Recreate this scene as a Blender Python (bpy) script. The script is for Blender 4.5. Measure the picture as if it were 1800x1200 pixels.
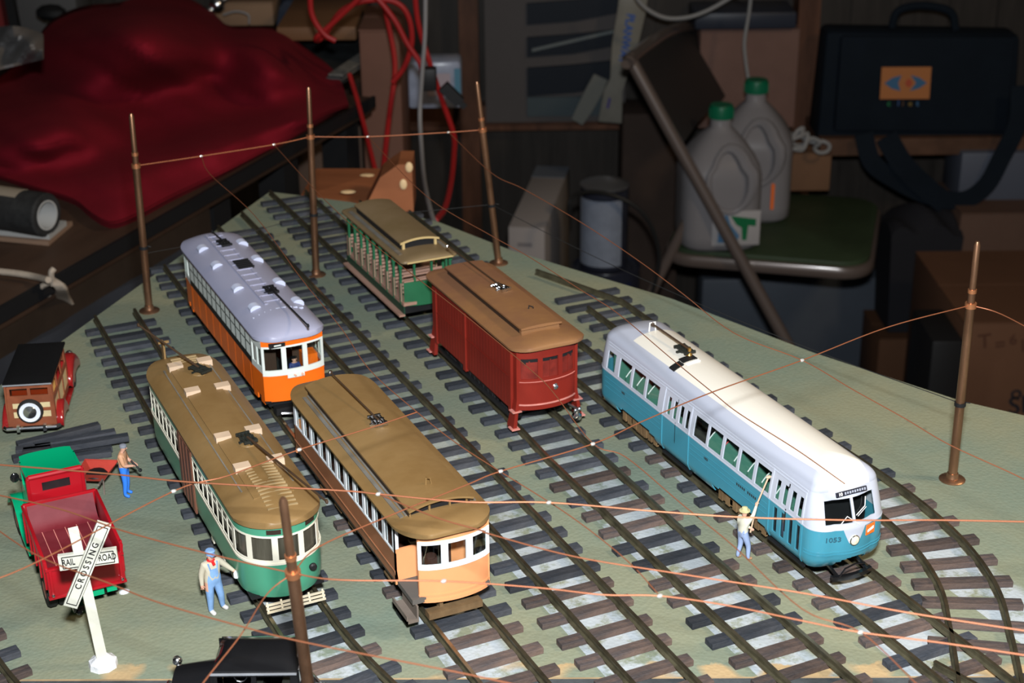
import bpy, bmesh, math, random
from mathutils import Vector, Matrix
random.seed(7)
for _o in list(bpy.data.objects): bpy.data.objects.remove(_o)
scene = bpy.context.scene
COL = scene.collection
S = 0.01                     # everything below is written in centimetres; real size in metres
R = math.radians
PI = math.pi

# ------------------------------------------------------------------ camera
FPX, PITCH, ROLL, YAW, CAMH = 2773.45, 0.410297, -0.010327, 0.434490, 49.288
_cy, _sy, _cp, _sp = math.cos(YAW), math.sin(YAW), math.cos(PITCH), math.sin(PITCH)
FW = Vector((_sy*_cp, _cy*_cp, -_sp)); _r = Vector((_cy, -_sy, 0)); _u = _r.cross(FW)
_cr, _sr = math.cos(ROLL), math.sin(ROLL)
RT = _cr*_r + _sr*_u; UP = -_sr*_r + _cr*_u
CAM = Vector((0, 0, CAMH))
FV = Vector((_sy, _cy, 0)); RV = Vector((_cy, -_sy, 0))      # level "away" and "right" of the room
cam_data = bpy.data.cameras.new('camera'); cam = bpy.data.objects.new('camera', cam_data); COL.objects.link(cam)
cam.matrix_world = Matrix(((RT.x, UP.x, -FW.x, 0), (RT.y, UP.y, -FW.y, 0), (RT.z, UP.z, -FW.z, CAMH*S), (0, 0, 0, 1)))
cam_data.sensor_width = 36; cam_data.lens = FPX*36/1800
cam_data.clip_start = 0.02; cam_data.clip_end = 30
cam_data.dof.use_dof = True; cam_data.dof.focus_distance = 0.90; cam_data.dof.aperture_fstop = 17
scene.camera = cam
scene.view_settings.view_transform = 'Standard'; scene.view_settings.look = 'None'
scene.view_settings.exposure = 0.0; scene.view_settings.gamma = 1.0; scene.view_settings.use_curve_mapping = False

# ------------------------------------------------------------------ world and lights
w = bpy.data.worlds.new('world'); scene.world = w; w.use_nodes = True
w.node_tree.nodes['Background'].inputs[0].default_value = (0.80, 0.88, 1.0, 1)
w.node_tree.nodes['Background'].inputs[1].default_value = 0.04
def light(name, kind, loc, target, power, color, size):
    d = bpy.data.lights.new(name, kind); o = bpy.data.objects.new(name, d); COL.objects.link(o)
    o.location = Vector(loc)*S; d.energy = power; d.color = color
    if kind == 'AREA': d.shape = 'RECTANGLE'; d.size = size[0]*S; d.size_y = size[1]*S
    o.rotation_euler = (Vector(target)-Vector(loc)).to_track_quat('-Z', 'Y').to_euler()
    return o
_fl = CAM + UP*11 + RT*1.0 - FW*2
light('camera_flash', 'AREA', _fl, _fl+FW*100+RT*32, 23.0, (0.93, 0.97, 1.0), (6, 3.5))
light('ceiling_lamp', 'AREA', RV*125+FV*75+Vector((0, 0, 125)), RV*45+FV*85, 11.0, (1.0, 0.74, 0.46), (22, 22))

# ------------------------------------------------------------------ helpers
def at_z(px, py, z):
    d = FW*FPX + RT*(px-900) - UP*(py-600); t = (z-CAM.z)/d.z; return CAM + d*t
def at_x(px, py, x):
    d = FW*FPX + RT*(px-900) - UP*(py-600); return CAM + d*(x/d.x)
def at_y(px, py, y):
    d = FW*FPX + RT*(px-900) - UP*(py-600); return CAM + d*(y/d.y)
def at_f(px, py, f):
    d = FW*FPX + RT*(px-900) - UP*(py-600); return CAM + d*(f/d.dot(FV))
def at_plane(px, py, p, n):
    d = FW*FPX + RT*(px-900) - UP*(py-600); return CAM + d*((p-CAM).dot(n)/d.dot(n))
def rm(r, f, z=0): return RV*r + FV*f + Vector((0, 0, z))      # room coordinates to world
def inroom(p): return Vector((p.dot(RV), p.dot(FV), p.z))

MATS = {}
def mat(name, col, rough=0.6, metal=0.0, bump=0.0, bscale=40, var=0.0, vscale=8, spec=0.28, sss=0, alpha=1, col2=None, rnd=0.0, coat=0, streak=None):
    """procedural paint / cloth / metal: colour broken up by noise, optional bump; sizes in object metres"""
    if name in MATS: return MATS[name]
    m = bpy.data.materials.new(name); m.use_nodes = True; nt = m.node_tree; b = nt.nodes['Principled BSDF']
    b.inputs['Base Color'].default_value = (*col, 1); b.inputs['Roughness'].default_value = rough
    b.inputs['Metallic'].default_value = metal; b.inputs['Specular IOR Level'].default_value = spec
    if coat: b.inputs['Coat Weight'].default_value = coat; b.inputs['Coat Roughness'].default_value = .15
    tc = nt.nodes.new('ShaderNodeTexCoord')
    if var or col2:
        n = nt.nodes.new('ShaderNodeTexNoise'); n.inputs['Scale'].default_value = vscale; n.inputs['Detail'].default_value = 6; n.inputs['Roughness'].default_value = .65
        if streak:
            mp = nt.nodes.new('ShaderNodeMapping'); mp.inputs['Scale'].default_value = streak; nt.links.new(tc.outputs['Object'], mp.inputs[0]); nt.links.new(mp.outputs[0], n.inputs['Vector'])
        else: nt.links.new(tc.outputs['Object'], n.inputs['Vector'])
        cr = nt.nodes.new('ShaderNodeValToRGB'); c2 = col2 or tuple(min(1, c*(1+var)) for c in col); c1 = col if col2 else tuple(c*(1-var) for c in col)
        cr.color_ramp.elements[0].position = .36; cr.color_ramp.elements[1].position = .64
        cr.color_ramp.elements[0].color = (*c1, 1); cr.color_ramp.elements[1].color = (*c2, 1)
        nt.links.new(n.outputs['Fac'], cr.inputs[0]); src = cr.outputs[0]
        if rnd:
            oi = nt.nodes.new('ShaderNodeObjectInfo'); mr = nt.nodes.new('ShaderNodeMapRange'); mr.inputs[3].default_value = 1-rnd; mr.inputs[4].default_value = 1+rnd
            nt.links.new(oi.outputs['Random'], mr.inputs[0]); vm = nt.nodes.new('ShaderNodeVectorMath'); vm.operation = 'SCALE'
            nt.links.new(src, vm.inputs[0]); nt.links.new(mr.outputs[0], vm.inputs['Scale']); src = vm.outputs[0]
        nt.links.new(src, b.inputs['Base Color'])
    if bump:
        n = nt.nodes.new('ShaderNodeTexNoise'); n.inputs['Scale'].default_value = bscale; n.inputs['Detail'].default_value = 4
        nt.links.new(tc.outputs['Object'], n.inputs['Vector'])
        bp = nt.nodes.new('ShaderNodeBump'); bp.inputs['Strength'].default_value = bump; bp.inputs['Distance'].default_value = .002
        nt.links.new(n.outputs['Fac'], bp.inputs['Height']); nt.links.new(bp.outputs[0], b.inputs['Normal'])
    MATS[name] = m; return m
def glass(name, tint=(0.75, 0.82, 0.8), mixf=.12, rough=.03):
    if name in MATS: return MATS[name]
    m = bpy.data.materials.new(name); m.use_nodes = True; nt = m.node_tree; nt.nodes.clear()
    o = nt.nodes.new('ShaderNodeOutputMaterial'); t = nt.nodes.new('ShaderNodeBsdfTransparent'); t.inputs[0].default_value = (*tint, 1)
    g = nt.nodes.new('ShaderNodeBsdfGlossy'); g.inputs['Roughness'].default_value = rough; mx = nt.nodes.new('ShaderNodeMixShader')
    lw = nt.nodes.new('ShaderNodeLayerWeight'); lw.inputs[0].default_value = .5
    pw = nt.nodes.new('ShaderNodeMath'); pw.operation = 'POWER'; pw.inputs[1].default_value = 6; nt.links.new(lw.outputs['Facing'], pw.inputs[0])
    ml = nt.nodes.new('ShaderNodeMath'); ml.operation = 'MULTIPLY_ADD'; ml.inputs[1].default_value = .6; ml.inputs[2].default_value = .04; nt.links.new(pw.outputs[0], ml.inputs[0]); nt.links.new(ml.outputs[0], mx.inputs[0])
    nt.links.new(t.outputs[0], mx.inputs[1]); nt.links.new(g.outputs[0], mx.inputs[2]); nt.links.new(mx.outputs[0], o.inputs[0])
    MATS[name] = m; return m

class M:
    """collects geometry in centimetres; build() links it as one mesh object"""
    def __init__(s): s.v = []; s.f = []; s.m = []
    def add(s, vs, fs, mt=0, xf=None):
        n = len(s.v)
        s.v += [tuple(xf @ Vector(p)) if xf else tuple(p) for p in vs]
        for f in fs: s.f.append([n+i for i in f]); s.m.append(mt)
        return s
    def box(s, x0, x1, y0, y1, z0, z1, mt=0, xf=None):
        v = [(x, y, z) for z in (z0, z1) for y in (y0, y1) for x in (x0, x1)]
        return s.add(v, [(0, 2, 3, 1), (4, 5, 7, 6), (0, 1, 5, 4), (2, 6, 7, 3), (0, 4, 6, 2), (1, 3, 7, 5)], mt, xf)
    def hexa(s, p, mt=0):      # eight corners: bottom four (ccw), top four
        return s.add(p, [(0, 3, 2, 1), (4, 5, 6, 7), (0, 1, 5, 4), (1, 2, 6, 5), (2, 3, 7, 6), (3, 0, 4, 7)], mt)
    def bar(s, a, b, w_, h, mt=0, up=(0, 0, 1)):
        a, b = Vector(a), Vector(b); d = (b-a).normalized(); sd = d.cross(Vector(up))
        if sd.length < 1e-4: sd = d.cross(Vector((1, 0, 0)))
        sd.normalize(); u = sd.cross(d); sd *= w_/2; u *= h/2
        return s.hexa([a-sd-u, a+sd-u, b+sd-u, b-sd-u, a-sd+u, a+sd+u, b+sd+u, b-sd+u], mt)
    def tube(s, pts, r, n=8, mt=0, closed=False):
        pts = [Vector(p) for p in pts]; N = len(pts); rs = r if isinstance(r, (list, tuple)) else [r]*N
        vs = []; prev = None
        for i, p in enumerate(pts):
            a = pts[(i-1) % N] if (closed or i > 0) else p; b = pts[(i+1) % N] if (closed or i < N-1) else p
            t = (b-a).normalized()
            if prev is None:
                x = t.cross(Vector((0, 0, 1)))
                if x.length < 1e-3: x = t.cross(Vector((0, 1, 0)))
            else: x = prev - t*prev.dot(t)
            x.normalize(); prev = x; y = t.cross(x)
            for k in range(n):
                a_ = 2*PI*k/n; vs.append(p + (x*math.cos(a_) + y*math.sin(a_))*rs[i])
        fs = []
        for i in range(N if closed else N-1):
            j = (i+1) % N
            for k in range(n): fs.append((i*n+k, i*n+(k+1) % n, j*n+(k+1) % n, j*n+k))
        if not closed: fs.append(tuple(range(n))[::-1]); fs.append(tuple((N-1)*n+k for k in range(n)))
        return s.add(vs, fs, mt)
    def lathe(s, prof, c=(0, 0, 0), n=20, mt=0, axis='Z', xf=None):
        vs = []; fs = []; c = Vector(c)
        for r, h in prof:
            for k in range(n):
                a = 2*PI*k/n; x, y = r*math.cos(a), r*math.sin(a)
                p = (x, y, h) if axis == 'Z' else ((h, x, y) if axis == 'X' else (y, h, x))
                vs.append(c + Vector(p))
        for i in range(len(prof)-1):
            for k in range(n): fs.append((i*n+k, i*n+(k+1) % n, (i+1)*n+(k+1) % n, (i+1)*n+k))
        fs.append(tuple(range(n))[::-1]); fs.append(tuple((len(prof)-1)*n+k for k in range(n)))
        return s.add(vs, fs, mt, xf)
    def ball(s, c, r, n=12, mt=0, sc=(1, 1, 1)):
        c = Vector(c); vs = []; fs = []; k2 = n//2
        for i in range(1, k2):
            a = PI*i/k2
            for k in range(n): vs.append(c + Vector((r*sc[0]*math.sin(a)*math.cos(2*PI*k/n), r*sc[1]*math.sin(a)*math.sin(2*PI*k/n), r*sc[2]*math.cos(a))))
        vs += [c+Vector((0, 0, r*sc[2])), c-Vector((0, 0, r*sc[2]))]; T = len(vs)-2
        for i in range(k2-2):
            for k in range(n): fs.append((i*n+k, (i+1)*n+k, (i+1)*n+(k+1) % n, i*n+(k+1) % n))
        for k in range(n): fs.append((T, k, (k+1) % n)); fs.append((T+1, (k2-2)*n+(k+1) % n, (k2-2)*n+k))
        return s.add(vs, fs, mt)
    def prism(s, poly, z0, z1, mt=0, xf=None):
        n = len(poly); v = [(x, y, z0) for x, y in poly] + [(x, y, z1) for x, y in poly]
        return s.add(v, [tuple(range(n))[::-1], tuple(range(n, 2*n))] + [(i, (i+1) % n, n+(i+1) % n, n+i) for i in range(n)], mt, xf)
    def slab(s, top, bot, nu, nv, mt=0, close_u=False):
        """closed slab between two grids top(u,v), bot(u,v), u,v in 0..1"""
        vs = []
        for fn in (top, bot):
            for i in range(nu+1):
                for j in range(nv+1): vs.append(fn(i/nu, j/nv))
        o = (nu+1)*(nv+1); I = lambda i, j, k=0: k*o + i*(nv+1)+j; fs = []
        for i in range(nu):
            for j in range(nv):
                fs.append((I(i, j), I(i+1, j), I(i+1, j+1), I(i, j+1))); fs.append((I(i, j, 1), I(i, j+1, 1), I(i+1, j+1, 1), I(i+1, j, 1)))
        for i in range(nu):
            fs.append((I(i, 0), I(i, 0, 1), I(i+1, 0, 1), I(i+1, 0))); fs.append((I(i, nv), I(i+1, nv), I(i+1, nv, 1), I(i, nv, 1)))
        for j in range(nv):
            fs.append((I(0, j), I(0, j+1), I(0, j+1, 1), I(0, j, 1))); fs.append((I(nu, j), I(nu, j, 1), I(nu, j+1, 1), I(nu, j+1)))
        return s.add(vs, fs, mt)
    def skin(s, P, N, us, zs, holes=(), th=.12, mt=0, closed=False):
        """a wall of real thickness with openings. P(u,z) outer point, N(u,z) inward unit vector, holes (u0,u1,z0,z1); mt may be a function of (u,z)"""
        for h in holes: us = list(us)+[h[0], h[1]]; zs = list(zs)+[h[2], h[3]]
        def uniq(a):
            a = sorted(a); o = [a[0]]
            for x in a[1:]:
                if x-o[-1] > 1e-4: o.append(x)
            return o
        us, zs = uniq(us), uniq(zs); nu, nz = len(us), len(zs)
        def solid(i, j):
            if closed: i %= (nu-1)
            if i < 0 or j < 0 or i >= nu-1 or j >= nz-1: return False
            cu, cz = (us[i]+us[i+1])/2, (zs[j]+zs[j+1])/2
            return not any(h[0] < cu < h[1] and h[2] < cz < h[3] for h in holes)
        idx = {}
        def vid(i, j, k):
            if closed and i == nu-1: i = 0
            key = (i, j, k)
            if key not in idx:
                p = Vector(P(us[i], zs[j]))
                if k: p = p + Vector(N(us[i], zs[j]))*th
                idx[key] = len(s.v); s.v.append(tuple(p))
            return idx[key]
        def face(a, mt_): s.f.append(a); s.m.append(mt_)
        for i in range(nu-1):
            for j in range(nz-1):
                if not solid(i, j): continue
                m_ = mt((us[i]+us[i+1])/2, (zs[j]+zs[j+1])/2) if callable(mt) else mt
                a, b, c, d = vid(i, j, 0), vid(i+1, j, 0), vid(i+1, j+1, 0), vid(i, j+1, 0)
                A, B, C, D = vid(i, j, 1), vid(i+1, j, 1), vid(i+1, j+1, 1), vid(i, j+1, 1)
                face([a, b, c, d], m_); face([A, D, C, B], m_)
                if not solid(i-1, j) : face([a, d, D, A], m_)
                if not solid(i+1, j) : face([b, B, C, c], m_)
                if not solid(i, j-1): face([a, A, B, b], m_)
                if not solid(i, j+1): face([d, c, C, D], m_)
        return s
    def build(s, name, mats, parent=None, smooth=True, loc=None, rot=None, bevel=0, ang=38, recalc=True):
        me = bpy.data.meshes.new(name)
        me.from_pydata([(x*S, y*S, z*S) for x, y, z in s.v], [], s.f)
        mats = mats if isinstance(mats, (list, tuple)) else [mats]
        for q in mats: me.materials.append(q)
        me.polygons.foreach_set('material_index', s.m)
        if recalc or bevel:
            b = bmesh.new(); b.from_mesh(me)
            if bevel:
                bmesh.ops.remove_doubles(b, verts=b.verts, dist=1e-6)
                eds = [e for e in b.edges if len(e.link_faces) == 2 and e.calc_face_angle(0) > R(30)]
                bmesh.ops.bevel(b, geom=eds, offset=bevel*S, segments=2, profile=.5, affect='EDGES', clamp_overlap=True)
            bmesh.ops.recalc_face_normals(b, faces=b.faces); b.to_mesh(me); b.free()
        if smooth:
            me.polygons.foreach_set('use_smooth', [True]*len(me.polygons)); me.set_sharp_from_angle(angle=R(ang))
        me.update()
        o = bpy.data.objects.new(name, me); COL.objects.link(o)
        if parent: o.parent = parent
        if loc is not None: o.location = Vector(loc)*S
        if rot is not None: o.rotation_euler = rot if isinstance(rot, (tuple, list)) else (0, 0, rot)
        return o
def tag(o, label=None, cat=None, group=None, kind=None):
    if label: o['label'] = label
    if cat: o['category'] = cat
    if group: o['group'] = group
    if kind: o['kind'] = kind
    return o
def thing(name, label, cat, loc, rotz=0, group=None):
    o = bpy.data.objects.new(name, None); COL.objects.link(o); o.empty_display_size = .01
    o.location = Vector(loc)*S; o.rotation_euler = (0, 0, rotz); return tag(o, label, cat, group)
def text(name, body, size, parent, m, loc, rot, extrude=.01, sx=1, bold=0, label=None):
    """lettering as a thin mesh; size in cm, centred"""
    c = bpy.data.curves.new(name, 'FONT'); c.body = body; c.size = size*S; c.extrude = extrude*S; c.align_x = 'CENTER'; c.align_y = 'CENTER'; c.offset = bold*S
    c.resolution_u = 3
    t = bpy.data.objects.new(name, c); COL.objects.link(t)
    dg = bpy.context.evaluated_depsgraph_get(); me = bpy.data.meshes.new_from_object(t.evaluated_get(dg))
    bpy.data.objects.remove(t); me.materials.clear(); me.materials.append(m)
    o = bpy.data.objects.new(name, me); COL.objects.link(o); o.parent = parent
    o.location = Vector(loc)*S; o.rotation_euler = rot; o.scale = (sx, 1, 1)
    if label: o['label'] = label
    return o
def smooth_path(pts, n=6):
    """Catmull-Rom through points"""
    P = [Vector(p) for p in pts]; P = [P[0]*2-P[1]] + P + [P[-1]*2-P[-2]]; out = []
    for i in range(1, len(P)-2):
        for k in range(n):
            t = k/n; a, b, c, d = P[i-1:i+3]
            out.append(.5*((2*b)+(c-a)*t+(2*a-5*b+4*c-d)*t*t+(3*b-a-3*c+d)*t*t*t))
    out.append(P[-2]); return out

# ------------------------------------------------------------------ shared materials
copper = mat('copper_pole', (0.31, 0.165, 0.095), .36, .85, var=.35, vscale=60, streak=(1, 1, .2))
coppr2 = mat('copper_collar', (0.62, 0.26, 0.12), .38, .8)
wirem = mat('copper_wire', (0.30, 0.105, 0.05), .5, .45)
steel = mat('chrome', (0.75, 0.76, 0.78), .22, 1.0)
railm = mat('rail_metal', (0.085, 0.075, 0.045), .5, .4, var=.35, vscale=90)
railt = mat('rail_head', (0.24, 0.20, 0.13), .34, .9, var=.3, vscale=60)
tiem = mat('tie_wood', (0.022, 0.027, 0.036), .9, col2=(0.055, 0.056, 0.064), vscale=160, rnd=.35, streak=(.15, 1, 1), bump=.4, bscale=300)
tiebr = mat('tie_wood_brown', (0.045, 0.040, 0.042), .85, col2=(0.120, 0.080, 0.064), vscale=160, rnd=.3, streak=(.15, 1, 1), bump=.4, bscale=300)
blackm = mat('black_paint', (0.012, 0.012, 0.013), .5)
blackg = mat('black_gloss', (0.008, 0.008, 0.009), .12, coat=1)
rubber = mat('rubber', (0.018, 0.018, 0.018), .8)

def board_material():
    m = bpy.data.materials.new('layout_paint'); m.use_nodes = True; nt = m.node_tree; b = nt.nodes['Principled BSDF']; L = nt.links.new
    b.inputs['Roughness'].default_value = .85; b.inputs['Specular IOR Level'].default_value = .25
    tc = nt.nodes.new('ShaderNodeTexCoord'); sx = nt.nodes.new('ShaderNodeSeparateXYZ'); L(tc.outputs['Object'], sx.inputs[0])
    def noise(sc, det=5, rough=.6):
        n = nt.nodes.new('ShaderNodeTexNoise'); n.inputs['Scale'].default_value = sc; n.inputs['Detail'].default_value = det; n.inputs['Roughness'].default_value = rough
        L(tc.outputs['Object'], n.inputs['Vector']); return n.outputs['Fac']
    def ramp(src, stops):
        c = nt.nodes.new('ShaderNodeValToRGB'); L(src, c.inputs[0])
        c.color_ramp.elements[0].position, c.color_ramp.elements[0].color = stops[0][0], (*stops[0][1], 1)
        c.color_ramp.elements[1].position, c.color_ramp.elements[1].color = stops[1][0], (*stops[1][1], 1); return c.outputs[0]
    def math_(op, a, b_=None, cl=False):
        n = nt.nodes.new('ShaderNodeMath'); n.operation = op; n.use_clamp = cl
        for i, q in enumerate((a, b_)):
            if q is None: continue
            if isinstance(q, (int, float)): n.inputs[i].default_value = q
            else: L(q, n.inputs[i])
        return n.outputs[0]
    def mixc(f, a, c):
        n = nt.nodes.new('ShaderNodeMix'); n.data_type = 'RGBA'
        for i, q in ((0, f), (6, a), (7, c)):
            if isinstance(q, tuple): n.inputs[i].default_value = (*q, 1)
            elif isinstance(q, (int, float)): n.inputs[i].default_value = q
            else: L(q, n.inputs[i])
        return n.outputs[2]
    base = ramp(noise(7), [(.38, (.148, .196, .150)), (.62, (.218, .222, .140))])
    base = mixc(math_('MULTIPLY', noise(300, 2), .35), base, (.30, .31, .24))
    # chalky filler brushed between the rails
    u = math_('DIVIDE', math_('SUBTRACT', sx.outputs[0], .189), .0722)
    fr = math_('FRACT', u); dist = math_('ABSOLUTE', math_('SUBTRACT', fr, .222))
    band = math_('MULTIPLY', math_('SUBTRACT', .34, dist), 9, True)
    yf = math_('MULTIPLY', math_('SUBTRACT', 1.06, sx.outputs[1]), 3.0, True)
    nz = math_('MULTIPLY', math_('SUBTRACT', noise(45, 6, .7), .40), 9, True)
    inx = math_('MULTIPLY', math_('MULTIPLY', math_('SUBTRACT', sx.outputs[0], .172), 120, True), math_('MULTIPLY', math_('SUBTRACT', .60, sx.outputs[0]), 200, True))
    fac = math_('MULTIPLY', math_('MULTIPLY', band, yf), math_('MULTIPLY', nz, inx))
    col = mixc(math_('MULTIPLY', fac, .85), base, (.42, .46, .50))
    spots = math_('MULTIPLY', math_('SUBTRACT', noise(28, 3), .70), 20, True)
    col = mixc(math_('MULTIPLY', spots, .5), col, (.05, .06, .055))
    # bare tan strip near the front lip
    lip = math_('ADD', math_('ADD', sx.outputs[1], math_('MULTIPLY', sx.outputs[0], .478)), -.768)
    lm = math_('MULTIPLY', math_('MULTIPLY', math_('SUBTRACT', math_('MULTIPLY', noise(60, 5), .024), math_('ABSOLUTE', lip)), 500, True), math_('MULTIPLY', math_('SUBTRACT', noise(17, 2), .53), 20, True))
    col = mixc(lm, col, (.42, .30, .16))
    L(col, b.inputs['Base Color'])
    n = nt.nodes.new('ShaderNodeTexVoronoi'); n.inputs['Scale'].default_value = 420; L(tc.outputs['Object'], n.inputs['Vector'])
    bp = nt.nodes.new('ShaderNodeBump'); bp.inputs['Strength'].default_value = .35; bp.inputs['Distance'].default_value = .0006
    L(n.outputs['Distance'], bp.inputs['Height']); L(bp.outputs[0], b.inputs['Normal'])
    return m
boardm = board_material()
wooded = mat('raw_board_edge', (.38, .26, .14), .8, var=.2, vscale=30)
asph = mat('asphalt_paint', (.055, .062, .066), .85, var=.3, vscale=40, bump=.3, bscale=300)

# ------------------------------------------------------------------ room shell (room frame: x right, y away)
FLOOR = -94.0; WALLF = 322.0
panel = mat('dark_wall_panel', (.024, .020, .017), .5, col2=(.040, .033, .028), vscale=14, streak=(3, 1, .25))
floorm = mat('floor_tile', (.030, .027, .024), .5, col2=(.050, .042, .036), vscale=6)
def struct(name, g, m, **k):
    o = g.build(name, m, rot=-YAW, **k); o['kind'] = 'structure'; return o
g = M(); g.box(-330, 330, -120, WALLF+6, FLOOR-3, FLOOR); struct('floor', g, floorm, smooth=False)
g = M()
x = -330
while x < 330:
    g.box(x, x+9.6, WALLF, WALLF+4, FLOOR, 150); g.box(x+9.6, x+10, WALLF+.4, WALLF+4, FLOOR, 150); x += 10
struct('wall_back', g, panel, smooth=False)
g = M(); g.box(-334, -330, -120, WALLF+4, FLOOR, 150); struct('wall_left', g, panel, smooth=False)
g = M(); g.box(330, 334, -120, WALLF+4, FLOOR, 150); struct('wall_right', g, panel, smooth=False)
g = M(); g.box(-334, 334, -120, WALLF+4, 150, 153); struct('ceiling', g, mat('ceiling_paint', (.30, .29, .27), .9), smooth=False)
trimw = mat('brown_trim', (.105, .045, .025), .45, var=.3, vscale=30, streak=(1, 1, .2))

# ------------------------------------------------------------------ layout boards
top = [(41.9, 147.8), (44.8, 144.7), (48, 141.1), (50.6, 136.8), (53.5, 131.7), (56.4, 121.5), (60, 112.9), (63.4, 105.0), (67.5, 90.6), (72.0, 78.8), (74.4, 75.0), (84, 52), (84, 36.6), (-24, 86.2), (-22, 77.3)]
left_far = (10.17, 111.97)
poly = [(41.9, 147.8), left_far, (-25, 72.5), (-25, 86.7)]
outline = [(41.9, 147.8), (10.17, 111.97), (-24, 74.0)]
lipy = lambda x_: 76.5-.478*x_
main = [(41.9, 147.8)] + top[1:12] + [(84, lipy(84)), (1, lipy(1)), (-10.5, 89.0)]
g = M(); n = len(main)
g.add([(x_, y_, 0) for x_, y_ in main], [tuple(range(n))[::-1]], 0)
g.add([(x_, y_, 0) for x_, y_ in main]+[(x_, y_, -1.6) for x_, y_ in main], [(i, (i+1) % n, n+(i+1) % n, n+i) for i in range(n)]+[tuple(range(n, 2*n))], 1)
tag(g.build('layout_board', [boardm, wooded], smooth=False), 'grey-green painted layout board carrying the trolley tracks', 'model railroad board')
fr = [(84.3, lipy(84)-.25), (-24, lipy(-24)-.2), (-24, 20), (84.3, 20)]
g = M(); g.prism(fr, -1.6, 0)
tag(g.build('roadway_board', asph, smooth=False), 'dark grey board section along the front edge of the green layout', 'model railroad board')
# legs and rails that carry the boards
g = M()
benchw = mat('bench_pine', (.20, .12, .06), .7, var=.25, vscale=20)
t = thing('layout_bench', 'timber frame with legs under the model railroad boards', 'bench', (35, 70, FLOOR))
def bench(px, py): return (px-35, py-70)
for (a, b_) in (((-8, 84), (74, 48)), ((2, 100), (40, 138)), ((40, 138), (66, 84)), ((-20, 30), (80, 30))):
    q = M(); q.bar((a[0]-35, a[1]-70, -1.7-FLOOR-4.5), (b_[0]-35, b_[1]-70, -1.7-FLOOR-4.5), 4, 9); q.build('support_rail', benchw, t, smooth=False)
for a in ((-8, 84), (74, 48), (40, 136), (-18, 30), (78, 30)):
    q = M(); q.box(a[0]-37, a[0]-33, a[1]-72, a[1]-68, 0, -1.7-FLOOR-9.1); q.build('leg', benchw, t, smooth=False)

# ------------------------------------------------------------------ tracks
GA = 3.18
def rail_mesh(pts, w_=.2, closed=False):
    """flat bottomed rail swept along a level path"""
    P = [Vector((p[0], p[1], 0)) for p in pts]; prof = [(-.2, .36), (.2, .36), (.17, .42), (.05, .47), (.05, .64), (w_*.5, .68), (w_*.5, .78), (-w_*.5, .78), (-w_*.5, .68), (-.05, .64), (-.05, .47), (-.17, .42)]
    g = M(); vs = []; n = len(prof)
    for i, p in enumerate(P):
        t_ = (P[min(i+1, len(P)-1)]-P[max(i-1, 0)]).normalized(); s_ = Vector((t_.y, -t_.x, 0))
        for a, h in prof: vs.append(p + s_*a + Vector((0, 0, h)))
    fs = []; ms = []
    for i in range(len(P)-1):
        for k in range(n): fs.append((i*n+k, i*n+(k+1) % n, (i+1)*n+(k+1) % n, (i+1)*n+k)); ms.append(1 if k == 6 else 0)
    fs += [tuple(range(n))[::-1], tuple((len(P)-1)*n+k for k in range(n))]; ms += [0, 0]
    k0 = len(g.v); g.v += [tuple(v) for v in vs]; g.f += [list(f) for f in fs]; g.m += ms
    return g
def tie_proto(kind=0):
    g = M(); rr = random.Random(kind)
    L_ = 2.85+rr.uniform(-.08, .08); w2 = .36+rr.uniform(-.04, .04)
    g.box(-L_, L_, -w2, w2, 0.0, .38); return g
_tieme = [tie_proto(k).build('tie', tiem if k < 3 else tiebr, bevel=.03, smooth=False) for k in range(6)]
for o in _tieme: o.hide_render = True
def tie(parent, p, ang, brown=False):
    o = _tieme[random.randrange(3)+(3 if brown else 0)]; c = bpy.data.objects.new('tie', o.data); COL.objects.link(c); c.parent = parent
    c.location = (p[0]*S, p[1]*S, .002*S); c.rotation_euler = (0, 0, ang+random.uniform(-.012, .012)); return c
def track(label, left, right, ties):
    t = thing('trolley_track', label, 'track', (0, 0, 0), 0, 'parallel trolley tracks on the layout board')
    for p in (left, right): rail_mesh(p).build('rail', [railm, railt], t, ang=30)
    for (x_, y_, a) in ties: tie(t, (x_, y_), a, random.random() < max(0, min(.9, (84-y_)/22)) * (.25 if x_ < 24 else 1))
    return t
def straight_ties(cx, y0, y1, off=0, sp=2.13): 
    o = []; y = y0+off
    while y < y1: o.append((cx+random.uniform(-.06, .06), y+random.uniform(-.1, .1), 0)); y += sp
    return o
def edge_left(x): return 111.97+(x-10.17)*(147.8-111.97)/(41.9-10.17)
# A : bottom left corner, curving
ca = [(-3, 96), (0.6, 88), (2.2, 80), (3.1, 75), (3.75, 72), (5.2, 67), (8, 60), (12, 53)]
def offs(pts, d):
    P = [Vector((p[0], p[1], 0)) for p in pts]; o = []
    for i, p in enumerate(P):
        t_ = (P[min(i+1, len(P)-1)]-P[max(i-1, 0)]).normalized(); o.append(p + Vector((-t_.y, t_.x, 0))*d)
    return o
def resample(pts, sp):
    o = [Vector((pts[0][0], pts[0][1], 0))]; acc = 0
    for a, b_ in zip(pts[:-1], pts[1:]):
        a, b_ = Vector((a[0], a[1], 0)), Vector((b_[0], b_[1], 0)); L_ = (b_-a).length; d = sp-acc
        while d <= L_: o.append(a+(b_-a)*d/L_); d += sp
        acc = (acc+L_) % sp
    return o
def curve_track(label, centre, t0=0, t1=999):
    C_ = smooth_path([(p[0], p[1], 0) for p in centre], 8); Q = resample(C_, 2.13); ties = []
    for i, p in enumerate(Q):
        if not (t0 <= i < t1): continue
        t_ = (Q[min(i+1, len(Q)-1)]-Q[max(i-1, 0)]).normalized(); ties.append((p.x, p.y, math.atan2(t_.y, t_.x)-PI/2))
    return track(label, offs(C_, GA/2), offs(C_, -GA/2), ties)
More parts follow.
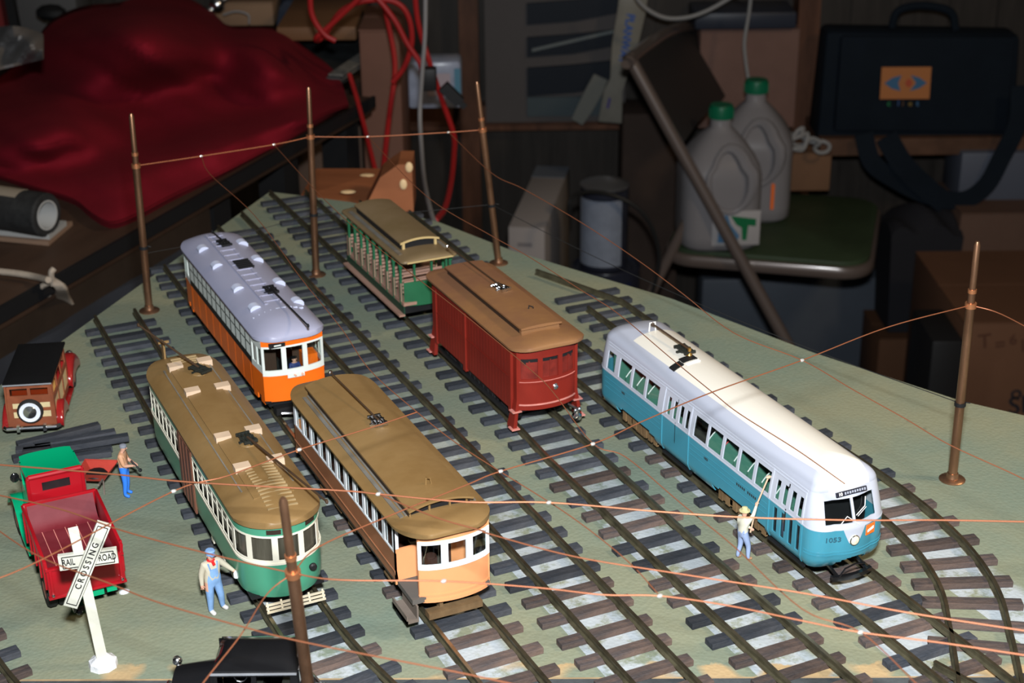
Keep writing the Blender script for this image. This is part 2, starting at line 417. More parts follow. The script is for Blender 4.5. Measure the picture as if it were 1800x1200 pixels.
curve_track('short curved track leaving at the bottom left corner of the photo', [(p[0], p[1]) for p in ca][2:])
curve_track('leftmost long track, the one under the green streetcar', [(20.65, 121.0), (20.6, 112), (20.5, 104), (20.45, 92), (20.35, 80), (20.4, 73), (20.55, 69), (21.2, 64), (22.6, 57), (24.6, 50), (27.5, 44)], 1)
track('track under the orange and the tan-roofed trolleys', [(26.9, 130), (26.9, 100), (26.7, 69), (26.8, 62), (27.2, 44)], [(30.1, 133), (30.1, 100), (29.9, 69), (30.0, 60), (30.4, 42)], straight_ties(28.5, 43, 131.5))
track('track with no car on it, between the tan trolley and the red car', [(33.92, 138), (33.9, 104), (33.88, 76), (33.9, 58), (34.1, 44)], [(37.05, 141), (37.05, 112), (37.1, 85), (37.0, 72), (36.96, 58), (37.1, 44)], straight_ties(35.15, 44.6, 138.6, .3))
track('track under the red work car and the green open car', [(41.4, 146), (41.45, 108), (41.3, 89), (41.05, 83), (40.95, 65), (41.2, 44)], [(44.6, 144.6), (44.6, 108), (44.4, 84), (44.2, 71), (44.4, 42)], straight_ties(42.6, 45.1, 143.8, .6))
track('track under the white and blue streetcar', [(48.3, 139), (48.35, 90), (48.25, 68), (48.3, 40)], [(51.5, 134), (51.5, 118), (51.7, 97), (51.6, 63), (51.6, 40)], straight_ties(49.95, 44.0, 135.5, .2))
# G : short siding right of the PCC that curves in to join
cg = [(57.15, 105), (57.1, 95), (57.2, 84), (57.6, 76), (57.75, 70), (57.4, 65.2), (56.6, 61.4), (55.2, 57.9), (53.1, 54.6), (51.2, 51.8), (49.6, 49.6)]
CG = smooth_path([(a, b_, 0) for a, b_ in cg], 8)
Lg = offs(CG, GA/2); Rg = [p for p in offs(CG, -GA/2)]
Lg = [Vector((55.45, 114.4, 0))]+Lg
t = thing('trolley_track', 'rightmost track, stub ended at the back and curving in at the front', 'track', (0, 0, 0), 0, 'parallel trolley tracks on the layout board')
for p in (Lg, Rg): rail_mesh(p).build('rail', [railm, railt], t, ang=30)
q = M(); rail_mesh([(49.0, 53.4), (49.7, 50.6), (50.6, 47)]).build('guard_rail', [railm, railt], t, ang=30)
Q = resample([(57.2, 108.2, 0)]+CG, 2.13)
for i, p in enumerate(Q):
    if p.y < 53.5: break
    t_ = (Q[min(i+1, len(Q)-1)]-Q[max(i-1, 0)]).normalized(); tie(t, (p.x, p.y), math.atan2(t_.y, t_.x)-PI/2, p.y < 72)

# ------------------------------------------------------------------ poles
def line_pole(label, base, tip, bead=True):
    b_ = Vector(base); tp = Vector(tip); d = tp-b_
    t = thing('line_pole', label, 'pole', (b_.x, b_.y, 0), 0, 'copper line poles on the layout')
    at = lambda k: d*k
    q = M(); q.tube([at(0), at(.74)], [.30, .29], 14); q.tube([at(.74), at(.80)], [.235, .235], 14); q.tube([at(.8), at(.985), at(1)], [.215, .20, .12], 14); q.build('shaft', copper, t)
    q = M(); q.tube([at(.735), at(.755)], [.36, .36], 14); q.tube([at(.795), at(.81)], [.27, .27], 14); q.build('collar', coppr2, t)
    q = M(); q.lathe([(.85, 0), (.85, .06), (.78, .12), (.42, .18), (.36, .42), (.36, .5)], n=20); q.build('base_flange', copper, t)
    q = M(); q.tube([at(.325), at(.34)], [.37, .37], 12); q.tube([at(.34)+Vector((.3, -.2, 0)), at(.33)+Vector((.55, -.3, .1))], .04, 5); q.build('cord_tie', blackm, t)
    return t
P1, P2, P3, P4 = Vector((23.6, 121.8, 0)), Vector((38.6, 123.5, 0)), Vector((54.0, 119.0, 0)), Vector((63.75, 69.8, 0))
T1, T2, T3, T4 = Vector((23.85, 121.8, 16.65)), Vector((38.95, 123.5, 16.6)), Vector((52.2, 118.95, 16.55)), Vector((63.6, 69.8, 16.4))
tip5 = at_z(497, 875, 16.45); low5 = at_z(518, 1015, 12.35); 
# front pole leans a little; follow the line seen from tip to frame edge
B5 = at_z(543, 1215, 5.0); 
_d = (B5-tip5)/(tip5.z-5.0); P5 = tip5 + _d*tip5.z
line_pole('copper line pole nearest the left, beside the back end of the green streetcar track', P1, T1)
line_pole('middle far copper line pole, between the orange trolley and the open car', P2, T2)
line_pole('copper line pole beside the back end of the red work car', P3, T3)
line_pole('copper line pole on the right edge of the board beside the white streetcar', P4, T4)
line_pole('large near copper line pole standing in front of the green streetcar', P5, tip5)
bk = lambda b_, t_: b_+(t_-b_)*.745
K1, K2, K3, K4, K5 = bk(P1, T1), bk(P2, T2), bk(P3, T3), bk(P4, T4), bk(P5, tip5)

# ------------------------------------------------------------------ wires
bead = mat('solder_bead', (.75, .72, .68), .35, .6)
thread = mat('black_thread', (.02, .02, .02), .6)
def wire(label, pts, r=.035, beads=(), m=None, name='overhead_wire', grp='copper wires over the tracks', n=6):
    P_ = smooth_path(pts, n); g = M(); g.tube(P_, r, 6); o = g.build(name, m or wirem); tag(o, label, 'wire', grp)
    for b_ in beads:
        q = M(); q.ball(b_, .10, 8, sc=(1.5, 1, 1)); q.build('solder_joint', bead, o)
    return o
zc = 12.3
def W(l, z=zc): return [at_z(px, py, z) for px, py in l]
b1, b2, b3, b4 = (K1.lerp(K2, .36)-Vector((0, 0, .1))), K1.lerp(K2, .78)-Vector((0, 0, .15)), K2.lerp(K3, .33)-Vector((0, 0, .2)), K2.lerp(K3, .80)-Vector((0, 0, .1))
wire('far cross wire between the first and second far poles', [K1, b1, b2, K2], .05, [b1, b2])
wire('far cross wire between the second and third far poles', [K2, b3, b4, K3], .05, [b3, b4])
sp4 = [K4] + W([(1560, 575), (1410, 633), (1252, 689), (1130, 740), (1042, 780), (880, 828), (820, 852), (690, 904), (560, 961)]) + [K5]
wire('long cross wire from the right pole over the white streetcar to the near pole', sp4, .035, W([(1410, 633), (1042, 780), (880, 828)]))
wire('cross wire coming in from the left over the green streetcar roof to the empty track', W([(-40, 1030), (70, 985), (305, 863), (400, 836), (526, 790), (650, 752), (733, 724)]), .035, W([(305, 863), (526, 790)]))
wire('bright near cross wire passing in front of the white streetcar and out to the right', W([(-60, 812), (187, 832), (333, 847), (600, 862), (665, 868), (820, 882), (965, 883), (1160, 899), (1310, 909), (1500, 914), (1660, 914), (1860, 918)], 12.6), .042, W([(665, 868), (965, 883)], 12.6))
wire('near wire running from the left edge through the near pole to the lower right', W([(-60, 858), (100, 893), (217, 933), (367, 973)], 12.4)+[K5]+W([(600, 1019), (780, 1021), (950, 1033), (1060, 1045), (1160, 1047), (1280, 1064), (1407, 1090), (1513, 1111), (1660, 1130), (1860, 1160)], 12.3), .036, W([(780, 1021), (1160, 1047), (1513, 1111)], 12.3))
wire('wire sloping from the tan trolley roof to the lower right corner', W([(665, 868), (725, 893), (781, 914), (849, 933), (860, 938), (1010, 978), (1200, 1009), (1417, 1043), (1600, 1077), (1860, 1117)], 12.5), .036)
wire('lowest near wire crossing above the black automobile', W([(-60, 890), (60, 973), (187, 1023), (283, 1060), (433, 1103), (533, 1128), (727, 1166), (833, 1187), (960, 1215)], 12.3), .034)
wire('guy wire from the near pole down to the bottom edge', [K5, *W([(470, 1043), (423, 1116)], 11.8), at_z(357, 1200, 11), at_z(330, 1245, 10.6)], .03)
wire('trolley wire over the empty middle track', [b1]+W([(370, 307), (447, 378), (530, 490), (600, 577), (650, 650), (733, 724), (800, 777), (880, 829), (1000, 905), (1100, 983), (1160, 1047)], 12.1), .028)
wire('trolley wire over the red work car', [b2]+W([(560, 340), (640, 415), (717, 476), (820, 556), (933, 650), (973, 690), (1042, 779), (1100, 803), (1200, 887), (1290, 960), (1410, 1070), (1513, 1111), (1620, 1210)], 12.1), .028)
wire('trolley wire over the roof of the white streetcar', [b3]+W([(750, 345), (860, 412), (914, 442), (960, 470), (1025, 512), (1085, 550), (1180, 630), (1252, 689), (1300, 727), (1400, 790), (1485, 850)], 12.1), .028)
wire('trolley wire above the rightmost track', [b4]+W([(864, 304), (920, 332), (1020, 390), (1118, 455), (1200, 516), (1290, 585), (1410, 633), (1500, 685), (1590, 735), (1670, 782), (1800, 842), (1900, 900)], 12.2), .030)
wire('short wire leaving the right pole towards the right edge', [K4]+W([(1760, 552), (1850, 600)], 12.0), .034)
kt = P3+(T3-P3)*.335; kt4 = P4+(T4-P4)*.335; kt2 = P2+(T2-P2)*.335; kt1 = P1+(T1-P1)*.3
wire('thin black cord strung from the far pole to the right pole', [kt, *[kt.lerp(kt4, k)-Vector((0, 0, .9*4*k*(1-k))) for k in (.25, .5, .75)], kt4], .028, m=thread, name='thin_cord', grp='black cords between the poles')
wire('thin black cord between the second and third far poles', [kt2, kt2.lerp(kt, .5)-Vector((0, 0, .3)), kt], .022, m=thread, name='thin_cord', grp='black cords between the poles')
wire('thin black cord between the first and second far poles', [kt1, kt1.lerp(kt2, .5)-Vector((0, 0, .3)), kt2], .022, m=thread, name='thin_cord', grp='black cords between the poles')

# ------------------------------------------------------------------ streetcar building blocks
def roundplan(hw, y0, y1, rf, rb, bow_f=0, bow_b=0, n=7):
    """outline of a car body, counter-clockwise seen from above starting at the back of the left side; returns points"""
    pts = []
    def arc(cx, cy, rx, ry, a0, a1):
        for k in range(n+1):
            a = a0+(a1-a0)*k/n; pts.append((cx+rx*math.cos(a), cy+ry*math.sin(a)))
    arc(-hw+rf[0], y0+rf[1], rf[0], rf[1], PI, 1.5*PI)
    arc(hw-rf[0], y0+rf[1], rf[0], rf[1], 1.5*PI, 2*PI)
    arc(hw-rb[0], y1-rb[1], rb[0], rb[1], 0, PI/2)
    arc(-hw+rb[0], y1-rb[1], rb[0], rb[1], PI/2, PI)
    return pts
class Path:
    def __init__(s, pts, closed=True):
        s.p = [Vector((a, b, 0)) for a, b in pts]; s.closed = closed
        q = [s.p[0]]
        for x in s.p[1:]:
            if (x-q[-1]).length > 1e-4: q.append(x)
        if closed and (q[0]-q[-1]).length < 1e-4: q.pop()
        s.p = q; s.u = [0]; m = s.p+([s.p[0]] if closed else [])
        for a, b in zip(m[:-1], m[1:]): s.u.append(s.u[-1]+(b-a).length)
        s.m = m; s.L = s.u[-1]
        s.n = []
        N = len(m)
        for i in range(N):
            if closed: a, b, c = m[(i-1) % (N-1)], m[i], m[(i+1) % (N-1)]
            else: a, b, c = m[max(i-1, 0)], m[i], m[min(i+1, N-1)]
            d1 = (b-a); d2 = (c-b); d1 = d1.normalized() if d1.length else d2.normalized(); d2 = d2.normalized() if d2.length else d1
            t = (d1+d2).normalized(); s.n.append(Vector((-t.y, t.x, 0)))
    def loc(s, u):
        u = max(0, min(s.L, u))
        for i in range(len(s.u)-1):
            if u <= s.u[i+1]+1e-9: f = (u-s.u[i])/(s.u[i+1]-s.u[i]); return i, f
        return len(s.u)-2, 1
    def pos(s, u): i, f = s.loc(u); return s.m[i].lerp(s.m[i+1], f)
    def nrm(s, u): i, f = s.loc(u); return s.n[i].lerp(s.n[i+1], f).normalized()     # inward (left of travel for ccw)
    def u_at(s, x=None, y=None, near=None):
        """arc length of the outline point closest to (x,y)"""
        best = (1e9, 0)
        for i in range(int(s.L*20)+1):
            u = i/20; p = s.pos(u); d = 0
            if x is not None: d += (p.x-x)**2
            if y is not None: d += (p.y-y)**2
            if d < best[0]: best = (d, u)
        return best[1]
def side_wall(g, x, y0, y1, z0, z1, holes, th=.1, mt=0, sgn=-1):
    """straight side wall at x; sgn -1 = left side (outward -x)"""
    g.skin(lambda u, z: (x, u, z), lambda u, z: (-sgn, 0, 0), [y0, y1], [z0, z1], holes, th, mt)
def row(y0, y1, n, gap, z0, z1):
    p = (y1-y0)/n; return [(y0+i*p+gap/2, y0+(i+1)*p-gap/2, z0, z1) for i in range(n)]
def arch_roof(g, hw, y0, y1, ze, rise, rf, rb, th=.14, mt=0, flat=0.0, dome=2.2, nu=36, nv=14, power=2.0):
    """roof with rounded plan; drops to the eave height at both ends over 'dome'"""
    L_ = y1-y0
    def hwid(y):
        a = y-y0; b_ = y1-y; w_ = hw
        if a < rf[1]: w_ = min(w_, hw-rf[0]+rf[0]*math.sqrt(max(0, 1-((rf[1]-a)/rf[1])**2)))
        if b_ < rb[1]: w_ = min(w_, hw-rb[0]+rb[0]*math.sqrt(max(0, 1-((rb[1]-b_)/rb[1])**2)))
        return w_
    def yy(u):    # cluster rows near the ends
        return y0+L_*(.5-.5*math.cos(PI*u))
    def top(u, v):
        y = yy(u); w_ = hwid(y); x = (2*v-1)*w_; e = min(y-y0, y1-y)
        f = math.sqrt(max(0, 1-(1-min(1, e/dome))**2)) if dome else 1
        return (x, y, ze+th+rise*f*(1-(1-flat)*abs(x/hw)**power-flat*(abs(x/hw)**8)))
    def bot(u, v):
        y = yy(u); return ((2*v-1)*hwid(y)*.995, y, ze)
    g.slab(top, bot, nu, nv, mt)
def wheels(parent, y, gz=.86, r=.95, m=None, frame=True, base=2.3, x=GA/2):
    q = M()
    for dy in (-base/2, base/2):
        for sx_ in (-1, 1): q.lathe([(r, -.12), (r, .12), (r*.5, .16)], (sx_*x, y+dy, gz+r), 18, 0, 'X')
        q.tube([(-x, y+dy, gz+r), (x, y+dy, gz+r)], .12, 8)
    q.build('wheelset', blackm, parent)
    if frame:
        q = M()
        for sx_ in (-1, 1):
            xx = sx_*(x+.32); q.box(xx-.1, xx+.1, y-base/2-.9, y+base/2+.9, gz+.75, gz+1.1); q.box(xx-.14, xx+.14, y-base/2-.25, y-base/2+.25, gz+.45, gz+1.2); q.box(xx-.14, xx+.14, y+base/2-.25, y+base/2+.25, gz+.45, gz+1.2)
            for k in (-.35, 0, .35): q.tube([(xx, y+k, gz+.25), (xx, y+k, gz+.8)], .13, 6)
            q.box(xx-.12, xx+.12, y-.6, y+.6, gz+.15, gz+.3)
        q.box(-x, x, y-.3, y+.3, gz+.8, gz+1.3)
        q.build('truck_frame', m or blackm, parent, bevel=.02)
def trolley_pole(parent, base, tip, m, z0=None, wheel=True, r=.05, basemat=None):
    b_, t_ = Vector(base), Vector(tip)
    q = M(); q.tube([b_+Vector((0, 0, .3)), t_], [r*1.3, r], 7)
    po = q.build('trolley_pole', m, parent)
    if wheel:
        q = M(); q.ball(t_, .14, 8, sc=(.7, 1.2, 1)); q.build('contact_shoe', m, po)
    return po
def spring_base(parent, b_, d, m):
    """trolley pole spring base: frame, springs, pivot"""
    b_ = Vector(b_); d = Vector(d).normalized(); s_ = Vector((d.y, -d.x, 0)); q = M(); z = Vector((0, 0, 1))
    for k in (-.32, -.12, .12, .32): q.tube([b_+s_*k-d*.75+z*.22, b_+s_*k+d*.5+z*.26], .075, 6)
    for k in (-.75, -.15, .5): q.bar(b_-s_*.42+d*k+z*.22, b_+s_*.42+d*k+z*.22, .14, .16)
    q.lathe([(.34, 0), (.34, .08), (.16, .12), (.16, .3)], b_, 12)
    q.bar(b_-s_*.55+z*.06, b_+s_*.55+z*.06, .16, .12); q.bar(b_-d*.6+z*.06, b_+d*.6+z*.06, .16, .12)
    return q.build('spring_base', m, parent, bevel=0)
sheenm = mat('grey_roof_sheen', (.14, .115, .085), .6, col2=(.20, .19, .17), vscale=40)  # grey of the roof strips that paint in a bluish flash reflection
roofbr = mat('tan_roof_paint', (.195, .113, .041), .42, col2=(.24, .148, .060), vscale=16, bump=.1, bscale=120)
winglass = glass('window_glass', (.93, .96, .95))

# ================================================================== cream / tan-roofed trolley
def tan_trolley():
    t = thing('streetcar', 'tan-roofed trolley with pale orange front and white windows, standing nearest the camera', 'streetcar', (28.0, 68.2, 0), 0)
    org = mat('pale_orange_paint', (.76, .31, .135), .38, var=.05, vscale=20); brn = mat('brown_side_paint', (.30, .125, .06), .5, var=.15, vscale=18)
    wht = mat('white_trim_paint', (.78, .80, .84), .45, var=.04, vscale=20); fl = mat('grey_floor', (.10, .09, .08), .8)
    inn = mat('maroon_interior', (.055, .022, .015), .6)
    q = M(); q.box(-2.3, 2.3, .35, 20.4, 1.95, 2.25); q.build('floor', fl, t)
    for sg in (-1, 1):
        q = M(); H = row(2.7, 20.2, 11, .42, 4.12, 5.62)
        side_wall(q, sg*2.4, 2.6, 20.5, 4.0, 6.15, H, .06, 0, sg)
        for h in H: q.box(sg*2.33-.02, sg*2.33+.02, h[1]-.28, h[1]-.2, 4.1, 5.65)
        q.build('window_frame', wht, t, smooth=False)
        q = M()
        if sg < 0: side_wall(q, sg*2.4, 2.6, 20.5, 2.25, 4.0, [], .1, 0, sg); q.hexa([(-2.25, 2.6, 1.9), (-2.2, 2.6, 1.9), (-2.2, 20.5, 1.9), (-2.25, 20.5, 1.9), (-2.46, 2.6, 2.9), (-2.3, 2.6, 2.9), (-2.3, 20.5, 2.9), (-2.46, 20.5, 2.9)])
        else: side_wall(q, sg*2.4, 2.6, 20.5, 2.0, 4.0, [], .1, 0, sg)
        q.build('side_panel', brn, t, smooth=False)
        q = M(); q.box(sg*2.36-.02, sg*2.36+.02, 2.75, 20.2, 4.1, 5.65); q.build('window_glass', winglass, t, smooth=False)
    # front bulkhead with doorway
    for yb in (2.6, 20.4):
        q = M(); q.skin(lambda u, z: (u, yb, z), lambda u, z: (0, 1, 0), [-2.4, 2.4], [2.0, 6.15], [(-.75, .75, 2.0, 5.6), (-2.15, -.95, 4.25, 5.55), (.95, 2.15, 4.25, 5.55)], .1, lambda u, z: (0 if abs(u) > .9 else 2) if z < 4.0 else (1 if u < -2.1 or (z < 4.3 and u < -.7) else 2)); q.build('bulkhead', [org, wht, inn], t, smooth=False)
    # curved dashes front and back
    for fb in (0, 1):
        hw_ = 2.1; n = 12
        pts = [(.27-hw_+2*hw_*k/n, .55-.55*(1-(2*k/n-1)**2)**.8) for k in range(n+1)]
        if fb: pts = [(-x_, 21.0-y_) for x_, y_ in pts]
        P_ = Path(pts, False); L_ = P_.L; ps = P_.u
        pos = lambda u, z, P_=P_: (P_.pos(u).x, P_.pos(u).y, z); nr = lambda u, z, P_=P_: P_.nrm(u)
        q = M(); q.skin(pos, nr, ps, [1.95, 3.95], [], .1); q.skin(lambda u, z: pos(u, z), nr, ps, [5.72, 6.2], [], .1)
        q.skin(lambda u, z: (P_.pos(u)-P_.nrm(u)*.05)[:2]+(z,), nr, ps, [1.9, 2.1], [], .12); q.skin(lambda u, z: (P_.pos(u)-P_.nrm(u)*.035)[:2]+(z,), nr, ps, [2.3, 2.42], [], .1)
        q.build('dash_panel', org, t)
        w3 = L_/3; H = [(k*w3+.2, (k+1)*w3-.2, 4.25, 5.5) for k in range(3)]
        q = M(); q.skin(lambda u, z: (P_.pos(u)-P_.nrm(u)*.04)[:2]+(z,), nr, ps, [3.95, 5.72], H, .12); q.build('windshield_frame', wht, t)
        q = M(); q.skin(lambda u, z: (P_.pos(u)+P_.nrm(u)*.03)[:2]+(z,), nr, ps, [4.1, 5.6], [], .02); q.build('windshield_glass', winglass, t)
    for a_ in ((-1.83, -1.73, .5, .66, 1.95, 6.15), (2.27, 2.37, .5, .66, 1.95, 6.15)): q = M(); q.box(*a_); q.build('corner_post', org, t, smooth=False)
    for sg in (-1, 1):
        q = M(); q.box(sg*1.9-.06, sg*1.9+.06, 1.9, 18.7, 6.62, 6.66); q.box(sg*2.05-.2, sg*2.05+.2, 1.9, 18.7, 6.42, 6.60); q.build('roof_sheen_strip', sheenm, t, smooth=False)
    q = M(); q.box(-2.1, 2.1, .6, 2.6, 1.9, 2.1); q.build('platform', fl, t, smooth=False)
    q = M(); q.box(-2.75, -2.05, .15, 2.35, .95, 1.15); q.box(-2.75, -2.68, .15, 2.35, .95, 1.45); q.box(-2.15, -2.05, .15, 2.35, 1.15, 1.95); q.build('boarding_step', mat('step_grey_brown', (.17, .135, .11), .8, var=.2, vscale=30), t, smooth=False)
    # seats and a controller box inside
    for k in range(9):
        for sx_ in (-1, 1):
            q = M(); y = 4+k*1.75; q.box(sx_*1.45-.7, sx_*1.45+.7, y, y+.9, 3.0, 3.2); q.box(sx_*1.45-.7, sx_*1.45+.7, y+.85, y+1, 3.0, 4.2); q.box(sx_*1.45-.1, sx_*1.45+.1, y+.2, y+.6, 2.2, 3.0); q.build('seat', inn, t, smooth=False)
    q = M(); q.box(-1.2, -.6, .8, 1.2, 2.1, 4.3); q.lathe([(.3, 4.3), (.3, 4.4)], (-.9, 1.0, 0), 12); q.build('controller', inn, t)
    q = M(); arch_roof(q, 2.82, -.35, 21.1, 6.2, .42, (1.8, 2.3), (1.8, 2.0), flat=.3, dome=1.6, nu=44); q.build('roof', roofbr, t, ang=50)
    q = M(); ys, ye, hw_, zb = 1.7, 18.9, 1.9, 6.5
    q.slab(lambda u, v: ((2*v-1)*hw_, ys-.3+(ye-ys+.6)*u, 7.12+.33*(1-(2*v-1)**2)), lambda u, v: ((2*v-1)*hw_, ys-.3+(ye-ys+.6)*u, 7.0+.33*(1-(2*v-1)**2)), 14, 12)
    
    for sg in (-1, 1): q3 = M(); q3.box(sg*(hw_-.15)-.07, sg*(hw_-.15)+.07, ys, ye, zb, 7.06); q3.build('clerestory_side', mat('dark_brown_shade_lettering', (.03, .018, .012)), t, smooth=False)  # dark sides stand for clerestory windows and paint in their shadow line
    q.box(-hw_+.08, hw_-.08, ye-.1, ye, zb, 7.1)
    for x_ in (-1.75, -.6, .6, 1.6): q.box(x_-.05, x_+.05, ys-.02, ys+.1, zb, 7.15+.2*(1-(x_/1.9)**2))
    cl = q.build('clerestory', roofbr, t)
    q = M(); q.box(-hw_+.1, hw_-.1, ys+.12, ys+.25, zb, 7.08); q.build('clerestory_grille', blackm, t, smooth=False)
    q = M(); q.tube([(-.15, 3.3, 7.4), (-.1, 3.35, 7.85), (.12, 3.3, 7.75), (.2, 3.3, 7.4)], .05, 6); q.build('pole_hook', roofbr, t)
    b_ = at_z(665, 742, 7.55)-Vector((28.0, 68.2, 0)); tp = at_z(581, 654, 8.1)-Vector((28.0, 68.2, 0))
    b_.z = 7.42; spring_base(t, b_, (0, -1, 0), steel); trolley_pole(t, b_, tp, mat('dark_brown_pole', (.06, .035, .02), .5), r=.045)
    q = M(); q.ball(tp, .14, 8); q.build('trolley_wheel', steel, t)
    for y in (5.0, 16.4): wheels(t, y, m=mat('rusty_truck', (.14, .085, .04), .7, var=.3, vscale=60))
    q = M()
    for y in (8, 10.5, 13): q.box(-2.0, -.6, y, y+1.2, 1.1, 1.95)
    q.box(-1.5, 1.7, .0, .6, .95, 1.35); q.box(-.7, -.5, .4, 14, 1.2, 1.9)
    q.build('underframe', mat('rusty_truck', (.14, .085, .04)), t, smooth=False)
    return t
tan_trolley()

# ================================================================== red work car
def red_car():
    O = Vector((43.1, 86.7, 0)); t = thing('streetcar', 'brick red boxy work car with tan roof and boarded windows', 'streetcar', O, 0)
    red = mat('brick_red_paint', (.215, .017, .009), .5, col2=(.165, .013, .008), vscale=22, streak=(1, 1, .3), bump=.1, bscale=80); pink = mat('worn_pink_edge', (.62, .24, .20), .6, var=.2, vscale=60)
    redd = mat('dull_red_blind', (.165, .016, .010), .6, var=.3, vscale=80)
    for sg in (-1, 1):
        q = M(); side_wall(q, sg*2.4, 1.3, 14.6, 2.1, 6.8, [], .1, 0, sg); q.build('side_wall', red, t, smooth=False)
        q = M()
        for k in range(26):
            y = 1.6+k*.5
            q.box(sg*2.4-.012, sg*2.4+.012, y, y+.47, 2.15, 6.7)
        q.box(sg*2.42-.03, sg*2.42+.03, 1.3, 14.5, 4.4, 4.47)
        q.box(sg*2.4-.12, sg*2.4+.12, 8.75, 9.2, 1.85, 6.75); q.box(sg*2.4-.1, sg*2.4+.1, 1.1, 1.5, 1.9, 6.75); q.box(sg*2.4-.1, sg*2.4+.1, 14.2, 14.6, 1.9, 6.75); q.box(sg*2.4-.13, sg*2.4+.13, 9.2, 14.2, 6.35, 6.6)
        q.build('plank_siding', red, t, smooth=False)
    for fb in (0, 1):
        hw_ = 2.15; n = 12
        pts = [(-hw_+2*hw_*k/n, .6-.6*(1-(2*k/n-1)**2)**.8) for k in range(n+1)]
        if fb: pts = [(-x_, 15.9-y_) for x_, y_ in pts]
        P_ = Path(pts, False); L_ = P_.L; ps = P_.u; nr = lambda u, z: P_.nrm(u); off = lambda d: (lambda u, z: (P_.pos(u)-P_.nrm(u)*d)[:2]+(z,))
        w3 = L_/3; H = [(k*w3+.17, (k+1)*w3-.17, 4.55, 6.05) for k in range(3)]
        q = M(); q.skin(off(0), nr, ps, [2.25, 6.85], H, .12); q.skin(off(.06), nr, ps, [4.2, 4.32], [], .1); q.build('end_panel', red, t)
        for k in range(3):
            a, b_ = k*w3+.17, (k+1)*w3-.17
            q = M(); q.skin(off(-.08), nr, [a, (a+b_)/2, b_], [4.5, 5.76], [], .05); q.skin(off(-.05), nr, [(a+b_)/2-.04, (a+b_)/2+.04], [4.55, 5.85], [], .05); q.build('window_board', redd, t)
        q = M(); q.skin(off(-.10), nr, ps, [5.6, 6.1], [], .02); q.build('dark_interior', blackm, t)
        q = M(); q.skin(off(.05), nr, ps, [2.6, 2.7], [], .1); q.skin(off(.02), nr, ps, [4.32, 4.36], [], .05); q.build('anticlimber', pink, t)
        sgy = -1 if not fb else 1; yc = 0 if not fb else 15.9
        q = M(); q.lathe([(.16, 0), (.16, .16), (.1, .2)], (.35, 0, 3.85), 12, axis='Y')
        if not fb: q = M(); q.lathe([(.17, 0), (.17, -.12), (.08, -.18)], (.35, .02, 3.75), 12, axis='Y')
        q.build('headlight', steel, t)
        for sx_ in (-1, 1):
            y0_ = .55 if not fb else 15.35
            q = M(); q.box(sx_*2.2-.1, sx_*2.2+.1, min(y0_, y0_-sgy*.7), max(y0_, y0_-sgy*.7), 2.2, 6.85)
            q.hexa([(sx_*2.5-.14, y0_+sgy*.1, .9), (sx_*2.5+.14, y0_+sgy*.1, .9), (sx_*2.5+.14, y0_-sgy*.9, .9), (sx_*2.5-.14, y0_-sgy*.9, .9), (sx_*2.2-.1, y0_, 3.0), (sx_*2.2+.1, y0_, 3.0), (sx_*2.2+.1, y0_-sgy*.6, 3.0), (sx_*2.2-.1, y0_-sgy*.6, 3.0)])
            q.build('corner_step', red, t, smooth=False)
            q = M(); q.box(sx_*2.32-.34, sx_*2.32+.34, min(y0_+sgy*.15, y0_-sgy*.5), max(y0_+sgy*.15, y0_-sgy*.5), 2.15, 2.22); q.box(sx_*2.5-.3, sx_*2.5+.3, min(y0_+sgy*.3, y0_-sgy*.4), max(y0_+sgy*.3, y0_-sgy*.4), .93, 1.0); q.build('step_tread', pink, t, smooth=False)
    q = M(); q.box(-2.2, 2.2, .7, 15.2, 2.0, 2.2); q.build('floor', blackm, t, smooth=False)
    q = M(); arch_roof(q, 2.78, -.35, 16.2, 6.82, .38, (1.5, 1.1), (1.5, 1.1), flat=.3, dome=1.3, nu=36); q.build('roof', mat('worn_tan_roof', (.27, .135, .050), .45, col2=(.20, .095, .050), vscale=11, bump=.1, bscale=90), t, ang=50)
    q = M(); ys, ye, hw_ = 1.6, 14.4, 1.42
    q.slab(lambda u, v: ((2*v-1)*(hw_+.1), ys-.2+(ye-ys+.4)*u, 7.80+.1*(1-(2*v-1)**2)), lambda u, v: ((2*v-1)*(hw_+.1), ys-.2+(ye-ys+.4)*u, 7.68), 8, 8); q.box(-hw_, hw_, ys, ys+.3, 7.0, 7.72); q3 = M(); q3.box(-hw_+.02, hw_-.02, ys+.3, ye, 7.0, 7.7); q3.build('clerestory_side', mat('dark_brown_shade_lettering', (.03, .018, .012)), t, smooth=False)  # clerestory sides darkened for windows and the shadow line under the deck
    q.box(-hw_-.02, hw_+.02, ys-.08, ys, 7.28, 7.34); q.build('clerestory', MATS['worn_tan_roof'], t)
    q = M(); q.tube([(.35, 4.2, 7.75), (.45, 4.3, 8.1), (.7, 4.2, 8.0), (.75, 4.2, 7.75)], .05, 6); q.build('pole_hook', blackm, t)
    b_ = at_z(882, 509, 7.85)-O; b_.z = 7.8; spring_base(t, b_, (.3, -1, 0), steel)
    tp = at_z(787, 432, 8.2)-O; trolley_pole(t, b_, tp, mat('dark_brown_pole', (.06, .035, .02)), r=.045)
    q = M(); q.ball(tp, .13, 8); q.build('trolley_wheel', steel, t)
    for y in (3.4, 12.4): wheels(t, y, gz=.86, r=.8)
    q = M(); q.box(-2.15, -.6, 4.6, 11, 1.0, 2.05)
    for k in range(8): q.box(-2.2, -2.1, 4.8+k*.78, 5.2+k*.78, 1.1, 1.9)
    q.box(-2.35, -2.1, 1.5, 14.4, 1.25, 1.5); q.box(2.1, 2.3, 1.5, 14.4, 1.25, 1.5); q.box(.4, 2.1, 4.6, 11, 1.0, 2.05); q.build('battery_box', blackm, t, bevel=.05)
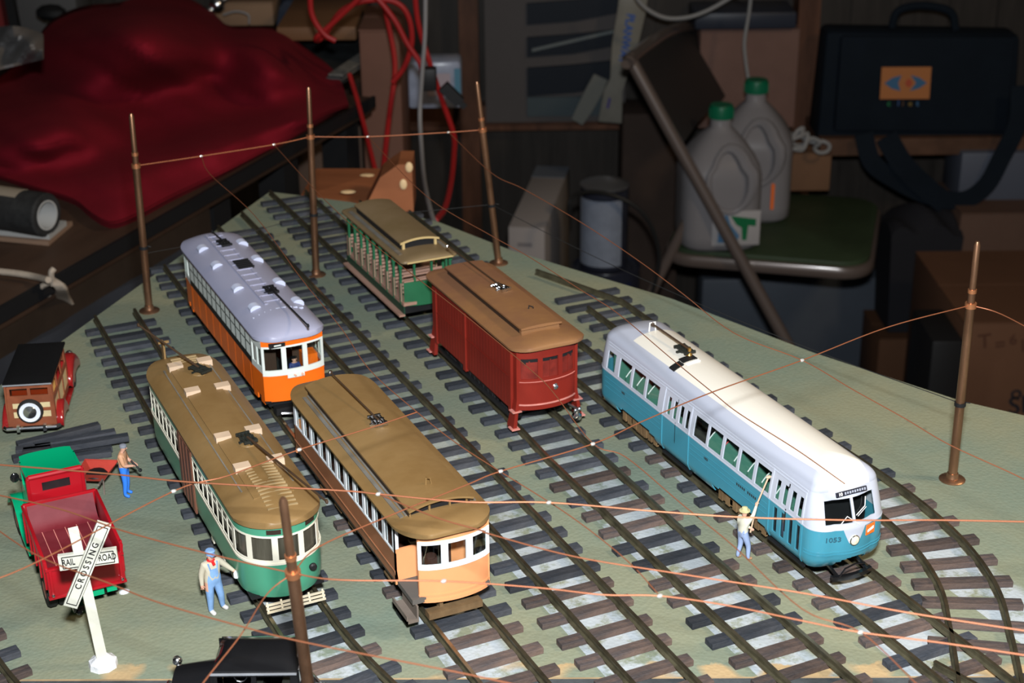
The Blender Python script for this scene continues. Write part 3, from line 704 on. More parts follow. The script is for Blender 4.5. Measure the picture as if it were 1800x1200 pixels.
    q = M(); q.lathe([(.25, 0), (.36, .18), (.34, .36), (.2, .5), (.2, .75)], (1.95, -.1, 1.0), 14); q.tube([(1.95, -.1, 1.8), (1.6, .5, 2.0)], .1, 6); q.ball((2.05, -.25, 1.85), .16, 8); q.ball((1.75, -.25, 1.8), .14, 8); q.build('coupler', steel, t)
    return t
red_car()

# ================================================================== orange / lavender roofed trolley
def orange_trolley():
    O = Vector((28.2, 96.3, 0)); t = thing('streetcar', 'orange and cream trolley with lavender-grey roof and eight roof vents', 'streetcar', O, 0)
    org = mat('bright_orange_paint', (.80, .145, .010), .35, var=.05, vscale=20); crm = mat('pale_cream_paint', (.66, .70, .66), .45, var=.04, vscale=20)
    lav = mat('lavender_roof', (.33, .335, .45), .4, var=.05, vscale=14); blk = blackm; vent = mat('pale_lavender_vent', (.52, .56, .72), .5)
    pane = mat('frosted_pane', (.86, .92, .88), .35, var=.05, vscale=50)
    hb = 2.35
    for sg in (-1, 1):
        q = M(); side_wall(q, sg*hb, 2.6, 19.4, 2.0, 4.05, [], .1, 0, sg); side_wall(q, sg*hb, 2.6, 19.4, 6.12, 6.45, [], .1, 0, sg)
        for k in range(9): q.box(sg*hb-.008, sg*hb+.008, 3+k*2.0, 3.05+k*2.0, 2.05, 4.0)
        q.build('side_panel', org, t, smooth=False)
        q = M(); side_wall(q, sg*hb, 2.6, 19.4, 4.05, 4.5, [], .08, 0, sg); q.build('dark_window_gap', blk, t, smooth=False)  # solid black strip paints the unlit gap of the open windows
        n = 13; H = row(2.65, 19.35, n, .18, 4.55, 5.40)+row(2.65, 19.35, n, .18, 5.49, 6.08)
        q = M(); side_wall(q, sg*hb, 2.6, 19.4, 4.5, 6.12, H, .03, 0, sg); q.build('window_frame', mat('grey_green_frame', (.035, .045, .04), .5), t, smooth=False)
        q = M()
        p_ = 16.7/n
        for k in range(n):
            y = 2.65+k*p_; q.box(sg*(hb-.02)-.006, sg*(hb-.02)+.006, y+.05, y+p_-.05, 4.53, 5.43); q.box(sg*(hb-.02)-.006, sg*(hb-.02)+.006, y+.05, y+p_-.05, 5.46, 6.09)
        q.build('window_pane', pane, t, smooth=False)
        # vestibule sides, slightly narrower, both ends
        for ya, yb in ((.5, 2.6), (19.4, 21.5)):
            xa = 2.2; q = M()
            f = lambda u, z, sg=sg: (sg*(xa+.15*min(1, abs(u-(.5 if u < 10 else 21.5))/2.1)), u, z)
            q.skin(f, lambda u, z: (-sg, 0, 0), [ya, yb], [1.75, 4.05], [((ya+yb)/2-.35, (ya+yb)/2+.3, 1.75, 2.2)], .1); q.build('vestibule_panel', org, t, smooth=False)
            q = M(); q.skin(f, lambda u, z: (-sg, 0, 0), [ya, yb], [4.05, 6.35], [(ya+.2, (ya+yb)/2-.12, 4.5, 5.85), ((ya+yb)/2+.12, yb-.2, 4.5, 5.85)], .1); q.build('vestibule_frame', crm, t, smooth=False)
            q = M(); q.box(sg*2.2-.02, sg*2.2+.02, ya+.1, yb-.1, 4.4, 5.9); q.build('window_pane', glass('window_glass'), t, smooth=False)
    for fb in (0, 1):
        hw_ = 2.2; n = 12; pts = [(-hw_+2*hw_*k/n, .5-.5*(1-(2*k/n-1)**2)**.8) for k in range(n+1)]
        if fb: pts = [(-x_, 22.0-y_) for x_, y_ in pts]
        P_ = Path(pts, False); L_ = P_.L; ps = P_.u; nr = lambda u, z: P_.nrm(u); off = lambda d: (lambda u, z: (P_.pos(u)-P_.nrm(u)*d)[:2]+(z,))
        q = M(); q.skin(off(0), nr, ps, [1.95, 3.9], [], .1); q.skin(off(.03), nr, ps, [6.1, 6.56], [], .1); q.skin(off(.02), nr, ps, [3.75, 3.9], [], .1); q.build('dash_panel', org, t)
        w3 = L_/3; H = [(k*w3+.17, (k+1)*w3-.17, 4.3, 5.95) for k in range(3)]
        q = M(); q.skin(off(.03), nr, ps, [3.9, 6.1], H, .12); 
        mid = L_/2; q.skin(off(.09), nr, [mid-.6, mid-.2, mid+.2, mid+.6], [3.66, 3.98], [], .04); q.build('windshield_frame', crm, t)
        q = M(); q.skin(off(-.04), nr, ps, [4.2, 6.05], [], .02); q.build('windshield_glass', winglass, t)
    q = M(); q.box(-1.75, -.62, -.02, .22, 6.08, 6.36); ds = q.build('destination_sign', blackm, t, smooth=False)
    q = M(); q.box(-1.42, -.92, -.04, -.01, 6.17, 6.27); q.build('sign_lettering', crm, ds, smooth=False)
    q = M(); q.box(-2.2, 2.2, .3, 21.6, 1.85, 2.0); q.build('floor', blk, t, smooth=False)
    for yb in (2.6, 19.4):
        q = M(); q.skin(lambda u, z: (u, yb, z), lambda u, z: (0, 1, 0), [-2.3, 2.3], [2.0, 6.4], [(-.6, .6, 2.0, 5.6)], .08); q.build('bulkhead', mat('dark_wood_interior', (.055, .03, .02), .6), t, smooth=False)
    q = M(); q.box(1.0, 2.0, 1.2, 2.3, 2.0, 4.6); q.build('orange_cabinet', org, t, smooth=False)
    q = M()
    arch_roof(q, 2.56, -.2, 22.2, 6.52, .98, (1.7, 1.6), (1.7, 1.6), flat=.18, dome=2.6, nu=44, nv=20); q.build('roof', lav, t, ang=50)
    def zr(x_): return 6.55+.98*(1-.82*(abs(x_)/2.64)**2)
    for px, py in [(357, 438), (381.5, 467), (418.5, 508), (448, 542), (424.5, 426.5), (451, 455), (489, 495), (521.5, 528)]:
        p = at_z(px, py, 7.35)-O; p.z = zr(p.x)-.08; q = M()
        q.slab(lambda u, v: (p.x-.42+.84*v, p.y-.36+.72*u, p.z+.10+.34*math.sqrt(max(0, 1-(2*v-1)**2*.9))*(1 if u > .0 else 1)), lambda u, v: (p.x-.42+.84*v, p.y-.36+.72*u, p.z-.05), 2, 6); q.build('roof_vent', vent, t, ang=30)
    q = M()
    for x_ in (-.55, .55): q.box(x_-.12, x_+.12, 4.2, 20.2, 7.54, 7.66)
    for k in range(14): q.box(-.6, .6, 4.6+k*1.15, 4.7+k*1.15, 7.58, 7.70)
    q.build('roof_walk', lav, t, smooth=False)
    q = M(); pc = at_z(428, 466, 7.6)-O; q.box(pc.x-.55, pc.x+.55, pc.y-.95, pc.y+.95, 7.62, 7.74)
    for k in range(5): q.box(pc.x-.6, pc.x+.6, pc.y-.9+k*.4, pc.y-.75+k*.4, 7.7, 7.79)
    q.build('roof_resistor', blackm, t, smooth=False)
    for i_ in range(9):
        q = M(); a = -1.9+i_*.42; zz = zr(a); q.box(a, a+.3, 3.05+.0, 3.2, zz+.02, zz+.12); q.build('roof_cleat', vent, t, smooth=False)
    for (bp_, tp_) in (((477, 511), (541.5, 572)), ((393, 427), (373, 407))):
        b_ = at_z(*bp_, 7.7)-O; b_.z = 7.55; tp = at_z(*tp_, 8.0 if bp_[0] > 450 else 7.9)-O; d = (b_-tp); d.z = 0; spring_base(t, b_, -d, blackm); trolley_pole(t, b_, tp, blackm, r=.06)
    # motorman seen through the middle windshield
    for y in (4.6, 17.2): wheels(t, y, r=.85)
    q = M(); q.box(-1.6, 1.6, -.1, .65, 1.0, 1.52); q.box(-1.2, 1.2, -.25, -.05, 1.1, 1.3); q.box(-1.9, 1.9, .6, 3, 1.45, 1.9); q.build('underframe', blackm, t, smooth=False)
    q = M(); q.tube([(-1.3, -.25, 1.2), (0, -.55, 1.1), (1.3, -.25, 1.2)], .09, 6); q.tube([(-1.0, -.3, 1.2), (-1.0, .3, 1.3)], .07, 6); q.tube([(1.0, -.3, 1.2), (1.0, .3, 1.3)], .07, 6); q.build('coupler_bar', steel, t)
    return t
orange_trolley()

# ================================================================== green streetcar
def green_car():
    O = Vector((20.2, 72.7, 0)); t = thing('streetcar', 'green streetcar with rounded end, cream window posts and tan arched roof', 'streetcar', O, 0)
    grn = mat('green_paint', (.062, .27, .165), .32, var=.06, vscale=20, coat=.2); crm = mat('cream_trim_paint', (.70, .66, .54), .45, var=.05, vscale=20)
    brn = mat('brown_door_paint', (.16, .065, .04), .5, var=.2, vscale=20); dark = mat('olive_window_shade', (.035, .032, .022), .3, col2=(.11, .10, .075), vscale=70, streak=(1, 1, .1))
    pts = roundplan(2.4, 0, 24.2, (2.4, 2.4), (2.4, 2.6), n=11); P_ = Path(pts); L_ = P_.L; ps = P_.u
    off = lambda d: (lambda u, z: (P_.pos(u)-P_.nrm(u)*(d+ins(z)))[:2]+(z,)); nr = lambda u, z: P_.nrm(u)
    def ins(z): return -.12*max(0, (2.6-z)/.9)**2
    # outline starts at the back of the left front quarter; travel: front, right side, back, left side
    uf0, uf1 = 0, P_.u_at(x=2.4, y=2.4)
    uL0, uL1 = P_.u_at(x=-2.4, y=21.5), L_
    H = []; nF = 5; w_ = uf1/nF
    H += [(k*w_+.17, (k+1)*w_-.17, 4.1, 5.5) for k in range(nF)]
    def leftrow(ya, yb, n, gap): 
        ua, ub = P_.u_at(x=-2.4, y=yb), P_.u_at(x=-2.4, y=ya); p = (ub-ua)/n; return [(ua+i*p+gap/2, ua+(i+1)*p-gap/2, 4.1, 5.5) for i in range(n)]
    def rightrow(ya, yb, n, gap):
        ua, ub = P_.u_at(x=2.4, y=ya), P_.u_at(x=2.4, y=yb); p = (ub-ua)/n; return [(ua+i*p+gap/2, ua+(i+1)*p-gap/2, 4.1, 5.5) for i in range(n)]
    H += leftrow(2.6, 11.2, 8, .17)+leftrow(14.6, 22, 7, .17)+rightrow(2.6, 22, 16, .2)
    ub0, ub1 = P_.u_at(x=2.4, y=22), P_.u_at(x=-2.4, y=22); w_ = (ub1-ub0)/5; H += [(ub0+k*w_+.2, ub0+(k+1)*w_-.2, 4.1, 5.5) for k in range(5)]
    q = M(); q.skin(off(0), nr, ps, [1.7, 1.9, 2.15, 2.6, 3.85], [], .1, closed=True); q.build('lower_body', grn, t)
    q = M(); q.skin(off(.0), nr, ps, [5.62, 6.2], [], .1, closed=True); q.build('letterboard', grn, t)
    q = M(); q.skin(off(.02), nr, ps, [3.85, 5.62], H, .05, closed=True); q.skin(off(.06), nr, ps, [3.82, 3.95], [], .1, closed=True); q.build('window_band', crm, t)
    q = M(); q.skin(off(-.16), nr, ps, [4.0, 5.6], [], .02, closed=True); q.build('window_shade', dark, t)
    for h in leftrow(2.6, 11.2, 8, .3)+leftrow(14.6, 22, 7, .3): q = M(); q.skin(off(.01), nr, [h[0], h[1]], [5.02, 5.08], [], .04); q.build('sash_bar', crm, t)
    q = M(); q.box(-2.47, -2.36, 11.2, 14.5, 1.75, 5.95)
    for k in range(4): q.box(-2.5, -2.45, 11.3+k*.82, 11.36+k*.82, 1.8, 5.9)
    q.build('centre_door', brn, t, smooth=False)
    q = M(); arch_roof(q, 2.5, -.12, 24.35, 6.15, .9, (2.45, 2.3), (2.45, 2.5), flat=.12, dome=4.2, nu=44, nv=20); q.build('roof', roofbr, t, ang=50)
    q = M()
    q.slab(lambda u, v: (-1.15+2.3*v, 2.2+20*u, 7.08+.05*(1-(2*v-1)**2)-.25*max(0, abs(2*u-1)-.8)*5*.3), lambda u, v: (-1.15+2.3*v, 2.2+20*u, 6.5), 14, 6); q.build('monitor_deck', roofbr, t, ang=30)
    for sg in (-1, 1): q = M(); q.box(sg*1.33-.2, sg*1.33+.2, 3.4, 21.4, 6.86, 6.92); q.build('roof_sheen_strip', sheenm, t, smooth=False)
    for (ya, yb) in ((.9, 5.6), (20.6, 22.6)):
        q = M(); k = 0; y = ya
        while y < yb: q.box(-.75, .95, y, y+.13, 7.02-.30*max(0, (3.2-y)/2.3)**1.5 if y < 10 else 7.05, 7.18-.30*max(0, (3.2-y)/2.3)**1.5 if y < 10 else 7.14); y += .36
        q.build('roof_slat', mat('tan_slat', (.33, .235, .12), .6), t, smooth=False)
    vm = mat('unpainted_vent', (.50, .37, .26), .6, var=.08, vscale=40)
    for cx_, cy_ in [(140, 152), (212, 257), (340, 449), (422, 577), (262, 123), (338, 230), (468, 412), (562, 537)]:
        p = at_z(250+cx_/2.4, 580+cy_/2.4, 7.25)-O; zz = 6.95 if abs(p.x) > 1.2 else 7.05; q = M()
        q.hexa([(p.x-.46, p.y-.28, zz-.15), (p.x+.46, p.y-.28, zz-.15), (p.x+.46, p.y+.36, zz-.15), (p.x-.46, p.y+.36, zz-.15), (p.x-.46, p.y-.22, zz+.27), (p.x+.46, p.y-.22, zz+.27), (p.x+.46, p.y+.36, zz+.33), (p.x-.46, p.y+.36, zz+.33)]); q.build('roof_vent', vm, t, smooth=False)
    for (bp_, tp_) in (((435, 768), (574, 881)), ((349, 645), (243, 571))):
        b_ = at_z(*bp_, 7.5)-O; b_.z = 7.2; tp = at_z(*tp_, 8.3 if bp_[0] > 400 else 8.9)-O; d = tp-b_; d.z = 0; spring_base(t, b_, d, mat('dark_green_black', (.02, .022, .018), .5)); trolley_pole(t, b_, tp, mat('dark_brown_pole', (.06, .035, .02)), r=.06)
        q = M(); q.lathe([(.5, 0), (.42, .12), (.3, .16)], (b_.x-.1, b_.y-.25, 7.1), 12); q.build('pole_pedestal', roofbr, t)
    p = at_z(287, 612, 7.4)-O; q = M(); q.box(p.x-.06, p.x+.06, p.y-.3, p.y+.3, 6.6, 7.9); q.box(p.x-.3, p.x+.4, p.y-.06, p.y+.06, 7.75, 7.9); q.build('pole_hook', roofbr, t, smooth=False)
    q = M(); q.lathe([(.22, 0), (.22, -.12), (.14, -.2)], (1.35, .28, 3.1), 14, axis='Y'); q.build('headlight', blackm, t)
    dk = mat('dark_brown_shade_lettering', (.07, .035, .02), .5)
    lx = P_.u_at(x=-.75, y=.1); q = M(); q.skin(off(.02), nr, [lx-.4, lx, lx+.4], [5.72, 6.0], [], .04); q.build('route_plate', dk, t, smooth=False)
    lx = P_.u_at(x=1.4, y=.5); q = M(); q.skin(off(.02), nr, [lx-.4, lx, lx+.4], [5.75, 6.02], [], .04); q.build('route_plate', dk, t, smooth=False)
    q = M()
    for k in range(3): q.bar((-1.5, .02+.1*k, 1.0+.17*k), (1.9, .02+.1*k, 1.0+.17*k), .08, .12)
    for k in range(5): q.bar((-1.4+k*.8, .04, .98), (-1.4+k*.8, .3, 1.5), .1, .08)
    q.build('slatted_fender', mat('cream_fender', (.60, .52, .38), .6), t, smooth=False)
    for y in (5.2, 18.6): wheels(t, y, r=.8, frame=False)
    q = M(); q.box(-2.1, 2.1, .8, 23.4, 1.55, 1.75); q.build('underframe', blackm, t, smooth=False); q = M(); q.box(-1.8, 1.8, 7, 17, .95, 1.54); q.build('equipment_box', blackm, t, smooth=False)
    q = M()
    for y in (4.2, 6.0, 8.4): q.box(-2.2, -2.05, y, y+.5, 1.1, 1.65)
    q.build('journal_box', crm, t, smooth=False)
    return t
green_car()

# ================================================================== open green summer car
def open_car():
    O = Vector((42.65, 107.2, 0)); t = thing('streetcar', 'small open-sided green trolley with bench seats behind the red work car', 'streetcar', O, 0)
    grn = mat('deep_green_paint', (.020, .115, .052), .4, var=.1, vscale=20); pk = mat('pinkish_wood', (.34, .20, .15), .6, var=.12, vscale=30)
    tan = mat('olive_tan_roof', (.150, .105, .050), .5, col2=(.19, .135, .075), vscale=15); rim = mat('cream_roof_rim', (.50, .37, .17), .5)
    q = M(); q.box(-2.15, 2.15, .1, 13.2, 2.6, 2.85); q.build('floor', pk, t, smooth=False)
    for fb in (0, 1):
        hw_ = 2.0; n = 10; pts = [(-hw_+2*hw_*k/n, .35-.35*(1-(2*k/n-1)**2)) for k in range(n+1)]
        if fb: pts = [(-x_, 13.3-y_) for x_, y_ in pts]
        P_ = Path(pts, False); q = M(); q.skin(lambda u, z: P_.pos(u)[:2]+(z,), lambda u, z: P_.nrm(u), P_.u, [2.5, 4.5], [], .1); q.build('dash_panel', grn, t)
    for k in range(9):
        y = .75+k*1.48
        for sg in (-1, 1):
            q = M(); q.box(sg*2.1-.09, sg*2.1+.09, y-.09, y+.09, 2.5, 6.3); q.box(sg*2.1-.14, sg*2.1+.14, y-.15, y+.15, 5.6, 5.95); q.build('roof_post', grn, t, smooth=False)
            q = M(); q.box(sg*2.12-.05, sg*2.12+.05, y-.1, y+.45, 2.8, 4.35); q.build('bench_end', pk, t, smooth=False)
        q = M(); q.box(-2, 2, y, y+.6, 3.45, 3.58)
        for z in (3.8, 4.1, 4.4): q.box(-2, 2, y-.06, y+.02, z, z+.2)
        q.build('bench', pk, t, smooth=False)
    for x_ in (-1.1, .35, 1.6):
        q = M(); q.box(x_-.08, x_+.08, .22, .38, 4.4, 6.3); q.build('roof_post', grn, t, smooth=False)
    q = M(); q.box(-2, 2, .3, .4, 5.0, 5.1); q.box(-2, 2, .25, .45, 4.5, 4.62); q.build('rail', pk, t, smooth=False)
    q = M(); q.box(-2.62, -2.15, -.1, 13.0, 1.85, 2.0); rb2 = q.build('running_board', pk, t, smooth=False); q = M(); q.box(2.15, 2.62, -.1, 13.0, 1.85, 2.0); q.build('running_board', pk, t, smooth=False)
    q = M(); q.box(-2.2, -2.1, 0, 13.2, 1.7, 2.6); q.box(2.1, 2.2, 0, 13.2, 1.7, 2.6); q.build('side_sill', mat('dark_green_paint', (.015, .05, .03), .5), t, smooth=False)
    q = M(); q.box(-2.0, 2.0, .5, 12.8, 1.8, 2.6); q.build('underframe', blackm, t, smooth=False)
    q = M(); arch_roof(q, 2.4, -.45, 13.75, 6.3, .32, (.5, .5), (.5, .5), flat=.2, dome=.8, nu=30); q.build('roof', tan, t, ang=50)
    q = M(); q.box(-1.95, 1.95, -.52, -.42, 6.3, 6.42); q.build('roof_rim', rim, t, smooth=False)
    q = M(); f = lambda z0: (lambda u, v: ((2*v-1)*1.62, 1.75+10.6*u, z0+.25*(1-(2*v-1)**2)))
    q.slab(f(7.22), f(7.12), 6, 12); q.build('upper_deck', tan, t)
    for sg in (-1, 1): q = M(); q.box(sg*1.85-.2, sg*1.85+.2, 1.0, 12.6, 6.5, 6.62); q.build('roof_sheen_strip', sheenm, t, smooth=False)
    q = M(); q.slab(lambda u, v: ((2*v-1)*1.64, 1.66+.1*u, 7.25+.25*(1-(2*v-1)**2)), lambda u, v: ((2*v-1)*1.64, 1.66+.1*u, 7.10+.25*(1-(2*v-1)**2)), 1, 12); q.box(-1.45, -1.25, 1.75, 1.95, 6.5, 7.2); q.box(1.25, 1.45, 1.75, 1.95, 6.5, 7.2); q.build('deck_rim', rim, t)
    q = M(); q.box(-1.55, -1.4, 1.95, 12, 6.5, 7.16); q.box(1.4, 1.55, 1.95, 12, 6.5, 7.16); q.box(-1.4, 1.4, 1.9, 2.0, 6.5, 7.3); q.build('deck_side', blackm, t, smooth=False)
    for y in (3.5, 9.8): wheels(t, y, r=.8, frame=False)
    q = M(); q.box(-.25, .25, 13.3, 13.9, 1.4, 1.7); q.build('coupler', blackm, t, smooth=False)
    return t
open_car()

# ================================================================== white and blue streamlined streetcar
def pcc():
    O = Vector((49.86, 62.0, 0)); t = thing('streetcar', 'white and turquoise streamlined streetcar with long rounded white roof', 'streetcar', O, 0)
    blu = mat('turquoise_paint', (.052, .250, .335), .28, var=.04, vscale=16, coat=.3); wht = mat('white_car_paint', (.46, .48, .55), .32, var=.03, vscale=16, coat=.3)
    crm = mat('cream_roof_paint', (.82, .78, .70), .38, var=.03, vscale=12); sea = mat('green_seat', (.065, .19, .14), .55); tanm = mat('tan_truck', (.17, .105, .05), .7, var=.3, vscale=70)
    two = bpy.data.materials.new('two_tone_roof_paint'); two.use_nodes = True; nt = two.node_tree; bs = nt.nodes['Principled BSDF']; bs.inputs['Roughness'].default_value = .36; bs.inputs['Coat Weight'].default_value = .3
    tc = nt.nodes.new('ShaderNodeTexCoord'); sx = nt.nodes.new('ShaderNodeSeparateXYZ'); nt.links.new(tc.outputs['Object'], sx.inputs[0])
    def mm(op, a, b_, cl=False):
        n_ = nt.nodes.new('ShaderNodeMath'); n_.operation = op; n_.use_clamp = cl
        for i_, v_ in enumerate((a, b_)):
            if isinstance(v_, float): n_.inputs[i_].default_value = v_
            else: nt.links.new(v_, n_.inputs[i_])
        return n_.outputs[0]
    ax = mm('ABSOLUTE', sx.outputs[0], 0.0); wide = mm('SUBTRACT', .0165, mm('MULTIPLY', mm('SUBTRACT', .05, sx.outputs[1], True), .06))
    msk = mm('MULTIPLY', mm('MULTIPLY', mm('SUBTRACT', wide, ax), 4000.0, True), mm('MULTIPLY', mm('SUBTRACT', .226, sx.outputs[1]), 3000.0, True))
    mxn = nt.nodes.new('ShaderNodeMix'); mxn.data_type = 'RGBA'; nt.links.new(msk, mxn.inputs[0]); mxn.inputs[6].default_value = (.43, .45, .53, 1); mxn.inputs[7].default_value = (.74, .70, .62, 1); nt.links.new(mxn.outputs[2], bs.inputs['Base Color'])
    HW, LEN = 2.53, 26.6
    pts = roundplan(HW, 0, LEN, (1.25, 1.1), (1.9, 1.7), n=8)
    # slightly bowed nose: split the flat front
    pts2 = []
    for i, (x_, y_) in enumerate(pts):
        pts2.append((x_, y_))
        if i == 8:
            for k in range(1, 8):
                xx = -HW+1.25+2*(HW-1.25)*k/8; pts2.append((xx, -.28*(1-((2*k/8-1)**2))))
    P_ = Path(pts2); L_ = P_.L; ps = list(P_.u)
    def inset(z):
        d = .0
        if z < 2.3: d += .22*((2.3-z)/.6)**2
        if z > 4.15: d += .30*((z-4.15)/2.1)**1.4
        return d
    def P0(u, z):
        p = P_.pos(u); n = P_.nrm(u); q_ = p + n*inset(z)
        fr = max(0, 1-max(0, q_.y)/1.8)      # the nose leans back above the belt, tucks under below
        if z > 4.2: q_.y += fr*.42*(z-4.2)/1.9
        if z < 2.8: q_.y += fr*.25*((2.8-z)/1.1)**2
        return (q_.x, q_.y, z)
    nr = lambda u, z: P_.nrm(u)
    UL = lambda y: P_.u_at(x=-HW, y=y); UR = lambda y: P_.u_at(x=HW, y=y)
    LU = {}
    def left(ya, yb): return (UL(yb), UL(ya))
    H = []
    # left side windows
    def lh(ya, yb, z0, z1): a, b_ = left(ya, yb); return (a, b_, z0, z1)
    for k in range(6): H.append(lh(4.75+k*1.56, 4.75+k*1.56+1.34, 4.38, 5.75)) if k < 5 else None
    wy = [(4.85+k*1.74, 4.85+k*1.74+1.5) for k in range(5)]
    H = [lh(a, b_, 4.38, 5.78) for a, b_ in wy]
    H += [lh(a, a+1.6, 4.38, 5.78) for a in (17.75, 19.6, 21.45)]+[lh(23.6, 24.7, 4.38, 5.7)]
    def door(y0): # four leaves
        return [lh(y0+k*.76, y0+k*.76+.42, 4.45, 5.68) for k in range(4)]
    H += door(1.55)+door(13.9)
    for k in range(9): H.append((UR(2.2+k*2.3), UR(2.2+k*2.3+2.0), 4.38, 5.78))
    cf = P_.u_at(x=0, y=-.28)
    H += [(cf-1.85, cf-.17, 4.5, 5.85), (cf+.0, cf+1.66, 4.5, 5.85)]
    cb = P_.u_at(x=0, y=LEN); H += [(cb-1.3, cb-.5, 4.4, 5.6), (cb-.4, cb+.4, 4.4, 5.6), (cb+.5, cb+1.3, 4.4, 5.6)]
    Hlow = [lh(1.55+k*.76, 1.55+k*.76+.40, 2.3, 3.95) for k in range(4)]
    # wheel openings
    for (ya, yb) in ((5.0, 10.9), (18.0, 23.2)):
        n = 8
        for k in range(n):
            a, b_ = ya+(yb-ya)*k/n, ya+(yb-ya)*(k+1)/n; f = math.sqrt(max(0, 1-(2*(k+.5)/n-1)**2)); f = min(1, f*1.3)
            H_ = (UL(b_), UL(a), 1.6, 1.85+.45*f); Hlow.append(H_); Hlow.append((UR(a), UR(b_), 1.6, 1.85+.45*f))
    # bumper cut-out at the nose
    n = 8
    for k in range(n):
        a = cf-1.0+2.3*k/n; f = math.sqrt(max(0, 1-(2*(k+.5)/n-1)**2)); Hlow.append((a, a+2.3/n, 1.6, 1.75+.55*f))
    zl = [1.6, 1.7, 1.85, 2.0, 2.15, 2.3, 2.8, 3.4, 4.0, 4.2]
    ups = [u for u in ps]
    q = M(); q.skin(P0, nr, ups, zl, Hlow, .09, closed=True)
    q.build('lower_body', blu, t, ang=30)
    q = M(); q.skin(P0, nr, ups, [4.2, 4.4, 4.8, 5.3, 5.8, 6.1, 6.3], H, .09, closed=True); q.build('upper_body', wht, t, ang=30)
    # roof: from gutter to the spine
    def P1f(u, z):     # z used as 0..1 progress
        e = P0(u, 6.3); e = Vector(e); c = Vector((0, min(max(e.y, 3.2), LEN-4.0), 0)); s_ = z
        k = math.cos(s_*PI/2); h = math.sin(s_*PI/2)
        k2 = 1-s_; kk = k**1.0
        p = Vector((e.x*kk, c.y+(e.y-c.y)*kk, 6.3+1.18*h**1.15)); return tuple(p)
    ss = [0, .12, .25, .38, .5]; 
    q = M(); vs = []; us = ps; 
    def roofband(s0, s1, n, mt, name, lift=0, cond=None, y0=None):
        q = M(); N_ = len(us)-1
        rows = [[Vector(P1f(us[i], s0+(s1-s0)*k/n))+Vector((0, 0, lift)) for i in range(N_)] for k in range(n+1)]
        base = len(q.v); 
        for r_ in rows: q.v += [tuple(v) for v in r_]
        for k in range(n):
            for i in range(N_): q.f.append([base+k*N_+i, base+k*N_+(i+1) % N_, base+(k+1)*N_+(i+1) % N_, base+(k+1)*N_+i]); q.m.append(0)
        return q
    q = roofband(0, 1, 20, 0, 'roof'); q.build('roof', two, t, ang=60)
    # mouldings
    q = M()
    for z in (6.02, 6.2): q.skin(lambda u, zz: tuple(Vector(P0(u, zz))-P_.nrm(u)*.04), nr, [UL(24.8), UL(20), UL(15), UL(10), UL(5), UL(1.3)], [z, z+.05], [], .05)
    q.build('gutter', wht, t)
    q = M()
    for z in (3.0, 3.35, 3.7):
        q.skin(lambda u, zz: tuple(Vector(P0(u, zz))-P_.nrm(u)*.02), nr, [UL(24.8), UL(22), UL(17.1)], [z, z+.04], [], .03); q.skin(lambda u, zz: tuple(Vector(P0(u, zz))-P_.nrm(u)*.02), nr, [UL(13.6), UL(9), UL(4.8)], [z, z+.04], [], .03)
    for z in (2.55, 2.75): q.skin(lambda u, zz: tuple(Vector(P0(u, zz))-P_.nrm(u)*.03), nr, [u for u in ps if u < P_.u_at(x=HW, y=1.4)], [z, z+.06], [], .05)
    q.build('body_moulding', blu, t)
    q = M(); q.skin(lambda u, zz: tuple(Vector(P0(u, zz))-P_.nrm(u)*.02), nr, [u for u in ps], [4.17, 4.24], [], .05, closed=True); q.build('belt_rail', wht, t)
    for y in (1.35, 4.62, 13.7, 17.0):
        q = M(); q.skin(lambda u, zz: tuple(Vector(P0(u, zz))-P_.nrm(u)*.06), nr, list(left(y, y+.16)), [4.25, 5, 6.1], [], .06); q.build('door_post', wht, t)
        q = M(); q.skin(lambda u, zz: tuple(Vector(P0(u, zz))-P_.nrm(u)*.06), nr, list(left(y, y+.16)), [1.7, 2.2, 3, 4.17], [], .06); q.build('lower_door_post', blu, t)
    for y in (3.0, 15.38):
        q = M(); q.skin(lambda u, zz: tuple(Vector(P0(u, zz))-P_.nrm(u)*.012), nr, list(left(y, y+.07)), [1.9, 3, 4.17, 5.9], [], .03); q.build('door_seam', blackm, t)
    # V of white paint, headlight, numbers
    def nose(x_, z, d=.03):
        u = cf+x_; p = Vector(P0(u, z))-P_.nrm(u)*d; return p
    def chev(u, v, d): z = 3.12+1.28*u; hwc = .16+.62*u**.8 if u > .08 else .16*math.sqrt(u/.08); return tuple(nose(-.1+(2*v-1)*(hwc+.02), z, d))
    q = M(); q.slab(lambda u, v: chev(u, v, .035), lambda u, v: chev(u, v, -.02), 14, 8); q.build('nose_chevron', wht, t)
    hp = nose(-.12, 3.46, .0); q = M(); q.lathe([(.30, 0), (.30, -.1), (.25, -.16), (.0, -.2)], hp, 18, axis='Y'); q.build('headlight', mat('headlight_lens', (.72, .68, .52), .15), t)
    q = M(); q.tube([tuple(hp+Vector((.29*math.cos(a*PI/9), -.1, .29*math.sin(a*PI/9)))) for a in range(18)], .04, 6, closed=True); q.build('headlight_rim', steel, t)
    ink = mat('dark_blue_lettering', (.03, .10, .14), .5)
    text('fleet_number', '1053', .42, t, ink, nose(-1.42, 3.62, .03)+Vector((.0, -.04, 0)), (R(90), 0, R(-16)), sx=1.2, bold=.006)
    ob = mat('orange_poster', (.78, .17, .02), .5); whp = mat('white_lettering', (.85, .84, .82), .5)
    pc = nose(1.12, 3.78, .04); q = M(); q.box(-.36, .36, -.02, .02, -.32, .32); po = q.build('ad_poster', ob, t, smooth=False, loc=pc, rot=R(14))
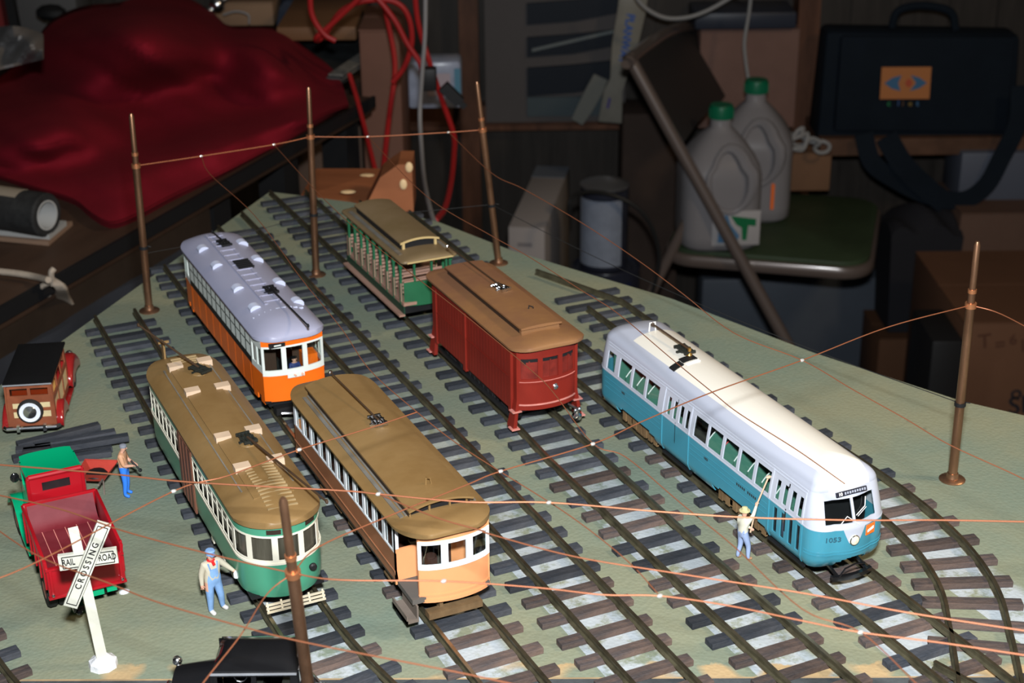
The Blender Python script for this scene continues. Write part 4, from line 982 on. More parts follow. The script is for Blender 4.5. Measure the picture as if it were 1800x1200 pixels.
    q = M(); q.hexa([(-.26, -.05, -.14), (.24, -.05, -.02), (.24, -.02, -.02), (-.26, -.02, -.14), (-.26, -.05, .0), (.24, -.05, .14), (.24, -.02, .14), (-.26, -.02, .0)]); q.build('poster_lettering', whp, po, smooth=False)
    # destination sign
    sp = Vector(P0(cf-.05, 6.1))+Vector((0, -.02, 0)); q = M(); q.box(-1.02, 1.02, -.04, .08, -.12, .14); ds = q.build('destination_sign', mat('sign_black', (.02, .02, .03), .4), t, smooth=False, loc=sp+Vector((0, -.02, .08)), rot=(R(-22), 0, 0))
    text('route_number', '10', .26, ds, whp, (-.78, -.05, 0), (R(90), 0, 0), sx=1.05, bold=.006)
    q = M()
    for k in range(9): q.box(-.5+k*.165, -.39+k*.165, -.05, -.045, -.07+.02*(k % 2), .08)
    q.build('sign_lettering', mat('sign_grey_blue', (.30, .32, .38), .5), ds, smooth=False)
    for k, (yy_, tx) in enumerate(((11.6, '1053'), (6.9, None), (22.2, '1053'))):
        if tx is None:
            q = M()
            for j in range(11):
                if j != 5: q.box(-HW-.03, -HW-.01, yy_+1.1-j*.2, yy_+1.22-j*.2, 3.42, 3.58)
            q.build('side_lettering', MATS['dark_lettering'], t, smooth=False); continue
        text('side_lettering', tx, .24, t, mat('dark_lettering', (.03, .045, .05), .5), (-HW-.03, yy_, 3.52 if k != 1 else 3.5), (R(90), 0, R(-90)), bold=.004)
    # glass
    q = M(); q.skin(lambda u, z: tuple(Vector(P0(u, z))+P_.nrm(u)*.06), nr, ups, [4.3, 4.8, 5.3, 5.85], [], .015, closed=True); q.build('window_glass', winglass, t)
    q = M(); q.skin(lambda u, z: tuple(Vector(P0(u, z))+P_.nrm(u)*.08), nr, [UL(4.6), UL(3), UL(1.5)], [2.2, 3, 4.1], [], .02); q.build('door_glass', blackg, t)
    # wipers
    for a, b_, c_ in (((.1, 4.45), (-.55, 4.95), (-1.0, 4.5)), ((.05, 4.9), (.75, 5.25), (.95, 5.7))):
        q = M(); q.tube([nose(*a, .05), nose(*b_, .09), nose(*c_, .07)], .028, 5); q.tube([nose(a[0]+.1, a[1]-.08, .05), nose(b_[0]+.1, b_[1]-.08, .09)], .02, 5); q.build('wiper', whp, t)
    # interior
    q = M(); q.box(-2.2, 2.2, 1.2, 25, 1.9, 2.0); q.build('floor', mat('dark_interior_floor', (.03, .03, .03), .8), t, smooth=False)
    rail_c = mat('pale_rail', (.6, .62, .6), .3)
    for k in range(13):
        y = 4.6+k*1.5
        if 13.4 < y < 17: continue
        for sg in (-1, 1):
            q = M(); x_ = sg*1.35
            q.slab(lambda u, v: (x_-.75+1.5*v, y+.15*u, 4.35+.55*math.sin(PI*v)), lambda u, v: (x_-.75+1.5*v, y+.15*u+.1, 3.0), 2, 8); q.box(x_-.75, x_+.75, y-.9, y+.1, 2.95, 3.25); q.box(x_-.2, x_+.2, y-.5, y-.1, 2, 2.95)
            s_ = q.build('seat', sea, t)
            q = M(); q.tube([(x_-.75+1.5*v/8, y+.05, 4.42+.6*math.sin(PI*v/8)) for v in range(9)], .045, 5); q.build('grab_rail', rail_c if k != 4 else mat('red_rail', (.5, .03, .03), .4), s_)
    q = M(); q.box(-2.1, 2.1, 24.2, 24.4, 2, 6.2); q.build('rear_bulkhead', sea, t, smooth=False)
    q = M(); q.box(-2.0, 2.0, 1.6, 1.75, 2, 6.2); q.build('dark_cab_backing', blackm, t, smooth=False)  # black sheet added so the cab behind the windshield looks unlit
    # trucks, bumper
    for y in (7.9, 20.6): wheels(t, y, r=.85, m=tanm, base=2.6, x=1.62)
    for y0_, st in ((5.4, .8), (18.3, .7)):
        q = M(); q.box(-2.08, -1.98, y0_, y0_+6.6*st, 1.25, 1.7)
        for k in range(7): q.box(-2.12, -1.95, y0_+k*st, y0_+.45+k*st, 1.15, 1.95)
        q.build('truck_side', tanm, t, smooth=False)
    for a_ in ((-1.5, 1.5, 11.5, 17.5, .95, 1.7), (-1.6, 1.6, 1.2, 4.5, 1.2, 1.7)): q = M(); q.box(*a_); q.build('underframe', blackm, t, smooth=False)
    q = M(); q.slab(lambda u, v: (-1.35+2.7*v, -.5+.25*u+.25*(2*v-1)**2, 1.28), lambda u, v: (-1.35+2.7*v, -.5+.25*u+.25*(2*v-1)**2, 1.0), 2, 10); q.bar((-1.0, -.3, 1.2), (-1.0, .8, 1.5), .15, .15); q.bar((1.0, -.3, 1.2), (1.0, .8, 1.5), .15, .15); q.tube([(-1, -.35, 1.25), (-.7, -.45, 1.8), (0, -.45, 1.95), (.7, -.4, 1.8)], .05, 6); q.build('bumper', blackg, t)
    for a_ in ((1.2, 4.8), (13.6, 17.1)): q = M(); q.box(-HW+.12, -HW+.3, *a_, 1.42, 1.56); q.build('door_step', blackm, t, smooth=False)
    # roof gear: shroud patches, pole
    q = M(); c0 = at_z(1186, 643, 7.3)-O
    for (s0, s1, dy) in ((-1.72, -.98, 0), (-.9, .15, .22)):
        def cp(u, v, l): 
            x_ = s0+(s1-s0)*v; s_ = math.acos(min(1, abs(x_)/2.33))/(PI/2); return (x_, 17.1+dy+.62*u, 6.3+1.18*math.sin(s_*PI/2)**1.15+l)
        q.slab(lambda u, v: cp(u, v, .06), lambda u, v: cp(u, v, -.02), 1, 6)
    q.build('black_roof_patch', blackm, t, ang=60)
    q = M()
    for yy_ in (16.8, 17.0): q.tube([(-.85+.95*v/6, yy_+.1, 7.38+.15*v/6) for v in range(7)], .05, 5)
    q.build('white_roof_strip', whp, t)
    b_ = at_z(1212, 618, 7.75)-O; b_.z = 7.5; tp = at_z(1147, 569, 8.0)-O; d = tp-b_; d.z = 0
    spring_base(t, b_+d.normalized()*.7, d, mat('dark_green_black', (.02, .022, .018))); q = M(); q.lathe([(.26, 0), (.2, .1), (.12, .3), (.12, .55)], b_-Vector((0, 0, .05)), 12); q.build('pole_pedestal', mat('brass', (.55, .30, .08), .35, .8), t)
    trolley_pole(t, b_+Vector((0, 0, .1)), tp, mat('dark_brown_pole', (.06, .035, .02)), r=.06); q = M(); q.tube([tp+Vector((-.25, 0, -.5)), tp+Vector((-.2, 0, .1)), tp+Vector((.2, 0, .1)), tp+Vector((.25, 0, -.5))], .05, 6); q.build('pole_hook', whp, t)
    return t
pcc()

# ------------------------------------------------------------------ people (toy figures about 4 cm tall)
skinm = mat('figure_skin', (.62, .34, .24), .5); hairm = mat('dark_hair', (.03, .02, .015), .6)
def person(label, loc, rotz, cm, pose, cloth, extras=(), cat='person', lean=None, fat=1.25):
    """one skinned body. pose: joint -> (x,y,z) metres on a 1.75 m figure facing -y. cloth: body zone -> material"""
    J = {'pelvis': (0, 0, .95), 'spine': (0, 0, 1.14), 'chest': (0, .01, 1.33), 'neck': (0, 0, 1.50), 'jaw': (0, -.02, 1.575), 'head': (0, -.015, 1.67), 'crown': (0, -.005, 1.745),
         'hipL': (-.10, 0, .90), 'kneeL': (-.12, -.03, .50), 'ankleL': (-.13, .02, .09), 'toeL': (-.14, -.14, .035), 'hipR': (.10, 0, .90), 'kneeR': (.12, -.03, .50), 'ankleR': (.13, .02, .09), 'toeR': (.14, -.14, .035),
         'shL': (-.185, .01, 1.43), 'elL': (-.26, .02, 1.15), 'wrL': (-.27, -.06, .92), 'shR': (.185, .01, 1.43), 'elR': (.26, .02, 1.15), 'wrR': (.27, -.06, .92)}
    J.update(pose); J = {k: Vector(v) for k, v in J.items()}
    Rd = {'pelvis': .155, 'spine': .145, 'chest': .165, 'neck': .062, 'jaw': .078, 'head': .098, 'crown': .06, 'hipL': .10, 'hipR': .10, 'kneeL': .068, 'kneeR': .068, 'ankleL': .048, 'ankleR': .048, 'toeL': .042, 'toeR': .042,
          'shL': .072, 'shR': .072, 'elL': .052, 'elR': .052, 'wrL': .036, 'wrR': .036}
    for k_ in Rd: Rd[k_] *= fat if k_ not in ('head', 'jaw', 'crown', 'neck') else 1.08
    names = list(J); E_ = [('pelvis', 'spine'), ('spine', 'chest'), ('chest', 'neck'), ('neck', 'jaw'), ('jaw', 'head'), ('head', 'crown')]
    for s_ in 'LR': E_ += [('pelvis', 'hip'+s_), ('hip'+s_, 'knee'+s_), ('knee'+s_, 'ankle'+s_), ('ankle'+s_, 'toe'+s_), ('chest', 'sh'+s_), ('sh'+s_, 'el'+s_), ('el'+s_, 'wr'+s_)]
    for s_ in 'LR':       # palm, four unequal curled fingers, thumb from the side of the palm
        w_, e = J['wr'+s_], J['el'+s_]; d = (w_-e).normalized(); sd = d.cross(Vector((0, 0, 1)));
        if sd.length < .05: sd = Vector((0, -1, 0))
        sd.normalize(); cu = sd.cross(d).normalized()
        J['pm'+s_] = w_+d*.055; Rd['pm'+s_] = .034; names.append('pm'+s_); E_.append(('wr'+s_, 'pm'+s_))
        for k, (o_, l_) in enumerate(((-.030, .062), (-.010, .075), (.010, .070), (.028, .055))):
            a, b_ = 'fa%s%d' % (s_, k), 'fb%s%d' % (s_, k); J[a] = w_+d*(.085+l_*.4)+sd*o_*1.3; J[b_] = w_+d*(.085+l_*.8)+sd*o_*1.4-cu*.035
            Rd[a] = .0105; Rd[b_] = .009; names += [a, b_]; E_ += [('pm'+s_, a), (a, b_)]
        a, b_ = 'ta'+s_, 'tb'+s_; J[a] = w_+d*.05+sd*(-.05); J[b_] = w_+d*.09+sd*(-.065)-cu*.02; Rd[a] = .013; Rd[b_] = .010; names += [a, b_]; E_ += [('pm'+s_, a), (a, b_)]
    me = bpy.data.meshes.new('body'); me.from_pydata([J[n_] for n_ in names], [(names.index(a), names.index(b_)) for a, b_ in E_], [])
    o = bpy.data.objects.new('body', me); COL.objects.link(o); sk = o.modifiers.new('skin', 'SKIN'); sk.use_smooth_shade = True
    for i, n_ in enumerate(names): me.skin_vertices[0].data[i].radius = (Rd[n_], Rd[n_]*(.72 if n_ in ('chest', 'spine', 'pelvis') else 1))
    me.skin_vertices[0].data[0].use_root = True
    sb = o.modifiers.new('sub', 'SUBSURF'); sb.levels = 1; sb.render_levels = 1
    dg = bpy.context.evaluated_depsgraph_get(); m2 = bpy.data.meshes.new_from_object(o.evaluated_get(dg)); bpy.data.objects.remove(o)
    zone = {('pelvis', 'spine'): 'shirt', ('spine', 'chest'): 'shirt', ('chest', 'neck'): 'shirt', ('neck', 'jaw'): 'skin', ('jaw', 'head'): 'skin', ('head', 'crown'): 'hair'}
    for s_ in 'LR': zone.update({('pelvis', 'hip'+s_): 'trousers', ('hip'+s_, 'knee'+s_): 'trousers', ('knee'+s_, 'ankle'+s_): 'trousers', ('ankle'+s_, 'toe'+s_): 'shoe', ('chest', 'sh'+s_): 'shirt', ('sh'+s_, 'el'+s_): 'sleeve', ('el'+s_, 'wr'+s_): 'cuff'})
    mats = []; zi = {}
    def mi(z):
        m_ = cloth.get(z, skinm if z in ('skin', 'cuff') else hairm)
        if m_ not in mats: mats.append(m_)
        return mats.index(m_)
    segs = [(J[a], J[b_], zone.get((a, b_), 'skin')) for a, b_ in E_]
    idx = []
    for p in m2.polygons:
        c = p.center; best = (9, 'skin')
        for a, b_, z in segs:
            t_ = max(0, min(1, (c-a).dot(b_-a)/max(1e-9, (b_-a).length_squared))); d = (c-a.lerp(b_, t_)).length
            if d < best[0]: best = (d, z)
        z = best[1]
        if z == 'shirt' and c.z < J['pelvis'].z+.10: z = 'trousers'
        if z == 'hair' and c.y < J['head'].y-.03 and c.z < J['head'].z+.05: z = 'skin'
        idx.append(mi(z))
    m2.materials.clear()
    for q_ in mats: m2.materials.append(q_)
    m2.polygons.foreach_set('material_index', idx); m2.polygons.foreach_set('use_smooth', [True]*len(idx))
    k = cm*S/1.75; m2.transform(Matrix.Scale(k, 4)); t = bpy.data.objects.new('person', m2); COL.objects.link(t)
    t.location = Vector(loc)*S; t.rotation_euler = (0, 0, rotz); tag(t, label, cat)
    kk = cm/1.75
    hd = J['head']; jw = J['jaw']
    q = M()
    for sx_ in (-.036, .036): q.ball((hd+Vector((sx_, -.088, -.005)))*kk, .014*kk, 8)
    q.build('eyes', hairm, t)
    q = M(); q.ball((hd+Vector((0, -.105, -.035)))*kk, .018*kk, 8, sc=(.8, 1, 1.3)); q.build('nose', skinm, t)
    q = M(); q.ball((jw+Vector((0, -.082, .01)))*kk, .02*kk, 8, sc=(1.3, .5, .4)); q.build('mouth', mat('figure_lips', (.4, .13, .10), .5), t)
    for sx_ in (-1, 1):
        q = M(); q.ball((hd+Vector((sx_*.098, 0, -.02)))*kk, .024*kk, 8, sc=(.5, .8, 1.2)); q.build('ear', skinm, t)
    return t, J, kk
den = mat('pale_denim', (.20, .34, .58), .7, var=.1, vscale=200); whs = mat('pale_shirt', (.62, .60, .48), .7); crs = mat('cream_shirt', (.48, .43, .33), .7); bluep = mat('bright_blue_trousers', (.035, .20, .75), .55)
boot = mat('tan_shoe', (.50, .28, .16), .6); grs = mat('pale_shoe', (.55, .52, .50), .6)

# railwayman with a raised pole beside the white streetcar: faces away to the right
_loc = Vector((46.1, 67.35, 0)); _rot = R(96); _h = 3.45; _k = _h/1.75
def _loc_t(px, py, y): v = Matrix.Rotation(-_rot, 3, 'Z') @ (at_y(px, py, y)-_loc); return v/_k
hu, hl = _loc_t(1331, 886, 67.0), _loc_t(1318, 927, 67.1)
def _arm(sh, hand, bend):
    sh, hand = Vector(sh), Vector(hand); d = hand-sh; L_ = min(d.length, .50); w_ = sh+d.normalized()*L_; return sh.lerp(w_, .52)+Vector(bend), w_
eu, wu = _arm((-.2, -.02, 1.43), hu, (-.03, 0, -.06)); el_, wl_ = _arm((.19, -.02, 1.41), hl, (.05, .02, -.08))
mt, J, kk = person('person in pale shirt and blue jeans raising a long stick beside the white streetcar', _loc, _rot, _h,
    {'shL': (-.2, -.02, 1.43), 'elL': tuple(eu), 'wrL': tuple(wu), 'shR': (.19, -.02, 1.41), 'elR': tuple(el_), 'wrR': tuple(wl_),
     'hipR': (.09, 0, .9), 'ankleR': (.15, .05, .09), 'toeR': (.18, -.12, .035), 'ankleL': (-.12, -.14, .09), 'toeL': (-.12, -.30, .035), 'kneeL': (-.12, -.14, .5)},
    {'shirt': whs, 'sleeve': whs, 'cuff': whs, 'trousers': mat('light_blue_jeans', (.30, .38, .58), .7), 'shoe': boot})
q = M(); q.lathe([(.17*kk, 0), (.165*kk, .012*kk), (.1*kk, .02*kk), (.085*kk, .11*kk), (.03*kk, .13*kk)], J['head']*kk+Vector((0, 0, .03*kk)), 18); q.build('straw_hat', mat('straw', (.55, .50, .26), .8, var=.2, vscale=300), mt)
q = M(); q.box(-.16*kk, .16*kk, -.10*kk, .10*kk, .97*kk, 1.02*kk); q.build('belt', blackm, mt, bevel=.02)
W_ = Matrix.Rotation(_rot, 3, 'Z'); hL = W_ @ (J['pmL']*kk)+_loc; hR = W_ @ (J['pmR']*kk)+_loc
dr = (hL-hR).normalized(); stick1 = at_y(1351, 838, hL.y-.15)
q = M(); q.tube([hR-dr*.25, hR, hL, stick1], .05, 6); q.ball(stick1, .12, 8, sc=(1.6, 1, .8)); tag(q.build('wooden_stick', mat('pale_wood', (.62, .42, .28), .6)), 'long pale wooden stick held up by the person in jeans', 'stick')

mt, J, kk = person('person in blue denim overalls, blue cap and red neckerchief holding an oil can', (16.5, 75.6, 0), R(14), 4.0,
    {'shL': (-.20, .01, 1.42), 'elL': (-.27, .04, 1.14), 'wrL': (-.29, .0, .90), 'shR': (.20, .01, 1.42), 'elR': (.36, -.06, 1.24), 'wrR': (.50, -.16, 1.08), 'ankleL': (-.12, .0, .09), 'toeL': (-.08, -.17, .035), 'ankleR': (.22, .02, .09), 'toeR': (.30, -.12, .035), 'kneeR': (.17, -.03, .5)},
    {'shirt': crs, 'sleeve': crs, 'cuff': crs, 'trousers': den, 'shoe': grs}, fat=1.45)
def bib(parent, kk, m, name='overall_bib'):
    q = M(); f = lambda u, v, d: ((-.13+.26*v)*(1-.25*u)*kk, (-.128-d+.018*abs(2*v-1)**2)*kk, (1.02+.28*u)*kk)
    q.slab(lambda u, v: f(u, v, .015), lambda u, v: f(u, v, -.03), 4, 6)
    for s_ in (-1, 1): q.bar((s_*.09*kk, -.125*kk, 1.28*kk), (s_*.12*kk, -.09*kk, 1.45*kk), .035*kk, .03*kk); q.bar((s_*.12*kk, -.09*kk, 1.45*kk), (s_*.12*kk, .08*kk, 1.47*kk), .035*kk, .03*kk); q.bar((s_*.12*kk, .08*kk, 1.47*kk), (s_*.05*kk, .13*kk, 1.1*kk), .035*kk, .03*kk)
    return q.build(name, m, parent)
bib(mt, kk, den)
q = M(); q.lathe([(.108*kk, -.01*kk), (.112*kk, .04*kk), (.125*kk, .085*kk), (.10*kk, .12*kk), (.03*kk, .125*kk)], J['head']*kk, 16); q.box(-.07*kk, .07*kk, -.19*kk, -.08*kk, 1.675*kk, 1.69*kk); q.build('cap', den, mt)
q = M(); q.tube([(.075*kk*math.cos(a*PI/6), (.07*math.sin(a*PI/6)-.01)*kk, 1.50*kk) for a in range(12)], .03*kk, 6, closed=True); q.bar((0, -.09*kk, 1.5*kk), (.02*kk, -.14*kk, 1.40*kk), .07*kk, .03*kk); q.build('neckerchief', mat('red_cloth_small', (.62, .02, .02), .6), mt)
W_ = Matrix.Rotation(R(14), 3, 'Z'); hp = W_ @ (J['pmR']*kk)+Vector((16.5, 75.6, 0))
q = M(); q.lathe([(.17, -.32), (.18, -.05), (.09, .08), (.03, .12)], hp+Vector((.05, -.1, 0)), 12); q.tube([hp+Vector((.05, -.1, .08)), hp+Vector((.3, -.25, .25))], .025, 5); q.build('oil_can', mat('white_enamel', (.75, .77, .8), .3))
oc = bpy.data.objects['oil_can']; tag(oc, 'small white oil can with spout in the hand of the overalled figure', 'oil can')

mt, J, kk = person('person with bare tan torso and bright blue trousers standing by the red wheelbarrow', (15.0, 91.3, 0), R(62), 3.7,
    {'elL': (-.24, -.08, 1.13), 'wrL': (-.10, -.26, 1.08), 'elR': (.25, -.05, 1.14), 'wrR': (.13, -.28, 1.05), 'head': (0, -.05, 1.66), 'crown': (0, -.05, 1.735), 'jaw': (0, -.045, 1.57)},
    {'shirt': mat('tan_torso', (.58, .30, .17), .5), 'sleeve': mat('tan_torso', (.58, .30, .17)), 'trousers': bluep, 'shoe': bluep})
q = M(); q.lathe([(.108*kk, -.0*kk), (.112*kk, .03*kk), (.10*kk, .075*kk), (.05*kk, .10*kk)], J['head']*kk, 14); q.build('cap', mat('grey_cap', (.22, .23, .27), .6), mt)
W_ = Matrix.Rotation(R(62), 3, 'Z'); h1 = W_ @ (J['pmL']*kk)+Vector((15.0, 91.3, 0)); h2 = W_ @ (J['pmR']*kk)+Vector((15.0, 91.3, 0))
q = M(); q.tube([h1.lerp(h2, .5)+Vector((-.15, .1, .3)), h1.lerp(h2, .5)+Vector((.3, -.15, -.35))], .06, 6); q.ball(h1.lerp(h2, .5)+Vector((.32, -.16, -.38)), .13, 8); tag(q.build('hand_tool', blackm), 'short dark tool held by the person in blue trousers', 'tool')

p = at_y(517, 630, 96.85)
mt, J, kk = person('person in dark blue uniform seen through the windshield of the orange trolley', (p.x, p.y, 2.0), R(0), (p.z-2.0)/.955,
    {'elL': (-.24, -.12, 1.16), 'wrL': (-.15, -.34, 1.12), 'elR': (.24, -.12, 1.16), 'wrR': (.2, -.34, 1.12)},
    {'shirt': mat('navy_uniform', (.02, .035, .14), .6), 'sleeve': mat('navy_uniform', (.02, .035, .14)), 'cuff': mat('navy_uniform', (.02, .035, .14)), 'trousers': mat('navy_uniform', (.02, .035, .14)), 'shoe': blackm})
q = M(); q.lathe([(.10*kk, 0), (.115*kk, .05*kk), (.02*kk, .06*kk)], J['head']*kk+Vector((0, 0, .04*kk)), 14); q.build('cap', blackm, mt)

# ------------------------------------------------------------------ crossing sign
def crossing_sign():
    t = thing('crossing_sign', 'white wooden crossbuck sign lettered RAILROAD CROSSING on a leaning post', 'sign', (9.71, 73.2, 0))
    wh = mat('aged_white_paint', (.60, .59, .50), .6, var=.08, vscale=60); bk = mat('black_lettering', (.015, .015, .015), .5)
    q = M(); q.hexa([(-.28, -.24, 0), (.28, -.24, 0), (.28, .24, 0), (-.28, .24, 0), (-.82, -.22, 8.25), (-.32, -.22, 8.25), (-.32, .18, 8.55), (-.82, .18, 8.55)]); q.build('post', wh, t, smooth=False)
    q = M(); q.lathe([(.78, 0), (.74, .35), (.5, .5), (.3, .7)], n=9); q.build('plaster_foot', mat('white_plaster', (.68, .68, .70), .8, bump=.6, bscale=200), t, ang=20)
    yaw_ = R(-14)
    def board(cx, cz, L_, h, tilt, body, d, name):
        q = M(); q.box(-L_/2, L_/2, -.13, .13, -h/2, h/2); b_ = q.build(name, wh, t, smooth=False, loc=(cx, d, cz), rot=(0, -tilt, yaw_))
        q = M(); i = .1; x0, z0 = L_/2-i*1.8, h/2-i
        for a, c in (((-x0, -z0), (x0, -z0)), ((x0, -z0), (x0, z0)), ((x0, z0), (-x0, z0)), ((-x0, z0), (-x0, -z0))): q.bar((a[0], -.14, a[1]), (c[0], -.14, c[1]), .04, .045, up=(0, 1, 0))
        q.build('border_line', bk, b_, smooth=False)
        for s_, x_ in body: text('sign_lettering', s_, h*.62, b_, bk, (x_, -.14, 0), (R(90), 0, 0), bold=.008, sx=.60 if len(s_) < 6 else .95)
        return b_
    board(-.08, 6.85, 2.95, .86, R(2), [('RAIL', -.99), ('ROAD', .96)], -.36, 'railroad_board')
    board(-.22, 6.68, 5.15, .72, R(64.5), [('C R O S S I N G', 0)], -.66, 'crossing_board')
crossing_sign()

# ------------------------------------------------------------------ dump truck
def tyre(parent, c, r, w_, hub, axis='X', white=False):
    q = M(); q.lathe([(r*.55, -w_/2), (r*.9, -w_/2), (r, -w_*.3), (r, w_*.3), (r*.9, w_/2), (r*.55, w_/2)], c, 20, axis=axis); o = q.build('wheel', rubber, parent)
    q = M(); q.lathe([(r*.56, -w_*.42), (r*.5, -w_*.5), (r*.2, -w_*.55), (0.01, -w_*.6)], c, 16, axis=axis); q.lathe([(r*.56, w_*.42), (r*.5, w_*.5), (r*.2, w_*.55), (0.01, w_*.6)], c, 16, axis=axis); q.build('hub', hub, o)
    return o
def truck():
    t = thing('dump_truck', 'toy dump truck with open red bed, red cab back and green cab', 'truck', (10.1, 77.0, 0), R(1))
    red = mat('truck_red_enamel', (.33, .006, .012), .32, var=.04, vscale=20, coat=.3); dred = mat('dusty_dark_red', (.12, .006, .012), .6, col2=(.16, .020, .028), vscale=30); grn = mat('truck_green_enamel', (.0, .32, .14), .25, coat=.5)
    q = M(); q.box(-2.02, 2.02, 1.2, 7.3, 2.35, 3.25)
    q.slab(lambda u, v: (-1.9+3.8*v, 6.1+1.1*u, 3.26+1.4*u**1.9), lambda u, v: (-1.9+3.8*v, 6.1+1.2*u, 3.2+1.3*u**1.9), 8, 1)
    for k in range(5): q.box(-1.4+k*.65, -1.36+k*.65, 1.4, 6.1, 3.25, 3.28, 1)
    q.build('bed_floor', [dred, mat('worn_pink_edge', (.62, .24, .20))], t)
    q = M()
    for s_ in (-1, 1):
        q.hexa([(s_*1.95-.08, 1.15, 2.3), (s_*1.95+.08, 1.15, 2.3), (s_*1.95+.08, 7.2, 2.3), (s_*1.95-.08, 7.2, 2.3), (s_*2.1-.1, 1.05, 4.2), (s_*2.1+.1, 1.05, 4.2), (s_*2.1+.1, 7.3, 4.65), (s_*2.1-.1, 7.3, 4.65)])
        for k in range(5): q.box(s_*2.14-.07, s_*2.14+.07, 1.3+k*1.4, 1.5+k*1.4, 2.3, 4.3)
    q.box(-2.1, 2.1, 7.15, 7.35, 2.4, 4.7); q.build('bed_side', red, t, bevel=.04)
    q = M(); q.box(-2.1, 2.1, .95, 1.15, 1.9, 3.7); q.box(-2.15, 2.15, .89, 1.19, 3.6, 3.76); q.box(-2.15, 2.15, .87, 1.15, 1.85, 2.0)
    for x_ in (-1.9, 0, 1.9): q.box(x_-.08, x_+.08, .87, .95, 1.9, 3.65)
    q.build('tailgate', red, t, bevel=.03)
    q = M()
    for x_ in (-1.9, 1.9): q.ball((x_, .83, 2.15), .1, 8)
    q.build('tail_lamp', steel, t)
    # cab
    q = M(); q.skin(lambda u, z: (u, 7.75, z), lambda u, z: (0, 1, 0), [-1.62, 1.62], [2.3, 6.05], [(-.8, .8, 5.0, 5.55)], .14)
    q.tube([(-1.5, 7.8, 6.0), (1.5, 7.8, 6.0)], .16, 8); q.tube([(-1.56, 7.8, 2.4), (-1.56, 7.8, 5.9)], .12, 8); q.tube([(1.56, 7.8, 2.4), (1.56, 7.8, 5.9)], .12, 8); q.build('cab_back', red, t)
    q = M(); q.box(-.85, .85, 7.82, 7.85, 4.95, 5.6); q.build('rear_window', blackg, t, smooth=False)
    q = M(); q.slab(lambda u, v: ((2*v-1)*(1.62-.12*u), 7.85+2.9*u, 6.08-.10*(2*v-1)**4+.35*u*u-.3*u), lambda u, v: ((2*v-1)*(1.62-.12*u), 7.85+2.9*u, 5.85-.10*(2*v-1)**4+.35*u*u-.3*u), 8, 10); q.build('cab_roof', grn, t)
    q = M()
    for s_ in (-1, 1): q.skin(lambda u, z: (s_*1.6, u, z), lambda u, z: (-s_, 0, 0), [7.9, 10.3], [2.2, 5.95], [(8.2, 9.9, 4.6, 5.6)], .12)
    q.skin(lambda u, z: (u, 10.35+(4.6-z)*.15, z), lambda u, z: (0, -1, 0), [-1.6, 1.6], [2.2, 5.95], [(-1.35, 1.35, 4.7, 5.7)], .12); q.build('cab_body', grn, t, smooth=False)
    q = M(); q.slab(lambda u, v: ((2*v-1)*(1.25-.35*u), 10.4+3.6*u, 4.3-.3*u-.5*(2*v-1)**4), lambda u, v: ((2*v-1)*(1.25-.35*u), 10.4+3.6*u, 2.0), 8, 10); q.build('hood', grn, t)
    for s_ in (-1, 1):
        q = M(); q.slab(lambda u, v: (s_*(1.15+.95*v), 7.6+7.2*u, 1.2+(1.45*math.sin(PI*min(1, max(0, (u-.35)/.65))) if u > .35 else 0)), lambda u, v: (s_*(1.15+.95*v), 7.6+7.2*u, 1.05+(1.4*math.sin(PI*min(1, max(0, (u-.35)/.65))) if u > .35 else 0)), 16, 4); q.build('fender', grn, t)
    q = M(); q.box(1.0, 1.55, .9, 1.3, 1.5, 1.75); q.box(-.9, .9, 1.3, 13.5, 1.2, 1.9); q.build('chassis', [grn], t, smooth=False)
    q = M(); q.box(-1.0, -.4, .5, 1.3, .95, 1.3); q.ball((-.7, .5, .95), .2, 8); q.build('tow_hitch', blackg, t)
    q = M(); q.tube([(-1.65, 9.8, 4.9), (-1.95, 9.9, 5.2)], .06, 6); q.ball((-2.0, 9.9, 5.15), .3, 10, sc=(.9, .35, 1.1)); q.build('mirror', blackg, t)
    for (x_, y) in ((-1.75, 3.5), (-1.15, 3.5), (1.15, 3.5), (1.75, 3.5), (-1.72, 12.4), (1.72, 12.4)): tyre(t, (x_, y, 1.05), 1.05, .55, red)
truck()

